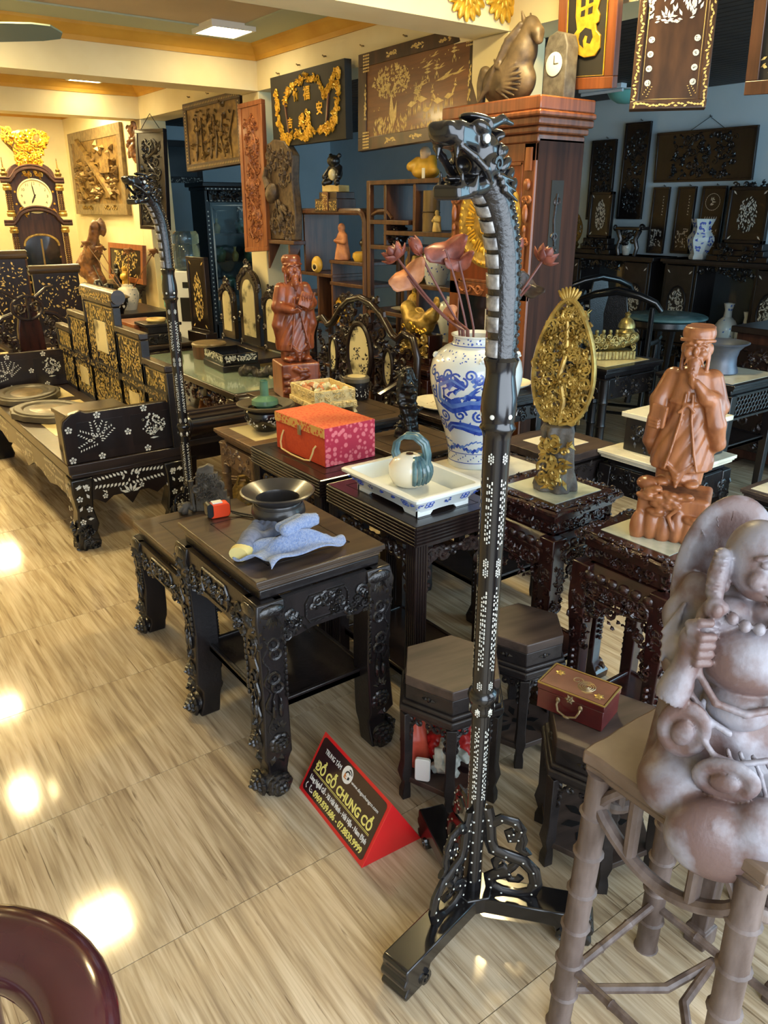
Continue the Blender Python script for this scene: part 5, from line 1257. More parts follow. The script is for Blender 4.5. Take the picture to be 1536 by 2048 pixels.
def lotus(kind, end, bend, label, m='lotus_wood', foot=(0, 0), sc=1.):
 t = thing('carved_lotus', label, 'carved lotus', (0, 0, 0), 0, 'carved wooden lotus stems in the vase'); e = Vector(end); f = MT + Vector((foot[0], foot[1], -.12)); mo = MT + Vector((foot[0] * 1.3, foot[1] * 1.3, .03)); md_ = (mo + e) / 2 + Vector(bend)
 pts = []
 for i in range(11): u = i / 10; pts.append((1 - u) ** 2 * mo + 2 * u * (1 - u) * md_ + u * u * e)
 obj('stem', B().tube([f] + pts, .0048, 7), 'stem_wood', t); ax = (e - md_).normalized()
 side_ = ax.cross(Vector((.4, .2, 1))).normalized(); oth = ax.cross(side_)
 if kind == 'flower':
  for ring_, (n, op, ln) in enumerate(((6, .95, .062), (6, .55, .068), (4, .25, .060))):
   for i in range(n):
    a = 2 * PI * i / n + ring_ * .5; rad = side_ * math.cos(a) + oth * math.sin(a); dv = ax * (1 - op * .6) + rad * op
    thick(obj('petal', petal(B(), e + rad * .006, dv, ln * sc, .023 * sc, .012, rad * -1 + ax * .1), m, t))
  obj('seed_head', B().ell(tuple(e + ax * .012), (.014, .014, .014), 8, 6), m, t)
 elif kind == 'bud':
  for i in range(5):
   a = 2 * PI * i / 5; rad = side_ * math.cos(a) + oth * math.sin(a); thick(obj('petal', petal(B(), e, ax * .9 + rad * .28, .075 * sc, .022 * sc, .014, rad * -1), m, t))
 elif kind == 'leaf':
  b = B(); vs = []; N = 12; M2 = 5; n = Vector((-.5, -.6, .35)).normalized(); u_ = ax.cross(n).normalized(); w_ = n.cross(u_)
  for i in range(M2 + 1):
   for k in range(N * 2):
    a = PI * k / N; r = .062 * sc * i / M2 * (1 + .07 * math.cos(2 * a) + .05 * math.cos(7 * a)); p = e + u_ * (r * 1.25 * math.cos(a)) + w_ * (r * .80 * math.sin(a)) + n * (.012 * math.sin(3 * a + 1) * (i / M2) ** 2 + .036 * math.cos(2 * a) * (i / M2) ** 2); vs.append(p)
  k2 = N * 2; b.add(vs, [(i * k2 + k, i * k2 + (k + 1) % k2, (i + 1) * k2 + (k + 1) % k2, (i + 1) * k2 + k) for i in range(M2) for k in range(k2)]); thick(obj('leaf', b, m, t), .002)
 elif kind == 'pod':
  b = B(); b.m = Matrix.Translation(e) @ ax.to_track_quat('Z', 'Y').to_matrix().to_4x4(); b.lathe([(0, -.03), (.008, -.025), (.016, 0), (.032, .018), (.030, .022), (0, .020)], 16); obj('seed_pod', b, m, t)
 return t
lotus('flower', (1.905, 2.485, 1.415), (.02, -.01, -.06), 'open carved wooden lotus flower leaning over the display shelf', foot=(-.05, .03), sc=.95)
lotus('bud', (1.975, 2.432, 1.43), (.02, -.01, -.05), 'closed carved wooden lotus bud next to the open lotus flower', foot=(-.035, .035))
lotus('leaf', (1.935, 2.462, 1.350), (.02, .0, -.06), 'pale carved wooden lotus leaf hanging below the lotus bud', 'lotus_pale', foot=(-.05, .01))
lotus('leaf', (2.052, 2.376, 1.448), (.0, -.01, .02), 'dark carved wooden lotus leaf spread next to the lotus bud', foot=(-.02, .03), sc=1.05)
lotus('pod', (2.078, 2.356, 1.205), (-.01, .01, .0), 'small pale carved lotus seed pod near the vase mouth', 'lotus_pale', foot=(-.04, 0))
lotus('leaf', (2.095, 2.345, 1.405), (.0, 0, .02), 'small curled carved wooden lotus leaf under the spread leaf', foot=(0, .02), sc=.7)
lotus('flower', (2.352, 2.150, 1.405), (-.02, .0, -.03), 'open carved wooden lotus flower leaning toward the grandfather clock', foot=(.05, -.02), sc=.95)
lotus('bud', (2.262, 2.215, 1.43), (-.02, .0, -.02), 'closed carved wooden lotus bud beside the dragon stand neck', foot=(.03, -.01), sc=.9)
lotus('leaf', (2.322, 2.176, 1.315), (-.02, .0, -.03), 'grey carved wooden lotus leaf under the leaning lotus flower', 'dusty_wood', foot=(.05, .0), sc=.75)
# == gilded leaf carving
t = thing('gilded_carving', 'gilded leaf-shaped openwork carving on a rocky base', 'carving', (1.905, 1.618, .7215), R(-66))
s = Sculpt((-.085, -.07, -.003), (.085, .07, .24), .003)
s.loft([(0, .070, .055, 0, 0), (.02, .068, .052, 0, 0), (.06, .058, .040, .005, 0), (.11, .045, .035, .01, 0), (.16, .050, .040, .005, 0), (.20, .055, .045, 0, 0), (.22, .045, .04, 0, 0)], lambda th, z: .10 * np.sin(5 * th + 20 * z) + .06 * np.sin(9 * th - 35 * z))
for q in range(5): s.ell((-.02 + .012 * q, -.05, .05 + .03 * q), (.016, .014, .022), None, .006, sub=True)
base = s.obj('rocky_base', 'grey_wood', t, relax=1)
c = B()
for q in range(26):
 g = random.Random(q + 70); z = g.uniform(.02, .19); x = g.uniform(-.04, .045); c.spiral(x, z, g.uniform(.014, .026), 1.2, g.uniform(0, 6), g.choice((-1, 1)), .005, -.047 + .01 * abs(x) * 10)
for q in range(16): g = random.Random(q + 170); c.leaf(g.uniform(-.03, .05), g.uniform(.02, .19), .04, g.uniform(0, 6.3), .4, -.052, .010)
obj('gilt_relief', c, 'gold', base)
def lf_w(v): return .100 * math.sin(PI * min(1, v ** .8)) ** .5 * (1.0 - .25 * v ** 4) if 0 < v < 1 else .004
rim = B(); N = 30; z0 = .222; Hh = .395; pts = []
for i in range(N + 1): v = i / N; pts.append((lf_w(v) * .98, 0, z0 + Hh * v))
pts += [(-p[0], 0, p[2]) for p in reversed(pts)]
rim.tube(pts, .0085, 7, flat=(1.6, 1)); obj('leaf_rim', rim, 'gold', t)
stem = B(); stem.tube([(.0, 0, z0), (.01, -.004, z0 + .08), (-.01, -.006, z0 + .16), (.008, -.006, z0 + .24), (0, -.004, z0 + .33)], [.011, .010, .009, .008, .006], 7); g = random.Random(12)
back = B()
for i in range(260):
 v = g.uniform(.02, .96); x = g.uniform(-.92, .92) * lf_w(v); z = z0 + Hh * v; k = g.random()
 if k < .5: stem.spiral(x, z, g.uniform(.012, .022), g.uniform(.8, 1.3), g.uniform(0, 6.3), g.choice((-1, 1)), .0038, -.004 - g.uniform(0, .006), n=10)
 else:
  for j in range(2): stem.leaf(x * .88, z, g.uniform(.016, .026), g.uniform(0, 6.3), .5, -.006, .005)
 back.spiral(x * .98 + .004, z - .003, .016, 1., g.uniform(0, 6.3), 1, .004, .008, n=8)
vine_o = obj('openwork_vines', stem, 'gold', t); obj('back_scrolls', back, 'gold_dark', t)  # second layer of scrolls in darker gold, set behind the vines
for (x, v) in ((-.045, .70), (.035, .72), (-.06, .50), (.055, .46), (-.05, .25), (.045, .22), (.0, .60), (-.005, .36)):
 b = B(); z = z0 + Hh * v
 for q in range(9): b.leaf(x, z, .028, 2 * PI * q / 9, .42, -.012, .010)
 b.ell((x, -.018, z), (.008, .007, .008), 8, 5); obj('lotus_bloom', b, 'gold', t)
b = B()
for q in range(7): a = R(90 + (q - 3) * 13); b.ell((.030 * math.cos(a), -.004, z0 + Hh * .95 + .030 * math.sin(a)), (.028, .008, .008), 8, 5, rot=(0, -a, 0))
obj('finial', b, 'gold', t)
# == carved sage statues
def sage(kind):
 s = Sculpt((-.13, -.115, -.003), (.13, .115, .585), .0031 if kind == 1 else .0034)
 Z = .165; K = .006
 # carved block base
 if kind == 1:
  s.box((0, .0, .065), (.19, .15, .13), None, .012, .006)
  for q in range(6): x = -.085 + .034 * q; s.ell((x, -.075, .03 + .012 * (q % 2)), (.022, .018, .050), None, .006)
  for q in range(13):
   g = random.Random(q + 5); x, z = g.uniform(-.09, .06), g.uniform(.07, .15); s.ell((x, -.08, z), (.026, .016, .012), (0, g.uniform(-.4, .4), 0), .003); s.ell((x + .01, -.088, z + .006), (.014, .012, .008), None, .003)
  s.path([(.01, -.09, .04), (-.005, -.095, .08), (.02, -.095, .11), (-.02, -.09, .14)], .006, .003); s.ell((-.075, -.05, .155), (.03, .03, .02), None, .006)
 else:
  s.box((0, 0, .075), (.165, .165, .15), None, .008, .004)
  for q in range(30):
   g = random.Random(q + 25)
   for sx in (0, 1): u = g.uniform(-.07, .07); z = g.uniform(.02, .13); c = (u, -.083, z) if sx == 0 else (.083, u, z); s.ell(c, (.016 if sx == 0 else .008, .008 if sx == 0 else .016, .010), None, .003)
 # robe
 f = lambda th, z: (.075 * np.abs(np.sin(6 * th + 5 * np.sin(10 * z))) + .03 * np.sin(5 * th - 20 * z) - .04) * np.clip((.47 - z) / .15, .15, 1)
 s.loft([(Z - .01, .060, .050, 0, 0), (Z + .03, .062, .052, 0, 0), (Z + .035, .080, .064, 0, 0), (Z + .06, .082, .064, 0, 0), (Z + .14, .072, .056, 0, 0), (Z + .21, .064, .050, 0, 0), (Z + .26, .062, .046, 0, 0), (Z + .30, .050, .038, 0, 0), (Z + .315, .026, .026, 0, 0)], f, .005)
 s.ell((0, -.012, Z + .01), (.048, .048, .022), None, .008)
 for d in (-1, 1): s.ell((d * .038, -.045, Z), (.022, .026, .012), None, .004)
 for q in range(4): s.path([(-.035 + .008 * q, -.060, Z + .06 - .012 * q), (0, -.068, Z + .03 - .012 * q), (.035 - .008 * q, -.060, Z + .06 - .012 * q)], .004, .003)
 # long front panels and sash
 for x in (-.012, .016): s.path([(x * .6, -.050, Z + .25), (x, -.058, Z + .18), (x * 2.2, -.066, Z + .09), (x * 3, -.068, Z + .045)], .0042, .003)
 s.path([(-.045, -.036, Z + .225), (0, -.054, Z + .222), (.045, -.036, Z + .225)], .005, .003); s.path([(-.003, -.056, Z + .22), (-.02, -.058, Z + .20)], .004, .002); s.path([(.003, -.056, Z + .22), (.02, -.058, Z + .205)], .004, .002)
 # head
 hs = 1.28; hz = Z + .365
 def H(x, y, z): return (x * hs, y * hs, hz + z * hs)
 def E(p, r, rot=None, k=.003): s.ell(H(*p), tuple(v * hs for v in r), rot, k)
 s.cap((0, 0, Z + .30), (0, 0, hz - .02), .021, .020, .006); E((0, -.004, 0), (.026, .030, .035), None, .006); E((0, -.036, -.003), (.0055, .007, .009))
 for d in (-1, 1):
  s.path([H(d * .004, -.034, .010), H(d * .014, -.032, .013), H(d * .022, -.025, .008)], .0034, .002); E((d * .012, -.032, .004), (.006, .003, .0022), None, .001)
  s.path([H(d * .004, -.036, -.012), H(d * .014, -.034, -.018), H(d * .018, -.031, -.03)], .003, .002); E((d * .014, -.028, -.008), (.009, .008, .010), None, .003); E((d * .027, .002, -.002), (.005, .008, .012), None, .002)
  s.path([H(d * .025, -.008, -.01), H(d * .025, -.014, -.042)], .0055, .003); s.path([H(d * .004, -.0365, .003), H(d * .018, -.033, .003)], .0012, .001, sub=True)
 s.path([H(-.008, -.037, -.0175), H(.008, -.037, -.0175)], .0012, .001, sub=True)
 s.path([H(0, -.029, -.026), H(0, -.037, -.045), H(0, -.042, -.066)], [.017, .014, .004], .003)
 for q in range(3): s.path([H(-.007 + .007 * q, -.042, -.03), H(-.004 + .004 * q, -.048, -.058)], .0012, .001, sub=True)
 if kind == 1:   # striped scholar cap rolled at the back
  E((0, .004, .030), (.033, .034, .026), None, .003); E((0, .022, .042), (.030, .034, .018), (R(16), 0, 0), .004); E((0, .052, .036), (.026, .014, .014), None, .003)
  for q in range(7): x = -.027 + .009 * q; s.path([H(x, -.026 + abs(x) * .5, .024), H(x, -.004, .058 - abs(x) * .4), H(x * .95, .036, .060 - abs(x) * .3)], .0030, .0012)
  s.path([H(-.032, -.012, .018), H(0, -.036, .018), H(.032, -.012, .018)], .005, .002)
  # left sleeve with hand at the beard, right arm holding a book
  s.path([(.050, 0, Z + .285), (.076, -.01, Z + .215), (.045, -.052, Z + .245), (.014, -.062, Z + .285)], [.028, .026, .020, .010], .008)
  for q in range(4): s.path([(.014 - .002 * q, -.062, Z + .284 - .005 * q), (.004, -.066, Z + .296 - .006 * q), (-.004, -.060, Z + .302 - .007 * q)], .0042, .0015)
  s.path([(.060, -.04, Z + .235), (.076, -.03, Z + .17), (.088, -.015, Z + .115), (.075, .0, Z + .085)], [.022, .026, .020, .008], .008)
  for q in range(4): s.path([(.045 + .006 * q, -.056, Z + .225 - .004 * q), (.060 + .006 * q, -.052, Z + .17), (.080 + .004 * q, -.036, Z + .125)], .0038, .003)
  s.path([(-.050, 0, Z + .285), (-.078, -.01, Z + .22), (-.076, -.045, Z + .165)], [.026, .024, .018], .008); s.box((-.070, -.058, Z + .185), (.045, .014, .062), (0, R(6), R(-18)), .002, .002)
  for q in range(3): s.path([(-.092, -.058, Z + .158 + .009 * q), (-.068, -.070, Z + .156 + .009 * q)], .005, .0015)
  s.path([(-.082, -.02, Z + .17), (-.090, .0, Z + .10), (-.085, .01, Z + .06)], [.020, .018, .006], .008)
 else:
  E((0, .006, .026), (.031, .033, .026), None, .004); E((0, .034, .026), (.020, .016, .020), None, .004)
  for q in range(6): x = -.024 + .0096 * q; s.path([H(x, -.022 + abs(x) * .5, .020), H(x, .006, .054 - abs(x) * .5), H(x * .9, .034, .044)], .0028, .0012)
  s.path([H(-.030, -.008, .014), H(0, -.034, .016), H(.030, -.008, .014)], .0045, .002)
  s.path([(.050, 0, Z + .285), (.074, -.012, Z + .225), (.040, -.062, Z + .215)], [.027, .025, .018], .008); s.path([(-.050, 0, Z + .285), (-.072, -.018, Z + .215), (-.025, -.060, Z + .205)], [.027, .025, .016], .008)
  for d in (-1, 1): s.path([(d * .06, -.02, Z + .21), (d * .072, -.01, Z + .14), (d * .070, .0, Z + .07)], [.022, .024, .010], .008)
  s.box((.030, -.078, Z + .245), (.050, .008, .062), (R(-12), R(24), 0), .002, .002)
  for q in range(5): s.path([(.012 + .010 * q, -.083, Z + .222), (.020 + .012 * q, -.088, Z + .275)], .0028, .002)
  for q in range(3): s.path([(-.02 + .006 * q, -.068, Z + .205 - .006 * q), (.0 + .006 * q, -.078, Z + .212 - .006 * q)], .004, .0015)
 return s
sage(1).obj('sage_statue', 'statue_wood', None, loc=(1.90, 1.165, .7215), rz=R(-62), label='orange-brown wooden sage statue stroking his beard on a pine rock base', cat='statue')
o = sage(2).obj('scholar_statue', 'statue_red', None, loc=(2.19, 3.80, .602), rz=R(-14), label='red-brown wooden scholar statue holding a fan on a carved block', cat='statue'); o.scale = (1.32, 1.32, 1.30)
# == things on the middle tables
t = thing('rootwood_carving', 'black glossy rootwood figure carving on a dark table', 'carving', (2.12, 2.69, .622), R(-40))
s = Sculpt((-.10, -.09, -.003), (.10, .09, .345), .0038); g = random.Random(6)
s.loft([(0, .05, .045, 0, 0), (.02, .05, .045, 0, 0), (.08, .030, .03, .01, 0), (.16, .045, .04, 0, 0), (.26, .04, .035, 0, 0), (.32, .015, .015, 0, 0)], lambda th, z: .2 * np.sin(4 * th + 30 * z))
for q in range(34): a = g.uniform(0, 6.3); z = g.uniform(.03, .3); r = g.uniform(.02, .06); s.cap((r * math.cos(a) * .5, r * math.sin(a) * .5, z), (r * 1.2 * math.cos(a + .4), r * 1.2 * math.sin(a + .4), z + g.uniform(-.03, .04)), .014, .006, .005)
s.noise(.003, 90, 2); s.obj('figure', 'black_stone', t)
t = thing('shell_box', 'carved cream tray box on feet filled with small shells', 'box', (2.09, 3.36, .621), R(-6))
b = B()
for (a, b_, c, d) in ((-.115, -.145, .115, -.137), (-.115, .137, .115, .145), (-.115, -.137, -.107, .137), (.107, -.137, .115, .137)): b.box(a, b_, .07, c, d, .125)
b.box(-.115, -.145, .062, .115, .145, .07); obj('tray', b, 'ivory', t, bev=.002)
b = B().box(-.122, -.152, .03, .122, .152, .062); obj('frieze', b, 'ivory', t, bev=.004)
c = B()
for i in range(4): hd, hl = ((.152, .122), (.122, .152))[i % 2]; c.at(rz=i * PI / 2); c.carve(-hl * .92, .038, hl * .92, .056, i + 3, 22, .003, -hd - .001, .012); c.carve(-hl * .88, .08, hl * .88, .115, i + 30, 26, .003, -hd + .006, .014)
c.m = None; obj('carving', c, 'ivory', t)
for sx in (-1, 1):
 for sy in (-1, 1): obj('foot', B().rect_sweep([(sx * .112, sy * .142, 0), (sx * .108, sy * .138, .018), (sx * .112, sy * .142, .032)], [.010, .007, .014]), 'ivory', t)
for q in range(26):
 g = random.Random(q + 90); c = B(); r = g.uniform(.016, .024); c.lathe([(0, -r), (r * .7, -r * .6), (r, 0), (r * .6, r * .7), (0, r * 1.1)], 9, fn=lambda a: 1 + .12 * math.cos(4 * a))
 obj('shell', c, 'shell_mix' if q % 3 else 'lotus_pale', None, loc=(2.09 + g.uniform(-.085, .085), 3.36 + g.uniform(-.115, .115), .621 + .098 + g.uniform(0, .014)), rot=(g.uniform(0, 3), g.uniform(0, 3), 0), label='small sea shell heaped in the carved cream box', cat='shell', group='shells in the cream box')
t = thing('round_box', 'black round lidded box with pearl dots and a marble lid', 'box', (2.36, 3.44, .621))
obj('body', B().lathe([(0, 0), (.062, 0), (.066, .006), (.066, .095), (0, .095)], 24), 'ebony', t); obj('lid', B().lathe([(.068, .095), (.071, .098), (.071, .118), (.064, .124), (0, .124)], 24), 'slate', t); obj('marble_inset', B().lathe([(.05, .1235), (.05, .1255), (0, .1255)], 24), 'marble_yellow', t)
b = B(); g = random.Random(2)
for q in range(60): a = g.uniform(0, 6.3); z = g.uniform(.015, .08); b.m = Matrix.Rotation(a, 4, 'Z') @ Matrix.Translation((0, -.0666, 0)); b.chip(0, z, g.uniform(.006, .013), g.uniform(0, 3), .5)
b.m = None; obj('pearl_inlay', b, 'pearl', t)['kind'] = 'stuff'
t = thing('marble_plate', 'oval marble plate with dark veins on a wooden table', 'plate', (2.61, 3.02, .621), R(-20))
obj('dish', B().lathe([(0, 0), (.08, 0), (.15, .022), (.155, .028), (.14, .028), (.08, .012), (0, .012)], 32, sq=(.95, 1.15)), 'marble', t)
b = B(); g = random.Random(4)
for q in range(30): a = g.uniform(0, 6.3); r = g.uniform(0, .08); b.m = Matrix.Translation((r * math.cos(a), r * math.sin(a), .0135)) @ Matrix.Rotation(R(90), 4, 'X'); b.chip(0, 0, .02, g.uniform(0, 3), .4)
b.m = None; obj('leaf_motif', b, 'driftwood', t)['kind'] = 'stuff'
# inlaid bowl and green bottle
t = thing('inlaid_bowl', 'black pearl-inlaid bowl with a pale rim holding the green bottle', 'bowl', (1.605, 3.075, .652))
obj('body', B().lathe([(0, 0), (.05, 0), (.055, .006), (.085, .035), (.095, .065), (.088, .088), (.078, .095), (.07, .085), (.075, .05), (.05, .02), (0, .018)], 30), 'ebony_gloss', t)
obj('rim', B().lathe([(.078, .094), (.125, .118), (.130, .124), (.124, .126), (.078, .104)], 30, cap=False), 'slate', t)
b = B(); g = random.Random(5)
for q in range(90): a = g.uniform(0, 6.3); z = g.uniform(.03, .075); r = float(np.interp(z, [.03, .035, .065, .08], [.081, .086, .096, .093])); b.m = Matrix.Rotation(a, 4, 'Z') @ Matrix.Translation((0, -r, 0)); b.chip(0, z, g.uniform(.008, .018), g.uniform(0, 3), .5)
b.m = None; obj('pearl_inlay', b, 'pearl', t)['kind'] = 'stuff'
b = B(); g = random.Random(7)
for q in range(30): a = 2 * PI * q / 30; b.m = Matrix.Translation((.105 * math.cos(a), .105 * math.sin(a), .1165)) @ Matrix.Rotation(a, 4, 'Z') @ Matrix.Rotation(R(62), 4, 'X'); b.chip(0, 0, .016, g.uniform(0, 3), .5, -.003)
b.m = None; obj('rim_inlay', b, 'pearl_gold', t)['kind'] = 'stuff'
obj('bottle', B().lathe([(0, 0), (.04, 0), (.062, .02), (.060, .04), (.04, .052), (.020, .058), (.0185, .12), (.020, .125), (.016, .126), (.015, .06), (0, .055)], 24), 'glaze_green', None, loc=(1.605, 3.076, .752), label='green glazed ceramic bottle with a tall neck standing in the inlaid bowl', cat='bottle')
# little hexagonal shelf stool and bell behind the bamboo-legged table
t = hex_stool('small light brown hexagonal stool behind the bamboo-legged marble table', 1.77, 3.60, .36, .15, R(10), 9)
for ch in t.children: ch.data = ch.data.copy(); ch.data.materials[0] = MATS['light_brown']
t = thing('bell', 'old bronze temple bell standing near the bamboo-legged table', 'bell', (1.61, 3.375, 0))
obj('body', B().lathe([(.092, 0), (.098, .02), (.092, .05), (.085, .12), (.076, .20), (.066, .26), (.04, .30), (0, .31)], 24), 'gold_dark', t)
b = B()
for z, r in ((.06, .097), (.13, .086), (.21, .0765)): b.lathe([(r, z), (r + .004, z + .004), (r, z + .008)], 24, cap=False)
b.carve(-.05, .07, .05, .12, 3, 14, .004, -.092, .02); obj('relief', b, 'gold_dark', t); obj('crown', B().tube([(-.03, 0, .30), (-.02, 0, .34), (.02, 0, .34), (.03, 0, .30)], .010, 8), 'gold_dark', t)
# == grandfather clock with gilded dial
CX, CY = 2.92, 2.75       # front face plane x = CX, near side plane y = CY
t = thing('grandfather_clock', 'tall cherry-wood clock case with a round gilded dial and carved corners', 'clock', (3.085, 3.04, 0), 0)
hx, hy = .165, .29
obj('trunk', B().box(-hx + .012, -hy, .0, hx, hy, 1.90), 'cherry_dark', t, bev=.004)
cb = B()
for (o_, z0, z1) in ((.0, 1.88, 1.92), (.022, 1.92, 1.95), (.05, 1.95, 1.985), (.062, 1.985, 2.01), (.05, 2.01, 2.07)): cb.box(-hx - o_, -hy - o_, z0, hx, hy + o_, z1)
obj('cornice', cb, 'cherry', t, bev=.008)
f = B(); x = -hx - .006
def fbar(y0, z0, y1, z1, d=.018): f.box(x, y0, z0, x + d, y1, z1)
fbar(-hy, 0, -hy + .075, 1.88); fbar(hy - .075, 0, hy, 1.88); fbar(-hy, 1.80, hy, 1.88); fbar(-hy, 1.16, hy, 1.23, .022); fbar(-hy, 0, hy, .18); fbar(-hy, .98 - .85, hy, .16)
obj('front_frame', f, 'cherry', t, bev=.004)
obj('dial_panel', B().box(x + .006, -hy + .07, 1.23, x + .02, hy - .07, 1.80), 'cherry_panel', t)
for (y0, z0, y1, z1) in ((-hy + .075, 1.23, -hy + .09, 1.80), (hy - .09, 1.23, hy - .075, 1.80), (-hy + .075, 1.785, hy - .075, 1.80), (-hy + .075, 1.23, hy - .075, 1.245)): obj('panel_bead', B().box(x - .004, y0, z0, x + .012, y1, z1), 'cherry', t, bev=.003)
obj('trunk_glass', B().box(x + .006, -hy + .075, .18, x + .014, hy - .075, 1.16), 'dark_glass', t)
ob = B().tube([(x + .004, 0, .35), (x + .004, 0, 1.1)], .004, 6); obj('pendulum_rod', ob, 'brass_old', t); obj('pendulum_bob', B().at((x + .003, 0, .42), ry=R(-90)).lathe([(0, 0), (.07, 0), (.06, .006), (0, .008)], 20), 'brass_old', t)
dm = B().at((x - .002, 0, 1.53), ry=R(-90)); dm.lathe([(.225, -.01), (.225, .004), (.205, .012), (.19, .006), (.10, .006), (.09, .014), (.05, .016), (0, .016)], 48); dl = obj('dial', dm, 'gold', t)
r_ = B(); r_.m = Matrix.Translation((x - .010, 0, 1.53)) @ Matrix.Rotation(R(-90), 4, 'Z')
for q in range(12):
 a = 2 * PI * q / 12; c, s_ = math.cos(a), math.sin(a)
 for o_ in (-.016, 0, .016): r_.tube([(.105 * c - o_ * s_, 0, .105 * s_ + o_ * c), (.160 * c - o_ * s_ * 1.2, 0, .160 * s_ + o_ * c * 1.2)], .0055, 6)
 a2 = a + PI / 12; r_.ell((.14 * math.cos(a2), 0, .14 * math.sin(a2)), (.016, .008, .016), 8, 5)
for q in range(40): a = 2 * PI * q / 40; r_.ell((.205 * math.cos(a), 0, .205 * math.sin(a)), (.011, .006, .011), 7, 4)
for q in range(20): g = random.Random(q); r_.spiral(g.uniform(-.05, .05), g.uniform(-.05, .05), .02, 1.2, g.uniform(0, 6), 1, .005, -.004)
r_.m = None; obj('dial_relief', r_, 'gold_bright', dl)
for yy in (-hy, hy):     # carved drops on the corner stiles
 b = B(); b.m = Matrix.Translation((x - .002, yy + (.035 if yy < 0 else -.035), 0)) @ Matrix.Rotation(R(-90), 4, 'Z')
 b.ell((0, -.008, 1.70), (.020, .016, .028), 8, 6); b.spiral(-.012, 1.63, .018, 1.3, 0, 1, .008, -.006); b.spiral(.012, 1.63, .018, 1.3, PI, -1, .008, -.006); b.ell((0, -.01, 1.57), (.016, .014, .045), 8, 6); b.ell((0, -.01, 1.50), (.010, .010, .02), 8, 5)
 for d in (-1, 1): b.spiral(d * .014, 1.44, .016, 1.3, PI / 2, d, .007, -.006); b.spiral(d * .012, 1.30, .012, 1.3, PI / 2, d, .006, -.006); b.ell((d * .012, -.008, 1.285), (.01, .01, .01), 6, 4)
 b.tube([(0, -.008, 1.50), (0, -.008, 1.29)], .006, 6); b.box(-.018, -.012, 1.76, .018, 0, 1.86); b.m = None; obj('corner_carving', b, 'orange_wood', t)
b = B(); b.m = Matrix.Translation((x - .002, 0, 1.195)) @ Matrix.Rotation(R(-90), 4, 'Z')
for d in (-1, 1):
 b.spiral(d * .05, 0, .028, 1.4, 0, d, .008, -.004); b.spiral(d * .13, .004, .024, 1.3, PI, -d, .007, -.004); b.vine(d * .03, .0, d * .20, 0, 1.5, .014, .006, -.004, 3)
b.m = None; obj('scroll_carving', b, 'orange_wood', t)
b = B().box(-.05, -hy - .003, 1.36, .035, -hy + .004, 1.72); obj('side_recess', b, 'dark_board', t)
c = B(); c.spiral(-.008, 1.62, .024, 1.3, 0, 1, .006, -hy - .004); c.spiral(-.008, 1.46, .024, 1.3, PI, -1, .006, -hy - .004); c.tube([(-.008, -hy - .004, 1.66), (-.02, -hy - .004, 1.54), (-.004, -hy - .004, 1.42)], .007, 6)
for d in (-1, 1): c.ell((-.008 + d * .018, -hy - .004, 1.40), (.010, .006, .008), 6, 4)
obj('side_grille', c, 'rosewood_carved', t)
for i in (-1, 1): obj('plinth', B().box(-hx - .03, -hy - .02, 0, hx, hy + .02, .12) if i < 0 else B().box(-hx - .02, -hy - .012, .12, hx, hy + .012, .15), 'cherry_dark', t, bev=.006)
# carved horse and small mantel clock on top of it
s = Sculpt((-.19, -.10, -.005), (.20, .10, .40), .0042)
s.ell((0, 0, .10), (.16, .075, .11), None, .02); s.path([(.02, 0, .12), (.08, 0, .22), (.12, 0, .31)], [.085, .065, .045], .02); s.path([(.12, 0, .325), (.17, -.01, .29), (.185, -.015, .26)], [.042, .030, .022], .01)
for d in (-1, 1): s.cap((.095, d * .025, .35), (.085, d * .032, .385), .012, .004, .004); s.ell((.150, d * .032, .315), .008, None, .003)
for q in range(9): s.path([(.09 - .012 * q, -.04, .33 - .026 * q), (.03 - .016 * q, -.065, .27 - .026 * q), (-.02 - .014 * q, -.075, .18 - .02 * q)], [.012, .012, .006], .004)
for q in range(12): a = -1.3 + .25 * q; s.path([(-.02 + .05 * math.cos(a), -.075, .11 + .05 * math.sin(a)), (-.02 + .15 * math.cos(a + .3), -.062, .10 + .10 * math.sin(a + .3))], [.010, .005], .004)
s.path([(-.16, 0, .16), (-.185, 0, .10), (-.17, -.01, .03)], [.03, .03, .02], .01)
s.obj('carved_horse', 'horse_wood', None, loc=(3.06, 3.10, 2.071), rz=R(-86), label='carved wooden rearing horse head with flowing mane on the tall clock', cat='carving')
t = thing('mantel_clock', 'small grey mantel clock behind the horse carving on the tall clock', 'clock', (3.13, 2.835, 2.071), R(-90))
obj('case', B().prism([(-.07, 0), (.07, 0), (.07, .22), (.05, .27), (0, .285), (-.05, .27), (-.07, .22)], -.04, .04), 'grey_wood', t, bev=.006)
obj('dial', B().at((0, -.041, .15), rx=R(90)).lathe([(0, 0), (.045, 0), (.05, .004), (.045, .006), (0, .004)], 24), 'marble', t)
obj('hand', B().box(-.002, -.047, .15, .002, -.045, .185).box(-.002, -.047, .148, .028, -.045, .152), 'clock_ink', t)
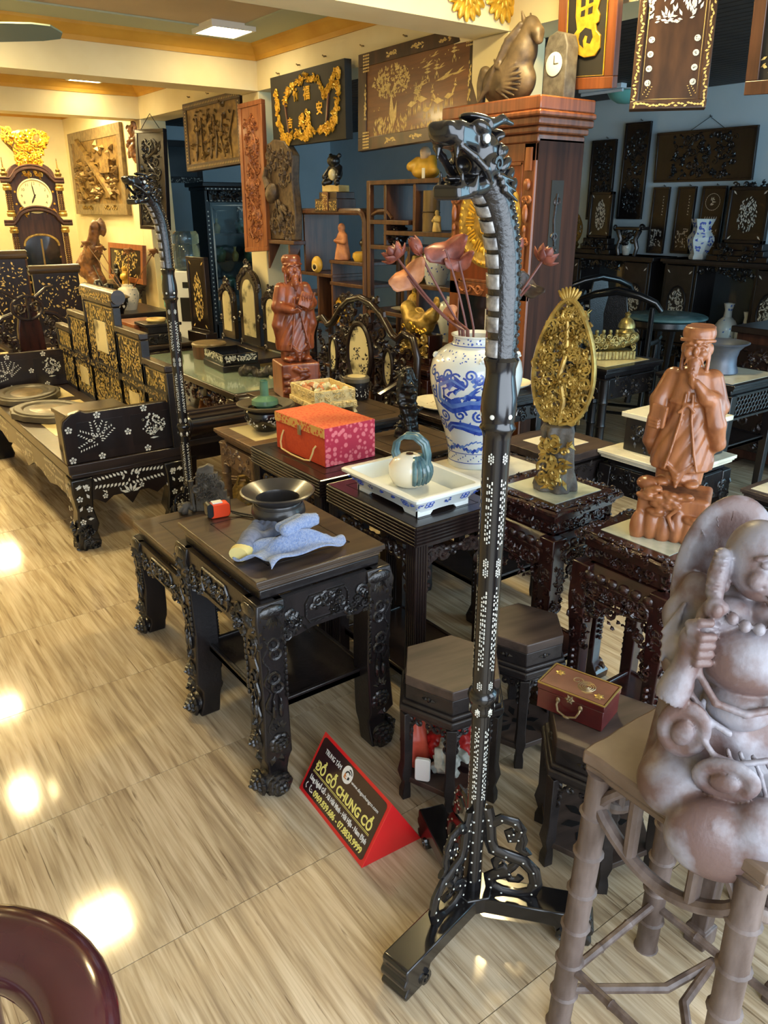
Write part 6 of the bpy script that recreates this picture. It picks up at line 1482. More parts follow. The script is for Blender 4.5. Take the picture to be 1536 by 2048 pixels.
# == open display shelves between the columns
def bar(b, p, q, w=.028): return b.tube([p, q], w * .7, 4)
t = thing('display_shelf', 'brown open display shelf with stepped compartments and bamboo tube', 'shelf', (3.43, 4.10, 0))
W2, Dp, H2 = .49, .15, 1.765
for sx in (-1, 1):
 for sy in (-1, 1): obj('post', B().box(sx * Dp - .018, sy * W2 - .02, 0, sx * Dp + .018, sy * W2 + .02, H2), 'brown_wood', t, bev=.003)
for (y0, y1, z) in ((-.51, .51, 1.765), (-.51, .31, 1.455), (.05, .51, 1.36), (-.51, .05, 1.135), (.05, .51, 1.52), (-.3, .51, .93), (-.51, .51, .60), (-.51, .51, .12), (-.51, -.05, .80)): obj('board', B().box(-Dp - .016, y0, z - .028, Dp + .016, y1, z), 'brown_wood', t, bev=.003)
for (y, z0, z1) in ((.31, 1.36, 1.737), (.05, .93, 1.36), (.0, 1.455, 1.737), (-.05, .60, 1.107), (-.3, .60, .93), (.28, .12, .60)): obj('divider', B().box(-Dp - .010, y - .014, z0, Dp + .010, y + .014, z1), 'brown_wood', t, bev=.003)
obj('arched_rail', B().tube([(-Dp, .50, 1.54), (-Dp, .40, 1.575), (-Dp, .30, 1.575), (-Dp, .24, 1.53)], .012, 8), 'brown_wood', t)
t = thing('display_shelf', 'brown open display shelf with a rounded top rail and small statues', 'shelf', (3.43, 5.12, 0))
W2, H2 = .47, 1.57
for sx in (-1, 1):
 obj('round_frame', B().tube([(sx * Dp, -W2, 0), (sx * Dp, -W2, H2 - .06), (sx * Dp, -W2 + .02, H2 - .02), (sx * Dp, -W2 + .06, H2), (sx * Dp, W2 - .06, H2), (sx * Dp, W2 - .02, H2 - .02), (sx * Dp, W2, H2 - .06), (sx * Dp, W2, 0)], .024, 8), 'brown_wood', t)
for (y0, y1, z) in ((-.45, -.02, 1.235), (-.06, .45, 1.13), (-.45, -.02, 1.08), (.18, .45, .98), (-.45, .45, .78), (-.45, .45, .45), (-.45, .45, .12)): obj('board', B().box(-Dp - .016, y0, z - .025, Dp + .016, y1, z), 'brown_wood', t, bev=.003)
for (y, z0, z1) in ((-.04, .78, 1.235), (.16, .78, 1.105), (-.24, .45, .78), (.34, 1.13, 1.55)):
 obj('divider', B().box(-Dp - .010, y - .012, z0, Dp + .010, y + .012, z1), 'brown_wood', t, bev=.003)
# things on the shelves
def figure(name, label, m, loc, h, rz, cat='figurine', k=0, group=None):
 s = Sculpt((-.45 * h, -.45 * h, -.004), (.45 * h, .45 * h, h * 1.03), h / 34)
 s.loft([(0, .24 * h, .22 * h, 0, 0), (.15 * h, .22 * h, .2 * h, 0, 0), (.45 * h, .18 * h, .15 * h, 0, 0), (.68 * h, .20 * h, .14 * h, 0, 0), (.76 * h, .08 * h, .08 * h, 0, 0)], lambda th, z: .08 * np.sin(6 * th + 25 * z / h * .3), h * .03)
 s.ell((0, -.02 * h, .86 * h), (.10 * h, .11 * h, .13 * h), None, h * .03)
 if k == 1: s.ell((0, -.10 * h, .42 * h), (.26 * h, .20 * h, .20 * h), None, h * .04); s.ell((0, -.03 * h, .86 * h), (.15 * h, .15 * h, .15 * h), None, h * .03)
 for d in (-1, 1): s.path([(d * .17 * h, 0, .65 * h), (d * .24 * h, -.06 * h, .5 * h), (d * .06 * h, -.2 * h, .52 * h)], [.07 * h, .07 * h, .05 * h], h * .03)
 return s.obj(name, m, None, loc=loc, rz=rz, label=label, cat=cat, group=group)
t = thing('bamboo_tube', 'brown bamboo tube pot standing on the display shelf', 'pot', (3.33, 4.0, 1.456)); obj('lower_tube', B().lathe([(0, 0), (.055, 0), (.055, .11), (.061, .115), (0, .12)], 18), 'bamboo_tube', t); obj('upper_tube', B().lathe([(.054, .118), (.053, .24), (.045, .24), (.045, .20), (0, .19)], 18), 'bamboo_tube', t)
figure('figurine', 'small gilt standing figurine beside the bamboo tube', 'amber_pale', (3.27, 3.87, 1.456), .13, R(-90))
t = thing('laughing_buddha', 'yellow-robed laughing Buddha figurine on top of the brown shelf', 'figurine', (3.36, 4.10, 1.766), R(-80)); t.scale = (.78, .78, .78)
s = Sculpt((-.15, -.13, -.004), (.15, .13, .26), .005)
s.ell((0, 0, .05), (.125, .09, .055), None, .02); s.ell((0, 0, .09), (.09, .075, .08), None, .02); s.path([(-.07, -.02, .13), (-.10, -.07, .09)], .035, .02); s.path([(.07, 0, .14), (.11, -.04, .06)], .035, .02)
s.obj('robe', 'amber', t); s = Sculpt((-.07, -.08, .12), (.07, .07, .28), .004); s.ell((.01, -.02, .205), (.042, .045, .045), None, .01); s.ell((.01, -.03, .17), (.035, .035, .02), None, .01)
for d in (-1, 1): s.ell((.01 + d * .042, -.012, .195), (.008, .012, .02), None, .004)
s.ell((.01, -.066, .20), (.008, .008, .007), None, .003); s.path([(-.01, -.064, .182), (.01, -.068, .177), (.03, -.064, .182)], .003, .002, sub=True); s.obj('head', 'skin_cream', t, loc=(0, 0, -.012))
obj('tablet', B().box(.05, -.105, .0, .075, -.095, .075), 'label_white', t)
t = thing('panda_figurine', 'black panda figurine on a cream plinth above the cross-shaped stand', 'figurine', (3.32, 5.075, 1.702), R(-70))
obj('plinth', B().box(-.075, -.065, 0, .075, .065, .045), 'amber_pale', t, bev=.004)
s = Sculpt((-.1, -.09, .03), (.1, .09, .27), .005); s.ell((.01, 0, .13), (.045, .045, .06), None, .015); s.ell((0, -.02, .205), (.048, .045, .04), None, .012)
for d in (-1, 1): s.ell((d * .038, 0, .24), .016, None, .006); s.path([(d * .04, 0, .16), (d * .06, -.05, .10)], .02, .01); s.path([(d * .03, -.03, .07), (d * .055, -.06, .06)], .022, .01)
s.obj('body', 'ebony_carved', t); obj('belly', B().ell((.0, -.035, .115), (.034, .03, .04), 10, 8), 'marble_yellow', t); obj('bamboo_ball', B().ell((-.055, -.03, .075), (.028, .025, .028), 10, 8), 'marble_yellow', t)
t = thing('inlaid_stand', 'cross-shaped stand inlaid with gold pearl under the panda', 'stand', (3.33, 5.10, 1.571), R(-88))
bd = B().box(-.14, -.085, .0, .14, .085, .085); bd.box(-.09, -.08, .085, .13, .08, .13); obj('body', bd, 'inlay_frame', t, bev=.003); obj('cross_panel', B().box(-.035, -.094, -.0, .035, -.084, .13), 'inlay_board', t, bev=.003)
f = B().field(-.13, .01, -.04, .07, 60, .014, 2, -.0865).field(.04, .01, .13, .07, 60, .014, 3, -.0865).field(-.03, .008, .03, .12, 70, .014, 4, -.0955); obj('pearl_inlay', f, 'pearl_gold', t)['kind'] = 'stuff'
figure('wooden_figure', 'tall light wooden monk figure in the rounded shelf', 'lotus_pale', (3.32, 5.00, 1.236), .26, R(-100))
figure('figurine', 'dark small seated figure on a round pot in the shelf', 'ebony_carved', (3.38, 4.80, 1.305), .13, R(-90), k=1)
obj('lidded_pot', B().lathe([(0, 0), (.06, 0), (.075, .03), (.07, .055), (.05, .066), (0, .068)], 20), 'amber', None, loc=(3.36, 4.80, 1.236), label='round yellow lidded pot in the rounded display shelf', cat='pot')
t = thing('mask', 'yellow carved laughing face mask in the rounded shelf', 'mask', (3.25, 5.25, 1.131), R(-80))
obj('face', B().ell((0, 0, .062), (.055, .03, .062), 16, 10), 'amber', t); obj('mouth', B().ell((0, -.026, .045), (.022, .008, .020), 10, 6), 'ebony', t); b = B(); ring(b, 0, .045, .025, .006, -.026, 14); obj('lips', b, 'amber_pale', t)
obj('yellow_jar', B().lathe([(0, 0), (.065, 0), (.07, .02), (.07, .15), (.05, .165), (.05, .18), (0, .18)], 20), 'amber', None, loc=(3.36, 5.05, .781), label='yellow cylindrical jar on the lower board of the rounded shelf', cat='jar')
def bw_vase(label, loc, h, prof, seed, m2='cobalt', grp=None, m='ceramic_white', dens=70, nm='porcelain_vase'):
 t = thing(nm, label, 'vase', loc, 0, grp); obj('body', B().lathe([(r * h, z * h) for r, z in prof], 24), m, t); zz = [p[1] * h for p in prof[1:-2]]; rr = [p[0] * h for p in prof[1:-2]]; b = B(); g = random.Random(seed)
 for q in range(dens):
  a = g.uniform(0, 6.3); z = g.uniform(zz[0] + .04 * h, zz[-1] - .02 * h); r = float(np.interp(z, zz, rr)) + .0015; b.m = Matrix.Rotation(a, 4, 'Z') @ Matrix.Translation((0, -r, 0)); b.chip(0, z, h * g.uniform(.04, .10), g.uniform(0, 3), .55)
 b.m = None; obj('painted_motif', b, m2, t)['kind'] = 'stuff'; return t
JAR = [(0, 0), (.28, 0), (.30, .05), (.42, .45), (.44, .65), (.36, .85), (.22, .92), (.22, 1), (.16, 1), (0, .95)]
BOT = [(0, 0), (.16, 0), (.18, .04), (.25, .30), (.26, .48), (.18, .62), (.09, .70), (.08, .85), (.12, 1), (.08, 1), (0, .9)]
bw_vase('wide blue and white jar on the upper board of the stepped shelf', (3.34, 3.95, 1.136), .22, JAR, 3)
bw_vase('gold-dotted jar next to the blue and white jar on the stepped shelf', (3.36, 4.28 - .12, 1.136), .20, JAR, 4, 'gold', None, 'gold_dark')
bw_vase('blue and white dotted jar on the lower board behind the lotus', (3.34, 3.75, .801), .28, JAR, 5)
bw_vase('yellow speckled vase behind the pale lotus leaf on the shelf', (3.3, 4.12, .931), .20, BOT, 6, 'gold', None, 'amber')
obj('plate', B().lathe([(0, 0), (.05, 0), (.11, .022), (.115, .026), (.06, .012), (0, .01)], 28), 'ceramic_cream', None, loc=(3.36, 4.27, .931), label='cream porcelain plate on the stepped shelf board', cat='plate')
obj('white_cup', B().lathe([(0, 0), (.03, 0), (.042, .03), (.045, .07), (.04, .07), (.035, .02), (0, .015)], 20), 'ceramic_white', None, loc=(3.30, 3.83, .601), label='small white cup on the low shelf board', cat='cup')
t = thing('pinecone_carving', 'dark scaly wooden cone carving in the shelf compartment', 'carving', (3.36, 4.40, 1.361))
E2 = B()
for q in range(60): z = .01 + .145 * q / 60; a = q * 2.4; r = .07 * math.sin(PI * (.2 + .75 * q / 60)); E2.ell((r * math.cos(a), r * math.sin(a), z), (.022, .022, .010), 6, 4)
obj('scales', E2, 'rosewood_carved', t)['kind'] = 'stuff'; obj('core', B().lathe([(0, 0), (.05, 0), (.06, .06), (.03, .14), (0, .15)], 12), 'rosewood', t)
obj('bottle_cap', B().lathe([(0, 0), (.02, 0), (.02, .03), (0, .032)], 16), 'lamp_white', None, loc=(3.32, 3.70, 1.766), label='small pale blue bottle cap on top of the brown shelf', cat='jar')  # a loose bottle cap, made as a short cylinder
# gilded fish carving and its scroll stand
t = thing('fish_carving', 'gilded leaping carp carving on a scrolled red-brown stand', 'carving', (3.02, 3.70, .72), R(-90))
s = Sculpt((-.18, -.08, .12), (.18, .08, .40), .005)
s.path([(-.13, 0, .30), (-.06, 0, .22), (.03, 0, .22), (.10, 0, .28), (.15, 0, .35)], [.05, .065, .06, .04, .012], .02); s.ell((.14, 0, .36), (.03, .008, .035), None, .01); s.ell((-.02, 0, .29), (.05, .008, .03), None, .01); s.ell((-.15, -.02, .31), .012, None, .004)
s.obj('carp', 'gold', t)
b = B()
for q in range(7): b.spiral(-.10 + .034 * q, .20 + .02 * math.sin(q), .018, 1, 0, 1, .005, -.062)
obj('scales', b, 'gold_bright', t)
obj('gilt_waves', B().carve(-.13, .05, .13, .16, 4, 46, .008, -.06, .028), 'gold', t)
obj('stand', B().box(-.17, -.07, 0, .17, .07, .04).box(-.14, -.055, .04, .14, .055, .17), 'rosewood_red', t, bev=.005)
st = side_table('dark red-brown low cabinet table under the gilded carp carving', 2.84, 3.42 + .0, 3.20, 3.96, .72, wood='rosewood_red', carved='rosewood_red_carved', topm='rosewood_red', ap='carved', ah=.12, seed=44, shelf=.4)
# == pictures and carved panels
def panel(name, label, ctr, w, h, yaw, lean=0., roll=0., fw=.04, th=.035, fm='inlay_frame', bm='inlay_board', cat='picture', fl_=.012, hang=True):
 t = thing(name, label, cat, ctr, 0, None, rot=None); M0 = Matrix.Rotation(R(yaw), 4, 'Z') @ Matrix.Rotation(R(lean), 4, 'X') @ Matrix.Rotation(R(roll), 4, 'Y'); t.rotation_euler = M0.to_euler()
 obj('board', B().box(-w / 2 + .004, -.004, -h / 2 + .004, w / 2 - .004, th - .010, h / 2 - .004), bm, t)
 if fw:
  f = B()
  for (a, b_, c, d) in ((-w / 2, -h / 2, w / 2, -h / 2 + fw), (-w / 2, h / 2 - fw, w / 2, h / 2), (-w / 2, -h / 2 + fw, -w / 2 + fw, h / 2 - fw), (w / 2 - fw, -h / 2 + fw, w / 2, h / 2 - fw)): f.box(a, -fl_, b_, c, th - .008, d)
  obj('frame', f, fm, t, bev=.003)
 return t
def inl(t, b, m='pearl_gold', name='pearl_inlay'):
 o = obj(name, b, m, t, smooth=False); o['kind'] = 'stuff'; return o
# silver-gilt bird picture
t = panel('relief_picture', 'brown-gilt bird relief picture with a studded dark frame', (3.2, 6.807, 2.193), .84, .55, -80, -3, -3, .055, .06, 'inlay_frame', 'gilt_brown')
b = B(); g = random.Random(1)
for q in range(6): x = -.24 + .10 * q + g.uniform(-.02, .02); b.tube([(x, -.010, -.20), (x + g.uniform(-.05, .05), -.014, -.05), (x + g.uniform(-.06, .06), -.012, .14)], .008, 6)
for q in range(90): b.leaf(g.uniform(-.30, .28), g.uniform(-.18, .20) , g.uniform(.03, .06), g.uniform(0, 6.3), .4, -.012, .012)
for q in range(7): x, z = g.uniform(-.2, .25), g.uniform(-.08, .17); b.ell((x, -.016, z), (.035, .012, .022), 8, 6, rot=(0, g.uniform(-1, 1), 0)); b.tube([(x + .02, -.016, z + .01), (x + .045, -.018, z + .05)], .007, 5)
obj('bird_relief', b, 'gilt_brown', t); b = B()
for q in range(34):
 for sz in (-1, 1): b.chip(-.39 + .0236 * q, sz * .248, .024, R(90), .35, -.0135)
for q in range(16):
 for sx in (-1, 1): b.dot(sx * .39, -.2 + .0266 * q, .006, -.0135)
inl(t, b)
# tall orange panel
t = panel('carved_hanging', 'tall orange-brown wooden panel carved with leaves and birds', (3.13, 5.97, 1.812), .285, 1.10, -78, -4, -4, .035, .04, 'orange_wood', 'orange_wood', 'panel')
b = B(); b.carve(-.075, -.46, .075, .44, 3, 120, .007, -.006, .032, (.3, .45, .25)); b.vine(-.02, -.45, .02, .46, 3.5, .04, .010, -.008, 4); b.rosette(.02, .22, .05, -.006, .02); b.rosette(-.03, -.05, .05, -.006, .02); b.rosette(.03, -.28, .05, -.006, .02)
obj('carving', b, 'orange_wood_carved', t)
# black board with gilded scroll frame
t = panel('gilded_board', 'black signboard with gilded fan-shaped carving and small gold characters', (3.2, 5.246, 2.26), 1.03, .477, -91, .5, 0, 0, .06, 'dark_board', 'dark_board', 'signboard')
b = B(); g = random.Random(9)
def garland(pts, wd, n, th=.006, size=.026):
 for q in range(n):
  u = g.random() * (len(pts) - 1); k = int(u); f = u - k; x = pts[k][0] * (1 - f) + pts[min(k + 1, len(pts) - 1)][0] * f; z = pts[k][1] * (1 - f) + pts[min(k + 1, len(pts) - 1)][1] * f
  x += g.uniform(-wd, wd); z += g.uniform(-wd, wd)
  if g.random() < .6: b.spiral(x, z, size * g.uniform(.6, 1.1), 1.2, g.uniform(0, 6.3), g.choice((-1, 1)), th, -.010, n=10)
  else: b.leaf(x, z, size * 1.5, g.uniform(0, 6.3), .45, -.008, .012)
garland([(-.43, .13), (-.41, -.02), (-.35, -.17), (-.27, -.20)], .025, 70); garland([(.43, .17), (.42, -.02), (.36, -.13), (.26, -.16)], .025, 70)
garland([(-.30, .03), (-.25, .12), (-.12, .17), (.05, .18), (.20, .16), (.24, .05), (.34, .09), (.40, .17)], .018, 110, .0055, .022); garland([(-.28, -.19), (-.12, -.17), (.0, -.19), (.14, -.17), (.28, -.15)], .016, 70)
for q in range(40): a = g.uniform(0, 6.3); r = .085 * math.sqrt(g.random()); b.spiral(-.02 + r * math.cos(a), -.10 + r * math.sin(a), .020, 1.2, g.uniform(0, 6.3), 1, .005, -.010, n=10)
obj('gilt_scrollwork', b, 'gold_bright', t)
obj('fan_rib', B().tube([(-.30, -.006, .05), (-.25, -.006, -.17)], .010, 4), 'lacquer_top', t); obj('fan_rib', B().tube([(.31, -.006, .06), (.27, -.006, -.13)], .010, 4), 'lacquer_top', t)
for ch, x, z, sz in (('竹', -.135, .055, .085), ('福', .02, .05, .095), ('吉', -.235, -.115, .075), ('安', .185, -.055, .085)):
 text('gilt_character', ch, sz, 'gold_bright', t, (x, -.0065, z), (R(90), 0, 0), .003, 'CENTER', .002)
# deer picture inlaid with pearl
t = panel('inlaid_picture', 'brown inlaid picture of deer under a tree with patterned corners', (3.23, 4.05, 2.235), .98, .555, -82, -4, -3, .075, .04, 'inlay_frame', 'inlay_board')
b = B(); g = random.Random(2); y = -.0055
for q in range(230): a = g.uniform(0, 6.3); r = math.sqrt(g.random()); x, z = -.20 + .16 * r * math.cos(a), .09 + .09 * r * math.sin(a); b.chip(x, z, g.uniform(.014, .030), g.uniform(0, 3.1), .5, y)
for q in range(60): x = g.uniform(-.345, -.06); b.chip(x, -.15 + g.uniform(-.03, .06) * (1 - abs(x + .2) * 3), .035, R(90) + g.uniform(-.6, .6), .25, y)
for (x0, z0, x1, z1) in ((-.19, -.17, -.20, .04), (-.20, 0, -.26, .10), (-.20, .02, -.13, .10), (-.18, -.17, -.15, -.02)): b.chip((x0 + x1) / 2, (z0 + z1) / 2, math.hypot(x1 - x0, z1 - z0), math.atan2(z1 - z0, x1 - x0), .20, y)
for q in range(80): x = g.uniform(-.36, .36); b.chip(x, -.185 + g.uniform(-.01, .012), .03, R(90) + g.uniform(-.4, .4), .2, y)
def deer(x, z, s_, d=1):
 b.chip(x, z, .075 * s_, .1 * d, .42, y); b.chip(x + .032 * s_ * d, z + .025 * s_, .05 * s_, R(60) if d > 0 else R(120), .3, y); b.chip(x + .045 * s_ * d, z + .05 * s_, .028 * s_, -.3 * d, .5, y)
 for lx in (-.026, -.014, .014, .026): b.chip(x + lx * s_, z - .036 * s_, .052 * s_, R(90) + lx * 4, .16, y)
 for a in (60, 110): b.chip(x + .045 * s_ * d, z + .073 * s_, .035 * s_, R(a), .14, y)
for (x, z, s_, d) in ((-.02, -.06, 1.1, 1), (.06, -.045, 1.15, -1), (.10, -.105, .9, 1), (.19, -.07, 1.1, -1), (.27, -.055, 1., 1), (.02, -.0, .9, 1)): deer(x, z, s_, d)
for (x, z) in ((.10, .065), (.17, .075), (.30, .14)):
 b.chip(x, z, .03, R(90), .6, y); b.chip(x, z + .026, .055, 0, .3, y); b.chip(x, z + .042, .04, 0, .35, y); b.chip(x, z + .06, .02, R(90), .35, y); b.chip(x - .012, z - .018, .03, R(90), .2, y); b.chip(x + .012, z - .018, .03, R(90), .2, y)
for (x, z, l) in ((.10, .125, .10), (.20, .10, .07), (.05, .03, .12), (.24, .045, .16), (.34, .055, .10), (.15, .17, .07), (.06, .15, .05)): b.chip(x, z, l, .15, .12, y); b.chip(x + .01, z + .012, l * .6, .5, .2, y)
for q in range(40): b.chip(g.uniform(-.35, .36), g.uniform(-.12, .18), .012, g.uniform(0, 3), .5, y)
inl(t, b); b = B(); y = -.0128
for (sx, sz) in ((-1, 1), (1, 1), (-1, -1), (1, -1)):
 for i in range(4):
  for j in range(6): b.chip(sx * (.395 + .0145 * i), sz * (.262 - .0175 * j), .0150, R(0), .9, y)
for (x, z) in ((-.2, .24), (0.02, .24), (.24, .24), (-.2, -.24), (.02, -.24), (.22, -.24)):
 for q in range(14): b.chip(x + g.uniform(-.045, .045), z + g.uniform(-.014, .014), .026, g.uniform(-.8, .8), .45, y)
for sx in (-1, 1):
 for q in range(26): b.chip(sx * .422 + g.uniform(-.008, .008), g.uniform(-.10, .10), .022, g.uniform(1, 2), .45, y)
inl(t, b, name='frame_inlay')
# gilded character board
t = panel('character_board', 'red-brown board with one large gilded character on black', (3.18, 2.735, 2.43), .335, .63, -89, 8, 4, .05, .035, 'cherry', 'dark_board', 'signboard')
b = B(); w_ = .335 / 2 - .05; h_ = .63 / 2 - .05
b.tube([(-w_ + .006, -.010, -h_ + .006), (w_ - .006, -.010, -h_ + .006), (w_ - .006, -.010, h_ - .006), (-w_ + .006, -.010, h_ - .006)], .003, 5, close=True); obj('gilt_line', b, 'gold_bright', t)
def blob(P, d=.010):
 o = B(); o.prism(P, -.006 - d, -.004); return o
outer = [(-.062, .045), (-.05, .075), (-.01, .085), (.03, .11), (.075, .12), (.085, .10), (.075, .05), (.06, .0), (.075, -.02), (.07, -.05), (.055, -.055), (.06, -.08), (.085, -.10), (.085, -.15), (.06, -.18), (0, -.185), (-.04, -.17), (-.05, -.145), (-.06, -.16), (-.085, -.165), (-.09, -.14), (-.07, -.115), (-.075, -.095), (-.05, -.07), (-.062, -.02)]
outer = [(p[0], p[1] + .0) for p in outer]
obj('gilt_character', blob(outer), 'gold_bright', t, bev=.003)
b = B()
for P in ([(-.03, .045), (-.005, .05), (-.006, .02), (-.03, .015)], [(.015, .055), (.04, .065), (.038, .03), (.014, .025)], [(-.028, .0), (-.006, .005), (-.008, -.02), (-.03, -.022)], [(.012, .008), (.036, .015), (.034, -.012), (.012, -.016)], [(-.03, -.085), (.0, -.065), (.035, -.075), (.045, -.105), (.03, -.13), (.01, -.125), (.015, -.10), (.0, -.095), (-.012, -.115), (-.006, -.145), (-.028, -.13), (-.036, -.108)]): b.prism(P, -.018, -.015)
obj('character_cut', b, 'dark_board', t)
# portrait inlaid panel
t = panel('inlaid_picture', 'dark brown panel with pearl figures on top and two rows of pearl characters', (3.12, 2.222, 2.38), .30, .82, -50, -10, 0, .032, .035, 'inlay_frame', 'inlay_frame', 'panel')
b = B(); g = random.Random(11); y = -.0056
for q in range(150): x, z = g.uniform(-.06, .10), g.uniform(-.06, .30); b.chip(x, z, .030, R(90) + g.uniform(-.7, .7), .35, y)
for q in range(22): b.chip(-.10 + g.uniform(-.012, .012), -.02 + g.uniform(-.045, .05), .02, g.uniform(0, 3), .5, y)
for q in range(24): b.chip(g.uniform(-.08, .06), -.075 + g.uniform(-.012, .012), .02, g.uniform(-.4, .4), .4, y)
inl(t, b, 'pearl_pink', 'figure_inlay')
for sx, x in ((-1, -.088), (1, .088)):
 for q in range(4):
  b = B(); z = -.148 - .054 * q; b.dot(x, z, .0125, y, 10); o = obj('pearl_character', b, 'pearl', t, smooth=False); c = B()
  for k in range(4): c.chip(x + random.Random(q * 7 + k + sx).uniform(-.006, .006), z + random.Random(q * 5 + k).uniform(-.006, .006), .009, k * .8, .3, y - .0006)
  obj('stroke', c, 'inlay_dark', o, smooth=False)
b = B(); y = -.0128
for q in range(60):
 for sx in (-1, 1): b.chip(sx * .134 + g.uniform(-.006, .006), -.40 + .0135 * q, .018, g.uniform(0, 3), .5, y)
for q in range(22): b.chip(-.13 + .0124 * q, -.394 + g.uniform(-.006, .006), .018, g.uniform(-.5, .5), .5, y)
y = -.0056
for sx in (-1, 1): b.chip(sx * .108, 0, .74, R(90), .004, y); b.fern(sx * .10, -.365, .05, R(90 + sx * 30), y, 5)
b.chip(0, -.372, .21, 0, .012, y); inl(t, b, name='border_inlay')
t = panel('framed_picture', 'brown picture frame hanging next to the pearl figure panel', (3.16, 1.72, 2.31), .36, .62, -84, 10, 2, .05, .04, 'brown_wood', 'dark_board'); inl(t, B().field(-.12, -.24, .12, .24, 120, .03, 5, -.006), 'pearl_gold')
# large relief wrapped in clear film on the far hall wall
t = panel('relief_picture', 'large brown bronze-toned relief picture on the far hall wall', (3.245, 10.22, 1.99), 1.95, .95, -90, -1, 0, .12, .06, 'plaster_frame', 'gilt_brown'); b = B(); g = random.Random(6)
for q in range(170): b.leaf(g.uniform(-.75, .75), g.uniform(-.30, .12), g.uniform(.05, .11), g.uniform(0, 6.3), .4, -.012, .03)
b.tube([(-.55, -.02, .36), (.62, -.03, -.28)], .045, 6); b.box(.30, -.05, -.02, .62, -.01, .12); b.tube([(-.70, -.015, .05), (-.55, -.02, -.2), (-.35, -.02, -.3)], .03, 6)
for q in range(10): b.leaf(-.2 + .1 * q, .22 + g.uniform(-.02, .06), .12, g.uniform(0, 6), .5, -.01, .03)
obj('relief', b, 'gilt_brown', t); b = B()
for x in (-.62, -.40, .25, .50):
 for q in range(3): b.spiral(x + .07 * q, -.40, .026, 1.2, q, 1, .009, -.014)
obj('lower_motif', b, 'gold_dark', t)
t = panel('carved_hanging', 'tall black carved panel of birds among branches beside the opening', (3.2, 8.326, 1.856), .44, .95, -72, -3, 1, .035, .045, 'rosewood', 'ebony', 'panel'); b = B(); b.carve(-.14, -.40, .14, .36, 7, 110, .009, -.006, .045, (.3, .5, .2)); b.vine(-.05, -.4, .05, .38, 3, .07, .012, -.008, 5); obj('carving', b, 'ebony_carved', t); obj('hanging_cord', B().tube([(-.15, .01, .47), (0, .015, .615), (.15, .01, .47)], .004, 5), 'black_plastic', t)
s = Sculpt((-.14, -.06, -.22), (.14, .06, .22), .006); g = random.Random(5)
for q in range(26): s.ell((g.uniform(-.05, .05) + .03 * math.sin(q), g.uniform(-.02, .02), -.17 + .34 * q / 26), (g.uniform(.02, .05), .025, g.uniform(.02, .05)), None, .012)
s.noise(.006, 60, 4); s.obj('wood_carving', 'driftwood', None, loc=(3.215, 8.80, 2.25), rz=R(-80), label='knotted golden-brown wood carving hung on the far column', cat='carving')
# peacock slab on its ledge
t = thing('peacock_carving', 'large weathered wood slab carved with a peacock beside the column', 'carving', (3.20, 5.64, 1.36), R(-88)); t.scale = (.76, 1, 1)
P = [(-.25, 0), (.24, 0), (.26, .2), (.22, .42), (.25, .6), (.10, .70), (-.1, .72), (-.24, .68), (-.27, .4)]
obj('slab', B().prism(P, -.02, .05), 'relief_brown', t, bev=.01); b = B()
b.ell((-.10, -.05, .34), (.09, .05, .07), 12, 8, rot=(0, R(-30), 0)); b.tube([(-.15, -.05, .38), (-.20, -.06, .46), (-.16, -.06, .52)], [.04, .025, .02], 8)
for q in range(22): g = random.Random(q); a = R(-20 - 60 * g.random()); r = g.uniform(.06, .22); b.ell((-.06 + r * math.cos(a), -.04, .32 + r * math.sin(a)), (.035, .014, .014), 8, 5, rot=(0, -a, 0))
b.carve(-.22, .02, .22, .2, 3, 40, .010, -.022, .05); b.carve(.0, .4, .22, .62, 4, 26, .010, -.022, .05); b.carve(-.22, .5, -.05, .66, 4, 16, .010, -.022, .04); obj('peacock_relief', b, 'relief_brown', t)
obj('ledge', B().box(-.30, -.06, -.03, .30, .05, 0), 'brown_wood', t, bev=.004)
for x in (-.22, .19): obj('ledge_bracket', B().prism([(-.06, -.03), (-.06, -.22), (.05, -.03)], x, x + .03, 'yz'), 'brown_wood', t)
# -- black panels on the side-room wall
def wallpan(label, y, z, w, h, seed, kind='carve', roll=0., lean=0.):
 t = panel('black_relief', label, (7.34, y, z), w, h, -90, lean, roll, .022, .03, 'ebony', 'ebony', 'panel')
 if kind == 'carve': obj('carving', B().carve(-w * .32, -h * .42, w * .32, h * .42, seed, int(60 + 120 * w * h), .007, -.006, .035), 'ebony_carved', t)
 else:
  b = B(); y = -.0056
  if kind == 'disc':
   for q in range(24): a = 2 * PI * q / 24; b.chip(w * .30 * math.cos(a), h * .27 + w * .30 * math.sin(a), w * .10, a + 1.57, .25, y)
   for q in range(7): b.chip(random.Random(q + seed).uniform(-.03, .03), h * .27 + random.Random(q + 50).uniform(-.03, .03), .04, q * .7, .3, y)
   for q in range(6): b.chip(-.06 + .024 * q, h * .04, .03, R(80), .4, y)
  else:
   for q in range(7): b.chip(w * .2, h * (.36 - .045 * q), .022, q, .4, y)
  b.field(-w * .32, -h * .40, w * .32, -h * .12, 45, .03, seed, y); inl(t, b, 'pearl')
 return t
wallpan('black carved panel hanging behind the inlaid tablet on the long console', 5.94, 1.87, .32, .80, 1)
wallpan('tallest black carved panel on the side-room wall', 5.525, 1.945, .31, .93, 2)
wallpan('wide black carved panel hung by a cord on the side-room wall', 4.742, 2.062, 1.06, .46, 3, lean=4)
wallpan('narrow black panel with pearl bird under the wide black panel', 5.155, 1.47, .19, .64, 4, 'bird'); wallpan('second narrow black panel with pearl bird next to the disc panels', 4.861, 1.475, .20, .63, 5, 'bird')
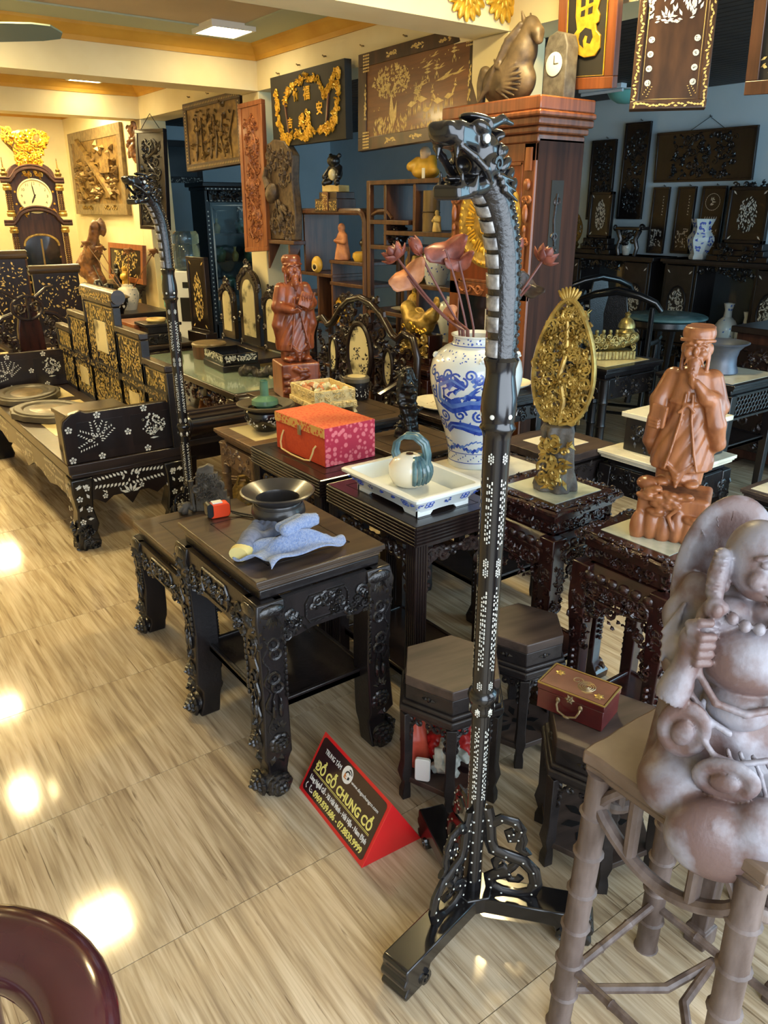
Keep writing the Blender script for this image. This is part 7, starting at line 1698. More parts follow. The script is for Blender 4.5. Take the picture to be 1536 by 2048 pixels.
wallpan('black panel with a pearl disc behind the hexagonal vase', 4.564, 1.478, .25, .625, 6, 'disc'); wallpan('black panel with a pearl disc behind the large pearl tablet', 4.273, 1.48, .245, .61, 7, 'disc')
wallpan('tall black panel at the end of the side-room wall row', 3.70, 1.85, .34, .70, 8)
obj('hanging_cord', B().tube([(7.36, 4.95, 2.28), (7.37, 4.74, 2.40), (7.36, 4.55, 2.28)], .003, 5), 'black_plastic', None, label='thin cord above the wide black wall panel', cat='cord')
for k, (y, z) in enumerate(((5.94, 2.29), (5.525, 2.43), (4.742, 2.405), (5.155, 1.80), (4.861, 1.80), (4.564, 1.80), (4.273, 1.80))): obj('wall_hook', B().tube([(7.40, y, z), (7.375, y, z), (7.37, y, z + .012)], .004, 5), 'black_plastic', None, label='small dark hook above a black wall panel', cat='hook', group='hooks on the side-room wall')
for k, (y, z) in enumerate(((5.75, 2.53), (5.45, 2.55), (5.1, 2.56), (4.65, 2.56), (4.2, 2.55), (7.0, 2.52), (6.7, 2.54), (7.4, 2.53), (6.45, 2.52))): obj('beam_hook', B().tube([(3.285, y, z), (3.265, y, z), (3.258, y - .012, z - .006), (3.258, y + .012, z + .006)], .005, 5), 'brass_old', None, label='small metal hook fixed on the cream beam above the pictures', cat='hook', group='hooks on the cream beam')
# == inlaid settee and the seats on the warm side
t = thing('inlaid_settee', 'long dark settee inlaid with mother-of-pearl flowers on back and arms', 'settee', (1.16, 4.70, 0))
X0, X1, Y0, Y1, SZ = -.29, .29, -.98, .98, .445
obj('seat_frame', B().box(X0, Y0, SZ - .05, X1, Y1, SZ).box(X0 + .012, Y0 + .012, SZ - .075, X1, Y1 - .012, SZ - .05), 'top_wood_dark', t, bev=.005)
for k in range(4): obj('marble_panel', B().box(X0 + .10, Y0 + .12 + .46 * k, SZ - .002, X1 - .12, Y0 + .46 + .46 * k, SZ + .0015), 'marble_yellow', t)
for i, (rz, hd, hl) in enumerate(((0, .98, .27), (-PI / 2, .29, .96))):
 ap_ = obj('seat_apron', B().box(-hl, -hd + .012, SZ - .15, hl, -hd + .03, SZ - .075), 'inlay_dark', t, rz=rz); lo = B(); n = 12
 P = [(-hl, SZ - .15)] + [(-hl + 2 * hl * q / n, SZ - .15 - .075 + .035 * abs(math.sin(q * PI / 3)) - (.03 if q == n // 2 else 0)) for q in range(n + 1)] + [(hl, SZ - .15)]
 lo.prism(P, -hd + .014, -hd + .03); obj('skirt', lo, 'inlay_dark', t, rz=rz); b = B(); y = -hd + .0105; g = random.Random(i)
 for k in range(1 if i == 0 else 3):
  cx = 0 if i == 0 else (k - 1) * .62
  for d in (-1, 1): b.fern(cx, SZ - .115, .17 * d, 0, y, 9)
  for q in range(9): b.chip(cx + g.uniform(-.07, .07), SZ - .112 + g.uniform(-.02, .02), .022, g.uniform(0, 3), .5, y)
 y = -hd + .0125
 for q in range(int(hl * 34)): x = g.uniform(-hl * .95, hl * .95); (b.blossom(x, SZ - .18 + g.uniform(-.02, .015), .014, y) if q % 3 == 0 else b.chip(x, SZ - .18 + g.uniform(-.02, .02), .020, g.uniform(0, 3), .4, y))
 for a in (20, 55, 90, 125, 160): b.chip(.035 * math.cos(R(a)), SZ - .165 - .01 + .03 * math.sin(R(a)) - .02, .05, R(a), .3, y)
 o = obj('pearl_inlay', b, 'pearl', ap_, smooth=False); o['kind'] = 'stuff'
lg = None
for i, (x, y, rz) in enumerate(((X0, Y0, 0), (X1, Y0, PI / 2), (X1, Y1, PI), (X0, Y1, -PI / 2))):
 if lg is None:
  b = B().rect_sweep([(.05, .05, 0), (.052, .052, .03), (.05, .05, .08), (.06, .06, .12), (.055, .055, .2), (.05, .05, .30), (.055, .055, .37)], [.05, .056, .046, .052, .04, .05, .055])
  lg = obj('leg', b, 'ebony_gloss', t, loc=(x, y, 0), rz=rz, bev=.008); c = B(); p = B()
  for rot, sx in ((0, 1), (-PI / 2, -1)):
   c.at(rz=rot); p.at(rz=rot); c.carve(min(.01 * sx, .09 * sx), .01, max(.01 * sx, .09 * sx), .12, 5, 16, .007, -.004, .03)
   for q, z in enumerate((.15, .21, .27, .32)): p.blossom((.03 + .04 * (q % 2)) * sx, z, .016, -.006); p.chip((.07 - .04 * (q % 2)) * sx, z + .01, .03, q, .5, -.006)
   for q in range(8): p.chip((.02 + .06 * random.Random(q).random()) * sx, .34 - .02 * random.Random(q + 4).random(), .022, q, .5, -.006)
  c.m = p.m = None; obj('carving', c, 'ebony_carved', lg); o = obj('pearl_inlay', p, 'pearl', lg, smooth=False); o['kind'] = 'stuff'
 else: pdup(lg, t, (x, y, 0), rz)
def arm_panel(yc, sgn):
 b = B(); h = .245
 P = [(X0, 0), (X1, 0), (X1, h), (X0 + .12, h), (X0 + .10, h + .012), (X0 + .05, h), (X0 + .01, h - .03), (X0, h - .06)]
 b.prism([(p[0], p[1] + SZ) for p in P], yc - .02, yc + .02); o = obj('arm_panel', b, 'rosewood', t, bev=.006)
 for k, (x0, x1) in enumerate(((X0 + .07, X0 + .29), (X0 + .33, X1 - .03))):
  obj('arm_inset', B().box(x0, yc - .0215, SZ + .045, x1, yc + .0215, SZ + h - .045), 'inlay_dark', o); b = B(); y = yc - .0225; cx, cz = (x0 + x1) / 2, SZ + h / 2
  if k == 0:
   for a in (35, 65, 100, 150, 200): b.fern(cx - .02, cz - .02, .095, R(a), y, 7)
  else: b.tree(cx, cz - .01, .060, y, 4, 60)
  q = obj('pearl_tree', b, 'pearl', o, smooth=False); q['kind'] = 'stuff'
 b = B(); y = yc - .0212
 for (x, z) in ((X0 + .03, .02), (X0 + .03, .17), (X0 + .17, .225), (X0 + .17, .02), (X0 + .31, .12), (X0 + .40, .225), (X0 + .40, .02), (X1 - .02, .03), (X1 - .02, .12), (X1 - .02, .21)): b.blossom(x, SZ + z, .018, y)
 q = obj('pearl_blossoms', b, 'pearl', o, smooth=False); q['kind'] = 'stuff'
 return o
arm_panel(Y0 + .03, 1); arm_panel(Y1 - .03, -1)
# stepped back: tall centre panel with a scroll crest, lower wings
bx_ = X1 - .03
for k, (y0, y1, z1) in enumerate(((-.98, -.66, .83), (-.66, -.27, .95), (-.27, .27, 1.08), (.27, .66, .95), (.66, .98, .83))):
 o = obj('back_panel', B().box(bx_ - .018, y0 + .006, SZ, bx_ + .018, y1 - .006, z1), 'ebony', t, bev=.004)
 obj('crest_rail', B().box(bx_ - .026, y0, z1, bx_ + .028, y1, z1 + .035), 'top_wood_dark', o, bev=.006)
 b = B(); b.m = Matrix.Translation((bx_ - .0195, 0, 0)) @ Matrix.Rotation(R(-90), 4, 'Z'); yy0, yy1 = -y1, -y0; zm = .70
 b.field(yy0 + .03, SZ + .03, yy1 - .03, zm - .03, int(620 * (yy1 - yy0)), .030, k + 2, 0); b.field(yy0 + .035, zm + .03, yy1 - .035, z1 - .02, int(2300 * (yy1 - yy0) * (z1 - zm)), .030, k + 7, 0)
 b.field(yy0 + .01, zm - .015, yy1 - .01, zm + .015, int(130 * (yy1 - yy0)), .018, k + 9, -.0075)
 for q in range(int((yy1 - yy0) / .016)): b.dot(yy0 + .02 + .016 * q, z1 - .012, .0045, 0)
 b.m = None; q = obj('pearl_inlay', b, 'pearl_gold', o, smooth=False); q['kind'] = 'stuff'
 obj('mid_rail', B().box(bx_ - .026, y0, zm - .02, bx_ - .016, y1, zm + .02), 'ebony', o)
 if k in (1, 3): obj('marble_tile', B().box(bx_ - .022, (y0 + y1) / 2 - .08, .53, bx_ - .017, (y0 + y1) / 2 + .08, .64), 'marble_yellow', o)
 if k == 2: obj('marble_tile', B().box(bx_ - .022, -.10, .80, bx_ - .017, .10, .98), 'marble_picture', o)
 for y_ in (y0, y1): obj('stile', B().box(bx_ - .024, y_ - .014, SZ, bx_ + .02, y_ + .014, z1), 'ebony', o, bev=.003)
obj('scroll_crest', B().tube([(bx_ + .01, -.30, 1.135), (bx_ + .01, .30, 1.135)], .04, 14), 'top_wood_dark', t); b = B(); b.m = Matrix.Translation((bx_ - .030, 0, 0)) @ Matrix.Rotation(R(-90), 4, 'Z'); b.field(-.28, 1.105, .28, 1.15, 130, .022, 21, -.003); b.m = None; q = obj('crest_inlay', b, 'pearl_gold', t, smooth=False); q['kind'] = 'stuff'
# two oval slates and a box on the seat
for (y, z, rz, lb) in ((4.80, .448, 20, 'oval dark slate dish with pale centre lying nearer the inlaid arm box'), (5.345, .448, -15, 'oval dark slate dish with rough rim lying under the far settee arm')):
 t = thing('slate_dish', lb, 'dish', (1.07, y, z), R(rz)); g = random.Random(int(y * 10)); P = [((.20 + g.uniform(-.012, .012)) * math.cos(2 * PI * q / 40), (.26 + g.uniform(-.014, .014)) * math.sin(2 * PI * q / 40)) for q in range(40)]
 obj('slab', B().prism(P, .035, 0, 'xy').lathe([(.14, .035), (.15, .045), (.19, .045), (.195, .035)], 32, sq=(.93, 1.2), cap=False), 'slate', t, bev=.004); obj('centre', B().lathe([(0, .036), (.12, .036), (.125, .033)], 28, sq=(.8, 1.1)), 'plaster_frame', t)
t = thing('wooden_box', 'plain dark wooden box behind the inlaid near arm of the settee', 'box', (1.07, 3.92, .446), R(3)); obj('body', B().box(-.15, -.11, 0, .15, .11, .20), 'rosewood', t, bev=.004); obj('lid', B().box(-.16, -.12, .201, .16, .12, .222), 'top_wood_dark', t, bev=.004)
# -- roll-arm bench behind the settee
t = thing('roll_arm_bench', 'dark wooden bench with rolled fluted ends beside the inlaid settee', 'bench', (1.72, 4.77, 0))
obj('seat', B().box(-.19, -.82, .36, .19, .82, .40), 'top_wood', t, bev=.006); obj('seat_apron', B().box(-.17, -.80, .27, .17, .80, .36), 'rosewood', t, bev=.004)
for d in (-1, 1):
 b = B(); b.at((0, d * .86, .50), ry=R(90)); b.lathe([(.075, -.20), (.085, -.195), (.085, -.17), (.07, -.16), (.07, .16), (.085, .17), (.085, .195), (.075, .20)], 20); o = obj('rolled_arm', b, 'rosewood', t)
 c = B()
 for q in range(9): a = R(-40 + 26 * q); c.tube([(-.155, d * .86 + .072 * math.cos(a), .50 + .072 * math.sin(a)), (.155, d * .86 + .072 * math.cos(a), .50 + .072 * math.sin(a))], .007, 6)
 obj('fluting', c, 'top_wood_dark', o); c = B(); c.m = Matrix.Translation((-.203, d * .86, .50)) @ Matrix.Rotation(R(-90), 4, 'Z'); c.spiral(0, 0, .065, 2.2, 1, 1, .008, 0, n=26); c.m = None; obj('end_scroll', c, 'ebony', o); obj('arm_support', B().box(-.17, d * .80 - .03, .40, .17, d * .80 + .03, .48), 'rosewood', t, bev=.005)
for sx in (-1, 1):
 for sy in (-1, 1): obj('leg', B().rect_sweep([(sx * .14, sy * .77, 0), (sx * .14, sy * .77, .05), (sx * .13, sy * .76, .12), (sx * .14, sy * .77, .30)], [.04, .042, .028, .04]), 'rosewood', t, bev=.006)
# -- long low table with scrolled ends
t = thing('low_table', 'long low black table with scrolled ends and a glass-covered top', 'table', (2.50, 5.52, 0))
obj('tabletop', B().box(-.30, -.87, .40, .30, .87, .442), 'rosewood', t, bev=.006); obj('glass_cover', B().box(-.29, -.86, .4425, .29, .86, .448), 'glass_table', t); b = B()
for i, (rz, hd, hl) in enumerate(((0, .87, .29), (PI / 2, .30, .85), (PI, .87, .29), (-PI / 2, .30, .85))): b.at(rz=rz); b.carve(-hl, .27, hl, .39, i + 3, int(hl * 110), .007, -hd + .02, .035)
b.m = None; obj('openwork_apron', b, 'rosewood_red_carved', t)
for sx in (-1, 1):
 for sy in (-1, 1):
  o = obj('leg', B().rect_sweep([(sx * .25, sy * .80, 0), (sx * .25, sy * .80, .06), (sx * .26, sy * .82, .15), (sx * .255, sy * .82, .30), (sx * .26, sy * .83, .40)], [.045, .04, .03, .05, .045]), 'rosewood', t, bev=.008)
for d in (-1, 1): c = B(); c.at((0, d * .90, .40), ry=R(90)); c.lathe([(.045, -.30), (.05, -.29), (.05, .29), (.045, .30)], 14); c.m = Matrix.Translation((-.302, d * .90, .40)) @ Matrix.Rotation(R(-90), 4, 'Z'); c.spiral(0, 0, .042, 1.8, 0, 1, .006, 0); c.m = None; obj('end_scroll', c, 'rosewood', t)
t = thing('tray_box', 'black tray box with silvery pearl inlay on the low table', 'box', (2.60, 5.50, .449), R(-4)); b = B()
for (a, b_, c, d) in ((-.14, -.2, .14, -.19), (-.14, .19, .14, .2), (-.14, -.19, -.13, .19), (.13, -.19, .14, .19)): b.box(a, b_, .07, c, d, .13)
b.box(-.14, -.2, .05, .14, .2, .07); obj('tray', b, 'ebony_gloss', t, bev=.002); obj('base', B().box(-.15, -.21, 0, .15, .21, .05), 'ebony', t, bev=.006); f = B()
f.field(-.125, .08, .125, .12, 90, .024, 3, -.2015); f.m = Matrix.Rotation(R(-90), 4, 'Z'); f.field(-.185, .08, .185, .12, 130, .024, 4, -.1415); f.m = None; inl(t, f, 'pearl')
t = thing('drum_box', 'round wooden drum box with a gilt lid behind the tray box', 'box', (2.64, 5.98, .449)); obj('body', B().lathe([(0, 0), (.13, 0), (.135, .02), (.135, .10), (0, .10)], 28), 'brown_wood', t); obj('lid', B().lathe([(.14, .10), (.142, .115), (.13, .125), (0, .127)], 28), 'plaster_frame', t)
s = Sculpt((-.16, -.08, -.004), (.16, .08, .10), .005); g = random.Random(8)
for q in range(12): s.ell((-.12 + .022 * q, g.uniform(-.02, .02), .03 + .02 * math.sin(q * .8)), (.035, .03, g.uniform(.02, .04)), None, .012)
s.noise(.004, 70, 3); s.obj('driftwood_piece', 'driftwood_dark', None, loc=(2.60, 5.05, .449), rz=R(-50), label='dark gnarled driftwood piece on the low table', cat='driftwood')
t = thing('carved_toy', 'reddish carved wooden animal piece under the low table', 'carving', (2.45, 5.62, 0)); s = Sculpt((-.12, -.2, -.004), (.12, .2, .24), .007); g = random.Random(3)
for q in range(14): s.ell((g.uniform(-.05, .05), g.uniform(-.13, .13), g.uniform(.05, .18)), g.uniform(.03, .055), None, .012)
s.obj('body', 'orange_wood_carved', t)
# -- chairs and settees with carved backs
def carved_settee(label, loc, rz, w, marble, hmax, m='rosewood', cm='rosewood_carved', sd=.34, lobes=None):
 # local: front -y, back at y=0
 t = thing('carved_settee', label, 'settee', loc, rz); hw = w / 2
 obj('seat', B().box(-hw, -sd, .40, hw, 0, .44), 'top_wood_dark', t, bev=.006); obj('seat_apron', B().box(-hw + .02, -sd + .015, .30, hw - .02, -sd + .035, .40), m, t)
 for sx in (-1, 1):
  for y in (-sd + .04, -.04): obj('leg', B().rect_sweep([(sx * (hw - .05), y, 0), (sx * (hw - .05), y, .05), (sx * (hw - .06), y, .12), (sx * (hw - .05), y, .40)], [.035, .038, .024, .036]), m, t, bev=.005)
 return t
t = carved_settee('carved dark settee with a large oval marble in its scrolled back', (2.80, 4.0, 0), R(-90), 1.12, True, 1.08)
cr = [(-.56, .62), (-.565, .80), (-.52, .90), (-.44, .92), (-.38, .88), (-.32, .90), (-.22, 1.0), (-.12, 1.06), (0, 1.085), (.12, 1.06), (.22, 1.0), (.32, .90), (.38, .88), (.44, .92), (.52, .90), (.565, .80), (.56, .62), (.55, .44)]
obj('back_rail', B().tube([(-.55, -.02, .44)] + [(p[0], -.02, p[1]) for p in cr], .022, 10), 'rosewood', t); b = B(); b.carve(-.50, .50, .50, .84, 3, 120, .011, -.02, .05); b.carve(-.28, .84, .28, 1.02, 4, 50, .010, -.02, .04); b.carve(-.2, 1.03, .2, 1.10, 6, 24, .009, -.02, .03); obj('openwork', b, 'rosewood_carved', t)
def oval(t, cx, cz, rx, rz_, th=.018, m='marble_picture'):
 n = 28; P = [(cx + rx * math.cos(2 * PI * q / n), cz + rz_ * math.sin(2 * PI * q / n)) for q in range(n)]
 o = obj('oval_frame', B().tube([(p[0], -.03, p[1]) for p in P], th, 8, close=True), 'rosewood', t); obj('marble_oval', B().prism(P, -.035, -.015), m, o)
oval(t, 0, .74, .125, .19); oval(t, -.30, .70, .045, .11, .014); oval(t, .30, .70, .045, .11, .014)
for sx in (-1, 1): obj('arm', B().tube([(sx * .55, -.02, .66), (sx * .56, -.15, .67), (sx * .55, -.28, .62), (sx * .54, -.30, .44)], .020, 8), 'rosewood', t)
t = carved_settee('dark settee with three arched marble panels in the carved back', (3.215, 6.30, 0), R(-90), 1.20, True, 1.0)
for k, (cx, w_, zt) in enumerate(((-.44, .13, .93), (0, .18, 1.10), (.40, .13, .93))):
 n = 12; P = [(cx - w_, .46)] + [(cx + w_ * math.cos(PI - PI * q / n), zt - w_ * .9 + w_ * .9 * math.sin(PI * q / n)) for q in range(n + 1)] + [(cx + w_, .46)]
 o = obj('arched_back', B().prism(P, -.03, .01), 'rosewood', t, bev=.005); k_ = .60; P2 = [(cx + (p[0] - cx) * k_, .53 + (p[1] - .46) * .76) for p in P]; obj('marble_arch', B().prism(P2, -.036, -.028), 'marble_picture', o); c = B()
 for q in range(len(P) - 1):
  for u in (0, .5): x = P[q][0] * (1 - u) + P[q + 1][0] * u; z = P[q][1] * (1 - u) + P[q + 1][1] * u; c.spiral(x, z, .032, 1.3, q, 1, .010, -.03, n=10); c.leaf(x, z, .05, q, .5, -.032, .012)
 c.carve(cx - .05, zt, cx + .05, zt + .06, k + 4, 12, .009, -.02, .03); obj('carving', c, 'rosewood_carved', o)
# carved chair with butterfly crest, scroll-top settee behind it
t = carved_settee('dark carved chair with a butterfly-shaped crest', (1.37, 6.36, 0), R(10), .62, False, 1.0, sd=.45)
obj('back_splat', B().prism([(-.11, .44), (.11, .44), (.09, .75), (.05, .92), (-.05, .92), (-.09, .75)], -.02, .02), 'rosewood_red', t, bev=.006)
b = B(); n = 18; b.tube([(.115 * math.cos(2 * PI * q / n), -.02, .90 + .085 * math.sin(2 * PI * q / n)) for q in range(n)], .012, 8, close=True)
for d in (-1, 1): b.tube([(d * .07, -.02, .97), (d * .16, -.02, 1.03), (d * .22, -.02, 1.04)], .014, 8); b.spiral(d * .06, .90, .045, 1.6, 0, d, .008, -.024); b.tube([(d * .29, -.02, .44), (d * .30, -.02, .75), (d * .20, -.02, .84), (d * .12, -.02, .86)], .018, 8)
b.carve(-.27, .50, -.12, .80, 3, 26, .010, -.02, .04); b.carve(.12, .50, .27, .80, 4, 26, .010, -.02, .04); b.tube([(0, -.03, .82), (0, -.035, .98)], .014, 8); obj('crest_carving', b, 'rosewood_carved', t)
for sx in (-1, 1): obj('arm', B().tube([(sx * .29, -.02, .68), (sx * .31, -.2, .68), (sx * .31, -.38, .66), (sx * .30, -.42, .44)], .020, 8), 'rosewood', t)
t = thing('scroll_settee', 'dark settee with scroll-topped inlaid back in front of the gilded clock', 'settee', (1.62, 8.0, 0), R(0))
obj('seat', B().box(-.62, -.45, .40, .62, .02, .445), 'top_wood_dark', t, bev=.006)
for sx in (-1, 1):
 for y in (-.40, -.03): obj('leg', B().rect_sweep([(sx * .56, y, 0), (sx * .56, y, .1), (sx * .56, y, .40)], [.04, .03, .04]), 'rosewood', t, bev=.005)
for k, (x0, x1, z1) in enumerate(((-.62, -.23, 1.06), (-.19, .16, 1.16), (.20, .62, 1.02))):
 o = obj('back_panel', B().box(x0, -.02, .445, x1, .02, z1), 'rosewood', t, bev=.004); obj('scroll_roll', B().tube([(x0 - .02, .02, z1 + .03), (x1 + .02, .02, z1 + .03)], .045, 12), 'top_wood', o); q = obj('pearl_inlay', B().field(x0 + .03, .6, x1 - .03, z1 - .03, 120, .03, k + 3, -.0215), 'pearl_gold', o, smooth=False); q['kind'] = 'stuff'
 c = B(); 
 for d, x in ((-1, x0 - .022), (1, x1 + .022)): c.m = Matrix.Translation((x, .02, z1 + .03)) @ Matrix.Rotation(R(-90 * d), 4, 'Z'); c.spiral(0, 0, .04, 1.6, 0, 1, .006, 0)
 c.m = None; obj('scroll_end', c, 'ebony', o)
# -- side tables with small things
side_table('brown table under the red-brown box and stacked black stands', 2.22, 6.50, 2.76, 7.34, .50, wood='rosewood', carved='rosewood_carved', topm='top_wood', ap='carved', seed=51)
side_table('dark table with lidded inlaid tureen and flower vase near the hall wall', 2.30, 7.44, 2.92, 8.30, .66, wood='rosewood', carved='rosewood_carved', topm='top_wood_dark', ap='carved', seed=52)
t = thing('wooden_box', 'red-brown wooden box with pearl characters on a brown table', 'box', (2.44, 6.98, .501)); obj('body', B().box(-.14, -.22, 0, .14, .22, .12), 'orange_wood', t, bev=.004); obj('lid', B().box(-.142, -.222, .121, .142, .222, .15), 'orange_wood', t, bev=.004); f = B(); f.m = Matrix.Rotation(R(-90), 4, 'Z'); f.field(-.14, .03, .14, .09, 50, .03, 4, -.1415); f.m = None; inl(t, f, 'pearl')
t = thing('stacked_stand', 'black stepped display stand with a carved frieze beside the red-brown box', 'stand', (2.48, 6.655, .501))
obj('base', B().box(-.15, -.13, 0, .15, .13, .09), 'ebony', t, bev=.005); obj('middle_tier', B().box(-.13, -.11, .09, .13, .11, .15), 'ebony', t, bev=.005); obj('top_tier', B().box(-.16, -.14, .15, .16, .14, .175), 'ebony', t, bev=.005); c = B()
for i in range(4): c.at(rz=i * PI / 2); c.carve(-.12, .02, .12, .07, i, 16, .006, (-.131 if i % 2 == 0 else -.151), .025)
c.m = None; obj('carving', c, 'ebony_carved', t)
obj('ring_dish', B().lathe([(.05, 0), (.07, 0), (.085, .015), (.08, .03), (.065, .03), (.055, .015), (.05, .01)], 24, cap=False), 'amber_pale', None, loc=(2.47, 6.66, .6765), label='pale golden ring-shaped dish on the black stepped stand', cat='dish')
t = panel('inlaid_screen', 'upright dark screen panel inlaid with a gold figure beside the settee', (2.785, 6.44, .90), .30, .62, -84, 0, 0, .025, .04, 'rosewood', 'inlay_dark', 'screen'); f = B(); g = random.Random(3)
for q in range(130): a = g.uniform(0, 6.3); r = math.sqrt(g.random()); f.chip(.075 * r * math.cos(a), -.02 + .20 * r * math.sin(a), .03, R(90) + g.uniform(-.5, .5), .35, -.0055)
for sx in (-1, 1):
 for sz in (-1, 1): f.chip(sx * .10, sz * .26, .05, sx * sz * .7, .3, -.0055)
inl(t, f); obj('foot_rail', B().box(-.16, -.05, -.40, .16, .06, -.31), 'rosewood', t, bev=.005)
t = thing('lidded_tureen', 'pearl-inlaid black tureen with a broad pale lid', 'jar', (2.42, 7.55, .661)); obj('body', B().lathe([(0, 0), (.07, 0), (.075, .02), (.10, .06), (.12, .10), (.12, .14), (0, .14)], 24), 'ebony', t); obj('lid', B().lathe([(.135, .14), (.14, .15), (.08, .18), (.04, .195), (.03, .21), (0, .215)], 24), 'plaster_frame', t); b = B(); g = random.Random(4)
for q in range(60): a = g.uniform(0, 6.3); b.m = Matrix.Rotation(a, 4, 'Z') @ Matrix.Translation((0, -.121, 0)); b.chip(0, g.uniform(.06, .13), .03, g.uniform(0, 3), .5)
b.m = None; inl(t, b, 'pearl')
bw_vase('cream and green jar with dry lotus pods on the dark table', (2.62, 7.75, .661), .24, JAR, 12, 'glaze_blue', None, 'ceramic_cream', 26)
for k, (dx, dy, dz) in enumerate(((-.16, .18, .36), (.05, .0, .34), (.2, -.26, .34), (-.22, .40, .40))):
 t = thing('dry_lotus', 'dry brown lotus pod on a thin stem in the cream and green jar', 'dry flower', (2.62, 7.75, .661), 0, 'dry lotus pods'); obj('stem', B().tube([(0, 0, .1), (dx * .3, dy * .3, .25), (dx, dy, .2 + dz)], .005, 5), 'driftwood', t); b = B().at((dx, dy, .2 + dz))
 b.lathe([(0, -.03), (.02, -.01), (.045, .02), (.04, .03), (0, .025)], 12)
 for q in range(5): b.leaf(.02 * math.cos(q), .0, .05, q * 1.25, .6, 0, .01)
 obj('pod', b, 'driftwood', t)
t = thing('driftwood_root', 'tall twisted golden driftwood root standing near the far wall', 'driftwood', (2.62, 8.75, 0)); s = Sculpt((-.25, -.25, -.004), (.25, .25, 1.50), .014); g = random.Random(2)
P = [(0, 0, 0), (.02, .04, .3), (-.03, .05, .6), (.02, -.02, .85), (-.02, .10, 1.0), (0, -.05, 1.2), (.02, -.16, 1.42)]; s.path(P, [.14, .10, .09, .08, .11, .08, .05], .05)
for q in range(16): p = P[q % 6 + 1]; s.ell((p[0] + g.uniform(-.07, .07), p[1] + g.uniform(-.07, .07), p[2] + g.uniform(-.05, .05)), (.05, .05, .07), None, .03)
s.noise(.012, 30, 3); s.obj('root', 'driftwood', t)
t = thing('rock_carving', 'black carved rockwork with a thin rod on the dark table', 'carving', (2.50, 8.12, .661)); s = Sculpt((-.15, -.15, -.004), (.15, .15, .34), .008); g = random.Random(9)
for q in range(26): z = g.uniform(.02, .26); s.ell((g.uniform(-.09, .09) * (1 - z * 2), g.uniform(-.09, .09) * (1 - z * 2), z), g.uniform(.03, .055), None, .012)
s.noise(.006, 60, 3); s.obj('rock', 'black_stone', t); obj('rod', B().tube([(-.05, .05, .40), (.0, -.16, .1)], .006, 6), 'grey_wood', t)
t = panel('framed_picture', 'orange-framed dark picture leaning by the hall wall', (3.16, 9.30, 1.0), 1.05, .42, -88, -6, 0, .06, .04, 'orange_wood', 'inlay_dark'); inl(t, B().field(-.35, -.14, .35, .12, 120, .05, 6, -.0055), 'pearl_gold')
side_table('narrow dark cabinet table under the orange-framed picture', 3.0, 8.95, 3.25, 9.9, .775, wood='rosewood', carved='rosewood_carved', topm='top_wood_dark', ap='carved', seed=61)
figure('figurine', 'small golden seated figurine in front of the orange-framed picture', 'amber', (3.07, 9.1, .777), .20, R(-90), k=1); figure('figurine', 'small dark standing figurine in front of the orange-framed picture', 'ebony_carved', (3.06, 9.35, .777), .22, R(-90))
# -- gilded tall clock at the far wall
t = thing('tall_clock', 'tall dark clock with gilded columns, crown and round cream face', 'clock', (2.50, 10.25, 0), R(-8))
hw = .29
def arch(w, z0, zs, n=14): return [(-w, z0)] + [(w * math.cos(PI - PI * q / n), zs + w * .62 * math.sin(PI * q / n)) for q in range(n + 1)] + [(w, z0)]
obj('trunk', B().prism(arch(hw - .04, 0, 1.94), -.02, .26), 'clock_wood', t, bev=.004); obj('plinth', B().box(-hw - .05, -.12, 0, hw + .05, .28, .30), 'clock_wood', t, bev=.01)
P = arch(hw - .06, 1.46, 1.92); obj('hood_panel', B().prism(P, -.03, -.015), 'clock_wood', t)
for (zb, w, zs) in ((1.42, hw + .0, 1.44), (1.86, hw - .03, 1.90)):
 n = 14; pts = [(-w - .08, -.05, zs - .02), (-w + .02, -.05, zs - .02)] + [((w - .06) * math.cos(PI - PI * q / n), -.05, zs + (w - .06) * .60 * math.sin(PI * q / n)) for q in range(1, n)] + [(w - .02, -.05, zs - .02), (w + .08, -.05, zs - .02)]
 obj('arched_moulding', B().tube(pts, .026, 8, flat=(2., 1)).tube([(p[0], -.07, p[2] + .03) for p in pts], .013, 8, flat=(2, 1)), 'clock_wood', t)
for z0, z1 in ((.46, 1.38), (1.50, 1.84)):
 for sx in (-1, 1):
  c = obj('column', B().lathe([(.03, z0), (.03, z1)], 12, (sx * (hw - .01), -.06, 0)), 'clock_wood', t); b = B()
  for q in range(int((z1 - z0 - .16) / .022)):
   for k in range(8): a = 2 * PI * k / 8; b.ell((sx * (hw - .01) + .031 * math.cos(a), -.06 + .031 * math.sin(a), z0 + .08 + .022 * q), .0055, 5, 3)
  o = obj('gilt_beading', b, 'gold', c); o['kind'] = 'stuff'; b = B()
  for z in (z0 + .03, z1 - .03): b.lathe([(.032, z - .035), (.046, z - .03), (.05, z), (.040, z + .012), (.046, z + .03), (.034, z + .035)], 12, (sx * (hw - .01), -.06, 0))
  obj('gilt_capital', b, 'gold', c)
obj('face', B().at((0, -.035, 1.72), rx=R(90)).lathe([(0, 0), (.17, 0), (.185, .004), (.19, .014), (.178, .02), (.168, .010), (0, .010)], 40), 'clock_face', t)
for k in range(1, 13): a = R(90 - 30 * k); text('numeral', str(k), .042, 'clock_ink', t, (.138 * math.cos(a), -.0465, 1.72 + .138 * math.sin(a) - .015), (R(90), 0, 0), .0008, 'CENTER')
for a, l, w in ((97, .135, .006), (243, .095, .009)): b = B(); b.m = Matrix.Translation((0, -.048, 1.72)) @ Matrix.Rotation(R(-a), 4, 'Y'); b.prism([(-.02, -w), (l * .7, -w), (l, 0), (l * .7, w), (-.02, w)], -.002, .001); obj('hand', b, 'clock_ink', t)
b = B(); n = 26; pts = arch(hw - .085, 1.50, 1.90, 16)
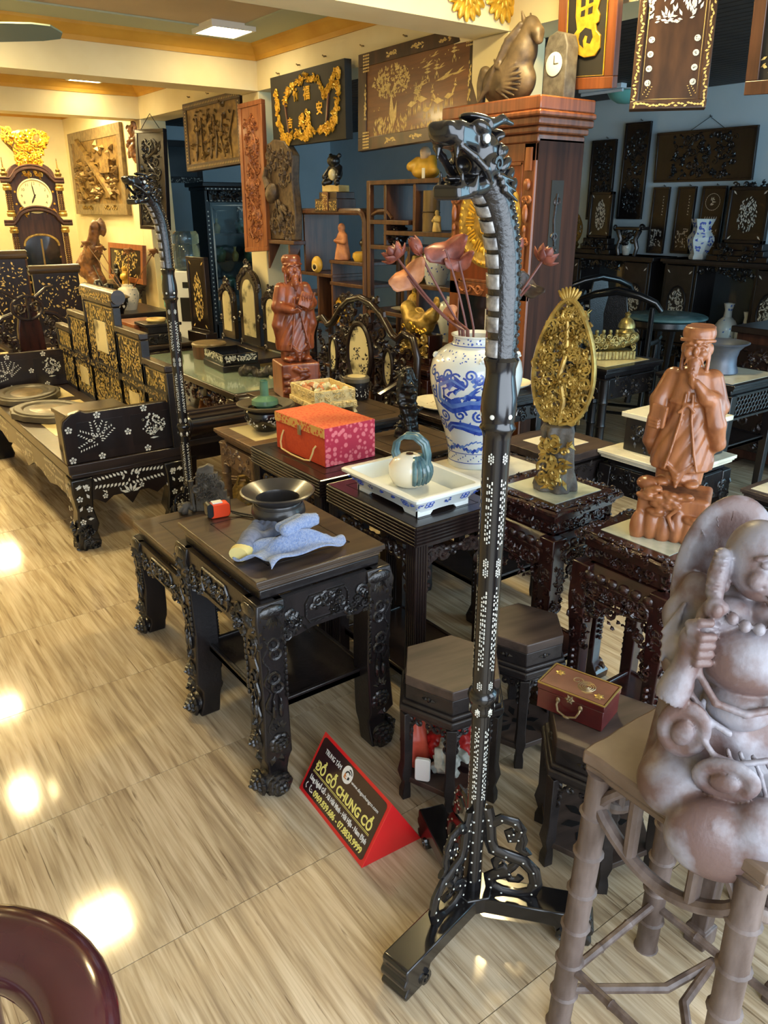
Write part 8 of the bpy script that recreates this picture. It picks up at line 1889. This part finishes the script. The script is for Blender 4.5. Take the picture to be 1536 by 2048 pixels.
for q in range(len(pts) - 1):
 for u in (0, .33, .66): b.ell((pts[q][0] * (1 - u) + pts[q + 1][0] * u, -.034, pts[q][1] * (1 - u) + pts[q + 1][1] * u), (.013, .009, .013), 6, 4)
for (x, z) in ((-.15, 1.53), (.15, 1.53), (-.06, 1.94), (.06, 1.94)): b.carve(x - .05, z - .02, x + .05, z + .04, 3, 12, .006, -.034, .03)
obj('gilt_border', b, 'gold_bright', t)
pts = arch(hw - .10, .48, 1.18, 16); obj('trunk_glass', B().prism(pts, -.026, -.02), 'dark_glass', t); b = B()
for q in range(len(pts)):
 p0, p1 = pts[q - 1], pts[q]
 for u in (0, .2, .4, .6, .8): b.ell((p0[0] * (1 - u) + p1[0] * u, -.034, p0[1] * (1 - u) + p1[1] * u), (.014, .010, .014), 6, 4)
obj('gilt_door_border', b, 'gold', t); obj('pendulum_rod', B().tube([(0, -.03, .72), (0, -.03, 1.25)], .012, 6), 'brass_old', t); obj('pendulum_bob', B().at((0, -.03, .68), rx=R(90)).lathe([(0, 0), (.075, 0), (.07, .01), (0, .014)], 24), 'brass', t)
b = B(); g = random.Random(3)
for q in range(90):
 u = g.uniform(-1, 1); z = 2.03 + .38 * g.random(); w = .12 + .16 * max(0, (z - 2.15) / .25) * (1 if z < 2.36 else .7); b.spiral(u * w, z, .035, 1.2, g.uniform(0, 6.3), g.choice((-1, 1)), .011, -.04 + g.uniform(-.02, .02), n=10); b.leaf(u * w, z, .06, g.uniform(0, 6.3), .5, -.05, .02)
obj('gilt_crown', b, 'gold_bright', t); s = Sculpt((-.3, -.06, 1.98), (.3, .06, 2.46), .012); s.loft([(2.0, .20, .03, 0, 0), (2.08, .13, .03, 0, 0), (2.18, .15, .035, 0, 0), (2.30, .25, .035, 0, 0), (2.38, .21, .03, 0, 0), (2.42, .06, .02, 0, 0)], lambda th, z: .08 * np.sin(7 * th)); s.obj('crown_core', 'gold_dark', t)
for sx in (-1, 1): obj('finial', B().lathe([(.03, 1.93), (.04, 1.96), (.02, 1.98), (.028, 2.0), (.008, 2.02), (.004, 2.12), (0, 2.13)], 12, (sx * (hw + .0), -.04, 0)), 'gold_dark', t)
# -- water dispenser and glass cabinet in the side room
t = thing('water_dispenser', 'white water dispenser with a clear blue bottle and teal cup holder', 'dispenser', (3.46, 8.22, 0), R(-42))
obj('body', B().box(-.17, -.16, .0, .17, .17, .97), 'plastic_white', t, bev=.012); obj('tap_recess', B().box(-.06, -.168, .45, .15, -.155, .70), 'black_plastic', t, bev=.004); obj('control_strip', B().box(-.02, -.168, .80, .12, -.158, .86), 'black_plastic', t, bev=.002); obj('cup_holder', B().box(-.23, -.20, .60, -.155, -.06, .93), 'plastic_teal', t, bev=.008)
obj('water_bottle', B().lathe([(0, .965), (.10, .965), (.14, .99), (.135, 1.02), (.14, 1.05), (.14, 1.22), (.13, 1.235), (.14, 1.25), (.14, 1.33), (.115, 1.365), (0, 1.37)], 28), 'water_blue', t)
t = thing('glass_cabinet', 'black glass-doored cabinet edged with pearl inlay in the side room', 'cabinet', (4.54, 9.25, 0))
W2, Hc = .42, 1.82
f = B()
for x in (-W2, W2): f.box(x - .03, -.2, 0, x + .03, .2, Hc)
f.box(-W2, -.2, Hc - .16, W2, .2, Hc); f.box(-W2, -.2, 0, W2, .2, .25); f.box(-W2, .18, 0, W2, .2, Hc); obj('carcass', f, 'ebony', t, bev=.004)
obj('cornice', B().box(-W2 - .08, -.28, Hc, W2 + .08, .24, Hc + .05).box(-W2 - .04, -.24, Hc - .04, W2 + .04, .22, Hc), 'ebony', t, bev=.008)
for z in (.25, .62, .95, 1.28): obj('shelf_board', B().box(-W2 + .03, -.15, z, W2 - .03, .18, z + .02), 'ebony', t)
obj('mirror_back', B().box(-W2 + .03, .17, .27, W2 - .03, .178, Hc - .16), 'mirror_dark', t); b = B()
for q in range(18): b.dot(-W2 + .05 * q, Hc - .02, .009, -.245); b.dot(-W2 + .05 * q, Hc - .15, .008, -.2015)
for q in range(26): b.dot(-W2, .3 + .05 * q, .010, -.2015); b.dot(W2, .3 + .05 * q, .010, -.2015)
for x0, x1 in ((-.37, .37),):
 for (p, q) in (((x0, 1.62), (x1, 1.62)), ((x0, 1.62), (x0, .40)), ((x1, 1.62), (x1, .40)), ((x0 + .05, 1.56), (x0 + .2, 1.56)), ((x1 - .05, 1.56), (x1 - .2, 1.56)), ((x0 + .05, 1.56), (x0 + .05, 1.42))): b.chip((p[0] + q[0]) / 2, (p[1] + q[1]) / 2, math.hypot(q[0] - p[0], q[1] - p[1]), math.atan2(q[1] - p[1], q[0] - p[0]), .02, -.206)
for q in range(10): b.chip(random.Random(q).uniform(-.05, .05), 1.58 + random.Random(q + 3).uniform(-.03, .03), .04, q, .4, -.206)
inl(t, b, 'pearl'); obj('glass_door', B().box(-W2 + .03, -.20, .26, W2 - .03, -.194, Hc - .17), 'glass', t); obj('frieze_carving', B().carve(-.38, 1.69, .38, 1.80, 4, 50, .008, -.202, .04), 'ebony_carved', t)
for k, (x, z) in enumerate(((-.2, .97), (.0, .97), (.2, .97), (-.22, 1.30), (.1, 1.30), (.25, .64), (-.1, .64))): bw_vase('small pale ornament jar behind the glass of the black cabinet', (4.54 + x, 9.27, z + .001), .17, BOT if k % 2 else JAR, k, 'gold', 'jars in the glass cabinet', 'amber_pale' if k % 2 else 'glaze_green', 10, 'ornament_jar')
t = panel('framed_mirror', 'dark mirror with a pearl-inlaid frame above the glass cabinet', (4.65, 11.40, 2.2), 1.0, .55, 0, 0, 0, .08, .04, 'ebony', 'mirror_dark', 'mirror'); inl(t, B().field(-.48, -.27, .48, -.21, 80, .03, 3, -.0128), 'pearl')
# == things of the cool side room
# brass dragon boat
t = thing('dragon_boat', 'brass dragon boat ornament with a domed pavilion on a marble table', 'ornament', (3.86, 2.95, .752), R(-30))
s = Sculpt((-.24, -.09, .0), (.20, .09, .30), .0045)
for q in range(9): u = q / 8; s.ell((-.13 + .28 * u, 0, .085 + .035 * (2 * u - 1) ** 2), (.035, .055 - .02 * abs(2 * u - 1), .035), None, .015)
s.path([(-.12, 0, .10), (-.17, 0, .16), (-.19, 0, .22), (-.165, 0, .25)], [.035, .032, .03, .026], .012); s.path([(-.165, 0, .25), (-.20, 0, .235), (-.225, 0, .24)], [.026, .022, .014], .008)
for d in (-1, 1): s.cap((-.155, d * .015, .265), (-.13, d * .02, .29), .008, .003, .004)
s.obj('hull', 'boat_gold', t); obj('wave_base', B().box(-.15, -.06, 0, .15, .06, .05), 'boat_gold', t, bev=.004)
b = B()
for q in range(14):
 for d in (-1, 1): b.cbox((-.14 + .0215 * q, d * .062, .026), (.012, .008, .044))
for q in range(30): g = random.Random(q); b.spiral(g.uniform(-.13, .14), g.uniform(.07, .14), .016, 1.2, g.uniform(0, 6), 1, .004, -.056)
obj('relief', b, 'boat_gold', t); obj('pavilion', B().lathe([(.045, .11), (.05, .12), (.05, .15), (.055, .155), (.04, .175), (.05, .18), (.048, .20), (.036, .225), (.014, .24), (.014, .25), (.02, .26), (0, .275)], 14, (.10, 0, 0)), 'boat_gold', t)
for q in range(4): obj('sailor', B().lathe([(0, .1), (.018, .1), (.014, .14), (.008, .145), (.012, .155), (.009, .168), (0, .17)], 8, (-.08 + .042 * q, 0, 0)), 'boat_gold', t)
obj('flared_pot', B().lathe([(0, 0), (.085, 0), (.092, .006), (.09, .02), (.078, .05), (.076, .09), (.085, .13), (.108, .155), (.132, .168), (.134, .173), (.126, .176), (.10, .165), (.07, .12), (.066, .05), (0, .03)], 36), 'pot_grey', None, loc=(4.15, 2.38, .7225), label='grey flared metal pot on the marble-topped lattice table', cat='pot')
obj('plate', B().lathe([(0, 0), (.07, 0), (.13, .03), (.135, .036), (.07, .014), (0, .012)], 30), 'ceramic_cream', None, loc=(2.70, 2.66, .60 + .17), label='cream plate with green leaves standing beside the vase', cat='plate')
side_table('black plain stand under the cream leaf plate beside the vase', 2.56, 2.50, 2.84, 2.80 - .012, .77, topm='ebony', ap='carved', ah=.07, lw=.04, seed=71)
# long cabinets along the wall, doors inlaid, niches with vases
def wall_cabinet(label, y0, y1, h, seed, m='ebony'):
 t = thing('long_cabinet', label, 'cabinet', (7.18, (y0 + y1) / 2, 0), R(-90)); w = (y1 - y0) / 2     # local: front -y
 f = B(); f.box(-w, -.19, h - .05, w, .19, h); f.box(-w + .02, .16, .08, w - .02, .18, h - .05); f.box(-w + .02, -.17, .30, w - .02, .17, .33)
 for x in (-w + .02, w - .05, -w * .45 - .015, w * .45 - .015): f.box(x, -.17, .30, x + .03, .17, h - .05)
 obj('carcass', f, m, t, bev=.004); obj('top_edge', B().box(-w - .02, -.205, h - .035, w + .02, .20, h), 'dusty_dark', t, bev=.004)
 for (x0, x1) in ((-w + .05, -w * .45 - .02), (w * .45 + .02, w - .05)):
  d = obj('door', B().box(x0, -.178, .34, x1, -.16, h - .06), 'dusty_dark', t, bev=.003); cx = (x0 + x1) / 2; cz = (.34 + h - .06) / 2; rx = (x1 - x0) * .34; b = B(); n = 20
  o = B().tube([(cx + rx * math.cos(2 * PI * q / n), -.18, cz + rx * 1.7 * math.sin(2 * PI * q / n)) for q in range(n)], .008, 6, close=True); obj('oval_moulding', o, m, d); g = random.Random(seed + int(x0 * 10))
  for q in range(90): a = g.uniform(0, 6.3); r = math.sqrt(g.random()) * .85; b.chip(cx + rx * r * math.cos(a), cz + rx * 1.6 * r * math.sin(a), .035, g.uniform(0, 3), .4, -.1795)
  for sx in (-1, 1):
   for sz in (-1, 1): b.chip(cx + sx * (x1 - x0) * .4, cz + sz * (h - .4) * .42, .05, sx * sz * .8, .3, -.1795)
  q = obj('pearl_inlay', b, 'pearl', d, smooth=False); q['kind'] = 'stuff'
 c = B().carve(-w * .43, h - .14, w * .43, h - .06, seed, 36, .008, -.165, .035); c.carve(-w * .95, .20, w * .95, .30, seed + 1, 60, .008, -.165, .035); obj('carving', c, 'ebony_carved', t)
 for sx in (-1, 1):
  for y in (-.14, .14): obj('leg', B().rect_sweep([(sx * (w - .06), y, 0), (sx * (w - .06), y, .06), (sx * (w - .06), y, .30)], [.04, .03, .038]), m, t, bev=.004)
 obj('niche_back', B().box(-w * .44, .15, .33, w * .44, .158, h - .06), 'mirror_dark', t)
 return t
wall_cabinet('long black cabinet with pearl-inlaid doors under the hexagonal vase', 3.46, 4.80, 1.13, 3); wall_cabinet('long black cabinet with pearl-inlaid doors under the openwork console', 4.92, 6.20, 1.13, 9)
for (y, lb) in ((4.10, 'pale blue bottle vase in the niche under the hexagonal vase'), (3.90, 'second pale blue bottle vase in the niche near the pearl tablet'), (5.72, 'pale blue bottle vase in the niche under the inlaid tablet'), (5.50, 'smaller pale blue bottle vase in the niche under the openwork console')): bw_vase(lb, (7.12, y, .331), .42 if 'second' not in lb else .36, BOT, int(y * 7), 'cobalt_pale', None, 'ceramic_white', 30)
t = thing('gilded_leaf', 'small gilded leaf-shaped carving on the long black cabinet', 'carving', (7.12, 6.04, 1.131), R(-90)); b = B(); pts = [(.085 * math.sin(PI * min(1, .04 + .96 * i / 14)) ** .7 * (1 - .3 * (i / 14) ** 3), 0, .11 + .29 * i / 14) for i in range(15)]; pts += [(-p[0], 0, p[2]) for p in reversed(pts)]; b.tube(pts, .010, 6); g = random.Random(5)
for q in range(70): v = g.uniform(.05, .92); b.spiral(g.uniform(-.8, .8) * .085 * math.sin(PI * v) ** .7, .11 + .29 * v, .018, 1.1, g.uniform(0, 6), 1, .006, -.004, n=8)
obj('openwork', b, 'gold_dark', t); obj('foot', B().lathe([(0, 0), (.06, 0), (.05, .03), (.03, .05), (.05, .08), (.03, .11), (0, .115)], 14), 'gold_dark', t)
def tablet(label, y, w, h, seed):
 t = thing('inlaid_tablet', label, 'tablet', (7.10, y, 1.131), R(-90)); obj('stepped_base', B().box(-w * .75, -.09, 0, w * .75, .09, .05).box(-w * .62, -.075, .05, w * .62, .075, .10).box(-w * .55, -.06, .10, w * .55, .06, .16), 'ebony', t, bev=.005); obj('base_carving', B().carve(-w * .5, .02, w * .5, .14, seed, 24, .007, -.092, .03), 'ebony_carved', t)
 f = B(); z0, z1 = .16, h
 for (a, b_, c, d) in ((-w / 2, z0, -w / 2 + .03, z1), (w / 2 - .03, z0, w / 2, z1), (-w / 2, z1 - .03, w / 2, z1), (-w / 2, z0, w / 2, z0 + .03)): f.box(a, -.03, b_, c, .02, d)
 obj('frame', f, 'ebony', t, bev=.004); obj('board', B().box(-w / 2 + .02, -.015, z0 + .02, w / 2 - .02, .01, z1 - .02), 'inlay_dark', t); obj('crest', B().carve(-w * .4, z1, w * .4, z1 + .03, seed + 2, 14, .008, -.01, .03), 'ebony_carved', t); b = B(); g = random.Random(seed)
 for q in range(110): a = g.uniform(0, 6.3); r = math.sqrt(g.random()); b.chip(w * .22 * r * math.cos(a), (z0 + z1) / 2 + (z1 - z0) * .32 * r * math.sin(a), .03, R(90) + g.uniform(-.8, .8), .4, -.0165)
 for sx in (-1, 1):
  for sz in (-1, 1): b.chip(sx * w * .36, (z0 + z1) / 2 + sz * (z1 - z0) * .40, .05, sx * sz * .8, .3, -.0165)
 inl(t, b, 'pearl')
tablet('pearl-inlaid black tablet on a stepped base beside the gilded leaf', 5.70, .30, .62, 3); tablet('large pearl-inlaid black tablet on a stepped base beside the hexagonal vase', 4.05, .40, .64, 8)
t = thing('openwork_console', 'low black openwork stand with curling feet on the long cabinet', 'stand', (7.10, 5.28, 1.131), R(-90)); obj('top', B().box(-.15, -.09, .25, .15, .09, .28), 'ebony', t, bev=.005); b = B()
for d in (-1, 1): b.tube([(d * .13, -.06, .25), (d * .09, -.06, .16), (d * .12, -.06, .08), (d * .10, -.06, 0)], [.03, .025, .022, .02], 8); b.spiral(d * .16, .275, .035, 1.3, 0, d, .010, -.07)
b.carve(-.10, .12, .10, .24, 4, 24, .009, -.06, .035); obj('scroll_legs', b, 'ebony_carved', t); bw_vase('small pale vase standing under the openwork console', (7.14, 5.36, 1.131), .20, BOT, 4, 'pearl', None, 'pearl', 10)
t = thing('hexagonal_vase', 'hexagonal blue and white vase standing on the long black cabinet', 'vase', (7.12, 4.50, 1.131)); obj('body', B().lathe([(0, 0), (.085, 0), (.09, .02), (.075, .05), (.10, .10), (.125, .17), (.12, .20), (.085, .25), (.08, .29), (.105, .35), (.11, .365), (.09, .365), (.07, .29), (0, .27)], 6), 'ceramic_white', t, ang=20); b = B(); g = random.Random(7)
for k in range(6):
 for q in range(24): a = R(30 + 60 * k); z = g.choice((.08, .11, .14, .17, .20, .24, .27, .30, .33, .35)) + g.uniform(-.01, .01); r = float(np.interp(z, [0, .02, .05, .10, .17, .20, .25, .29, .35, .365], [.085, .09, .075, .10, .125, .12, .085, .08, .105, .11])) * math.cos(PI / 6) + .003; b.m = Matrix.Rotation(a + PI / 2, 4, 'Z') @ Matrix.Translation((0, -r, 0)); b.chip(g.uniform(-.35, .35) * r, z, .035, g.uniform(0, 3), .5)
b.m = None; inl(t, b, 'cobalt', 'painted_motif')
# chairs, stone-topped tables
def black_chair(label, loc, rz, style=0):
 t = thing('black_chair', label, 'chair', loc, rz); m = 'ebony_gloss'
 obj('seat', B().box(-.26, -.25, .44, .26, .23, .475), m, t, bev=.008)
 for sx in (-1, 1):
  obj('leg', B().tube([(sx * .23, -.22, 0), (sx * .235, -.22, .44), (sx * .24, -.215, .66)], .019, 10), m, t); obj('leg', B().tube([(sx * .23, .20, 0), (sx * .235, .21, .5), (sx * .24, .24, .95)], .019, 10), m, t)
 for (p, q) in (((-.23, -.22, .14), (.23, -.22, .14)), ((-.23, .2, .18), (.23, .2, .18)), ((-.23, -.22, .18), (-.23, .2, .18)), ((.23, -.22, .18), (.23, .2, .18))): obj('stretcher', B().tube([p, q], .012, 8), m, t)
 if style == 0:
  obj('crest_rail', B().tube([(-.30, .24, .93), (-.26, .255, .985), (-.15, .27, 1.03), (0, .275, 1.06), (.15, .27, 1.03), (.26, .255, .985), (.30, .24, .93)], [.018, .022, .026, .03, .026, .022, .018], 10), m, t); obj('splat', B().prism([(-.09, .475), (.09, .475), (.07, .7), (.085, .9), (.06, 1.04), (-.06, 1.04), (-.085, .9), (-.07, .7)], .24, .262), 'ebony_carved', t, bev=.004)
 else:
  obj('crest_rail', B().tube([(-.32, .22, .92), (-.22, .25, .98), (-.08, .26, .965), (0, .262, .99), (.08, .26, .965), (.22, .25, .98), (.32, .22, .92)], .024, 10), m, t); n = 24; o = obj('oval_frame', B().tube([(.14 * math.cos(2 * PI * q / n), .25, .73 + .18 * math.sin(2 * PI * q / n)) for q in range(n)], .02, 8, close=True), m, t); obj('stone_oval', B().prism([(.13 * math.cos(2 * PI * q / n), .73 + .17 * math.sin(2 * PI * q / n)) for q in range(n)], .245, .26), 'marble', o); obj('back_carving', B().carve(-.22, .50, .22, .95, 4, 40, .010, .25, .05), 'ebony_carved', t)
 for sx in (-1, 1): obj('arm', B().tube([(sx * .24, .23, .70), (sx * .27, .05, .69), (sx * .275, -.12, .70), (sx * .25, -.22, .67)], [.017, .018, .02, .018], 8), m, t)
 return t
black_chair('glossy black chair with an arched crest and solid splat', (4.85, 3.62, 0), R(118), 0); black_chair('glossy black chair with a yoke crest and stone oval back beside the brass boat table', (4.66, 3.95 + .25, 0), R(-150), 1)
black_chair('black carved oval-back chair near the long cabinet', (6.2, 5.15, 0), R(30), 1); black_chair('black chair with an arched crest near the hexagonal vase cabinet', (5.55, 2.55 - .1, 0), R(-70), 0); black_chair('black oval-back chair standing behind the carved red-brown cabinet', (6.35, 3.05, 0), R(-100), 1)
black_chair('black arched-crest chair in front of the openwork console', (5.60, 4.55, 0), R(150), 0)
t = thing('round_table', 'round table with a teal stone top in the side room', 'table', (5.86, 3.92, 0)); obj('stone_top', B().lathe([(0, .72), (.30, .72), (.33, .735), (.33, .75), (.31, .76), (0, .76)], 36), 'stone_teal', t); obj('rim', B().lathe([(.30, .66), (.32, .68), (.315, .72), (.28, .72)], 36, cap=False), 'ebony', t)
for q in range(4): a = R(45 + 90 * q); obj('leg', B().tube([(.24 * math.cos(a), .24 * math.sin(a), 0), (.20 * math.cos(a), .20 * math.sin(a), .3), (.27 * math.cos(a), .27 * math.sin(a), .68)], [.03, .022, .035], 8), 'ebony', t)
side_table('low black table with a teal stone top in the side room', 5.02, 2.80, 5.55, 3.20, .50, topm='stone_teal', ap='carved', seed=81)
t = thing('carved_cabinet', 'red-brown low cabinet with carved door panels by the lattice table', 'cabinet', (5.0, 2.32, 0), R(-90)); obj('carcass', B().box(-.35, -.22, .06, .35, .22, .86), 'cherry_dark', t, bev=.006); obj('top', B().box(-.38, -.25, .86, .38, .25, .90), 'rosewood', t, bev=.006)
for k in range(2): d = obj('door', B().box(-.31 + .32 * k, -.232, .12, -.01 + .32 * k, -.218, .80), 'rosewood', t, bev=.004); obj('carving', B().carve(-.28 + .32 * k, .16, -.04 + .32 * k, .76, k + 3, 60, .009, -.234, .045), 'rosewood_carved', d)
for x in (-.34, .26): obj('foot', B().box(x, -.21, 0, x + .08, .21, .06), 'cherry_dark', t)
# carved ornament, inlay and beading too fine to pick apart stays joined
for o in bpy.data.objects:
 if o.parent and o.name.split('.')[0] in ('carving', 'openwork_apron', 'relief', 'gilt_relief', 'gilt_scrollwork', 'openwork_vines', 'back_scrolls', 'fluting', 'character_cut', 'bird_relief', 'peacock_relief', 'crest_carving', 'scales', 'dial_relief', 'gilt_crown', 'gilt_border', 'gilt_door_border', 'carved_rim', 'lower_motif', 'openwork', 'base_carving', 'frieze_carving', 'gilt_waves', 'gilt_capital', 'oval_moulding'): o['kind'] = 'stuff'
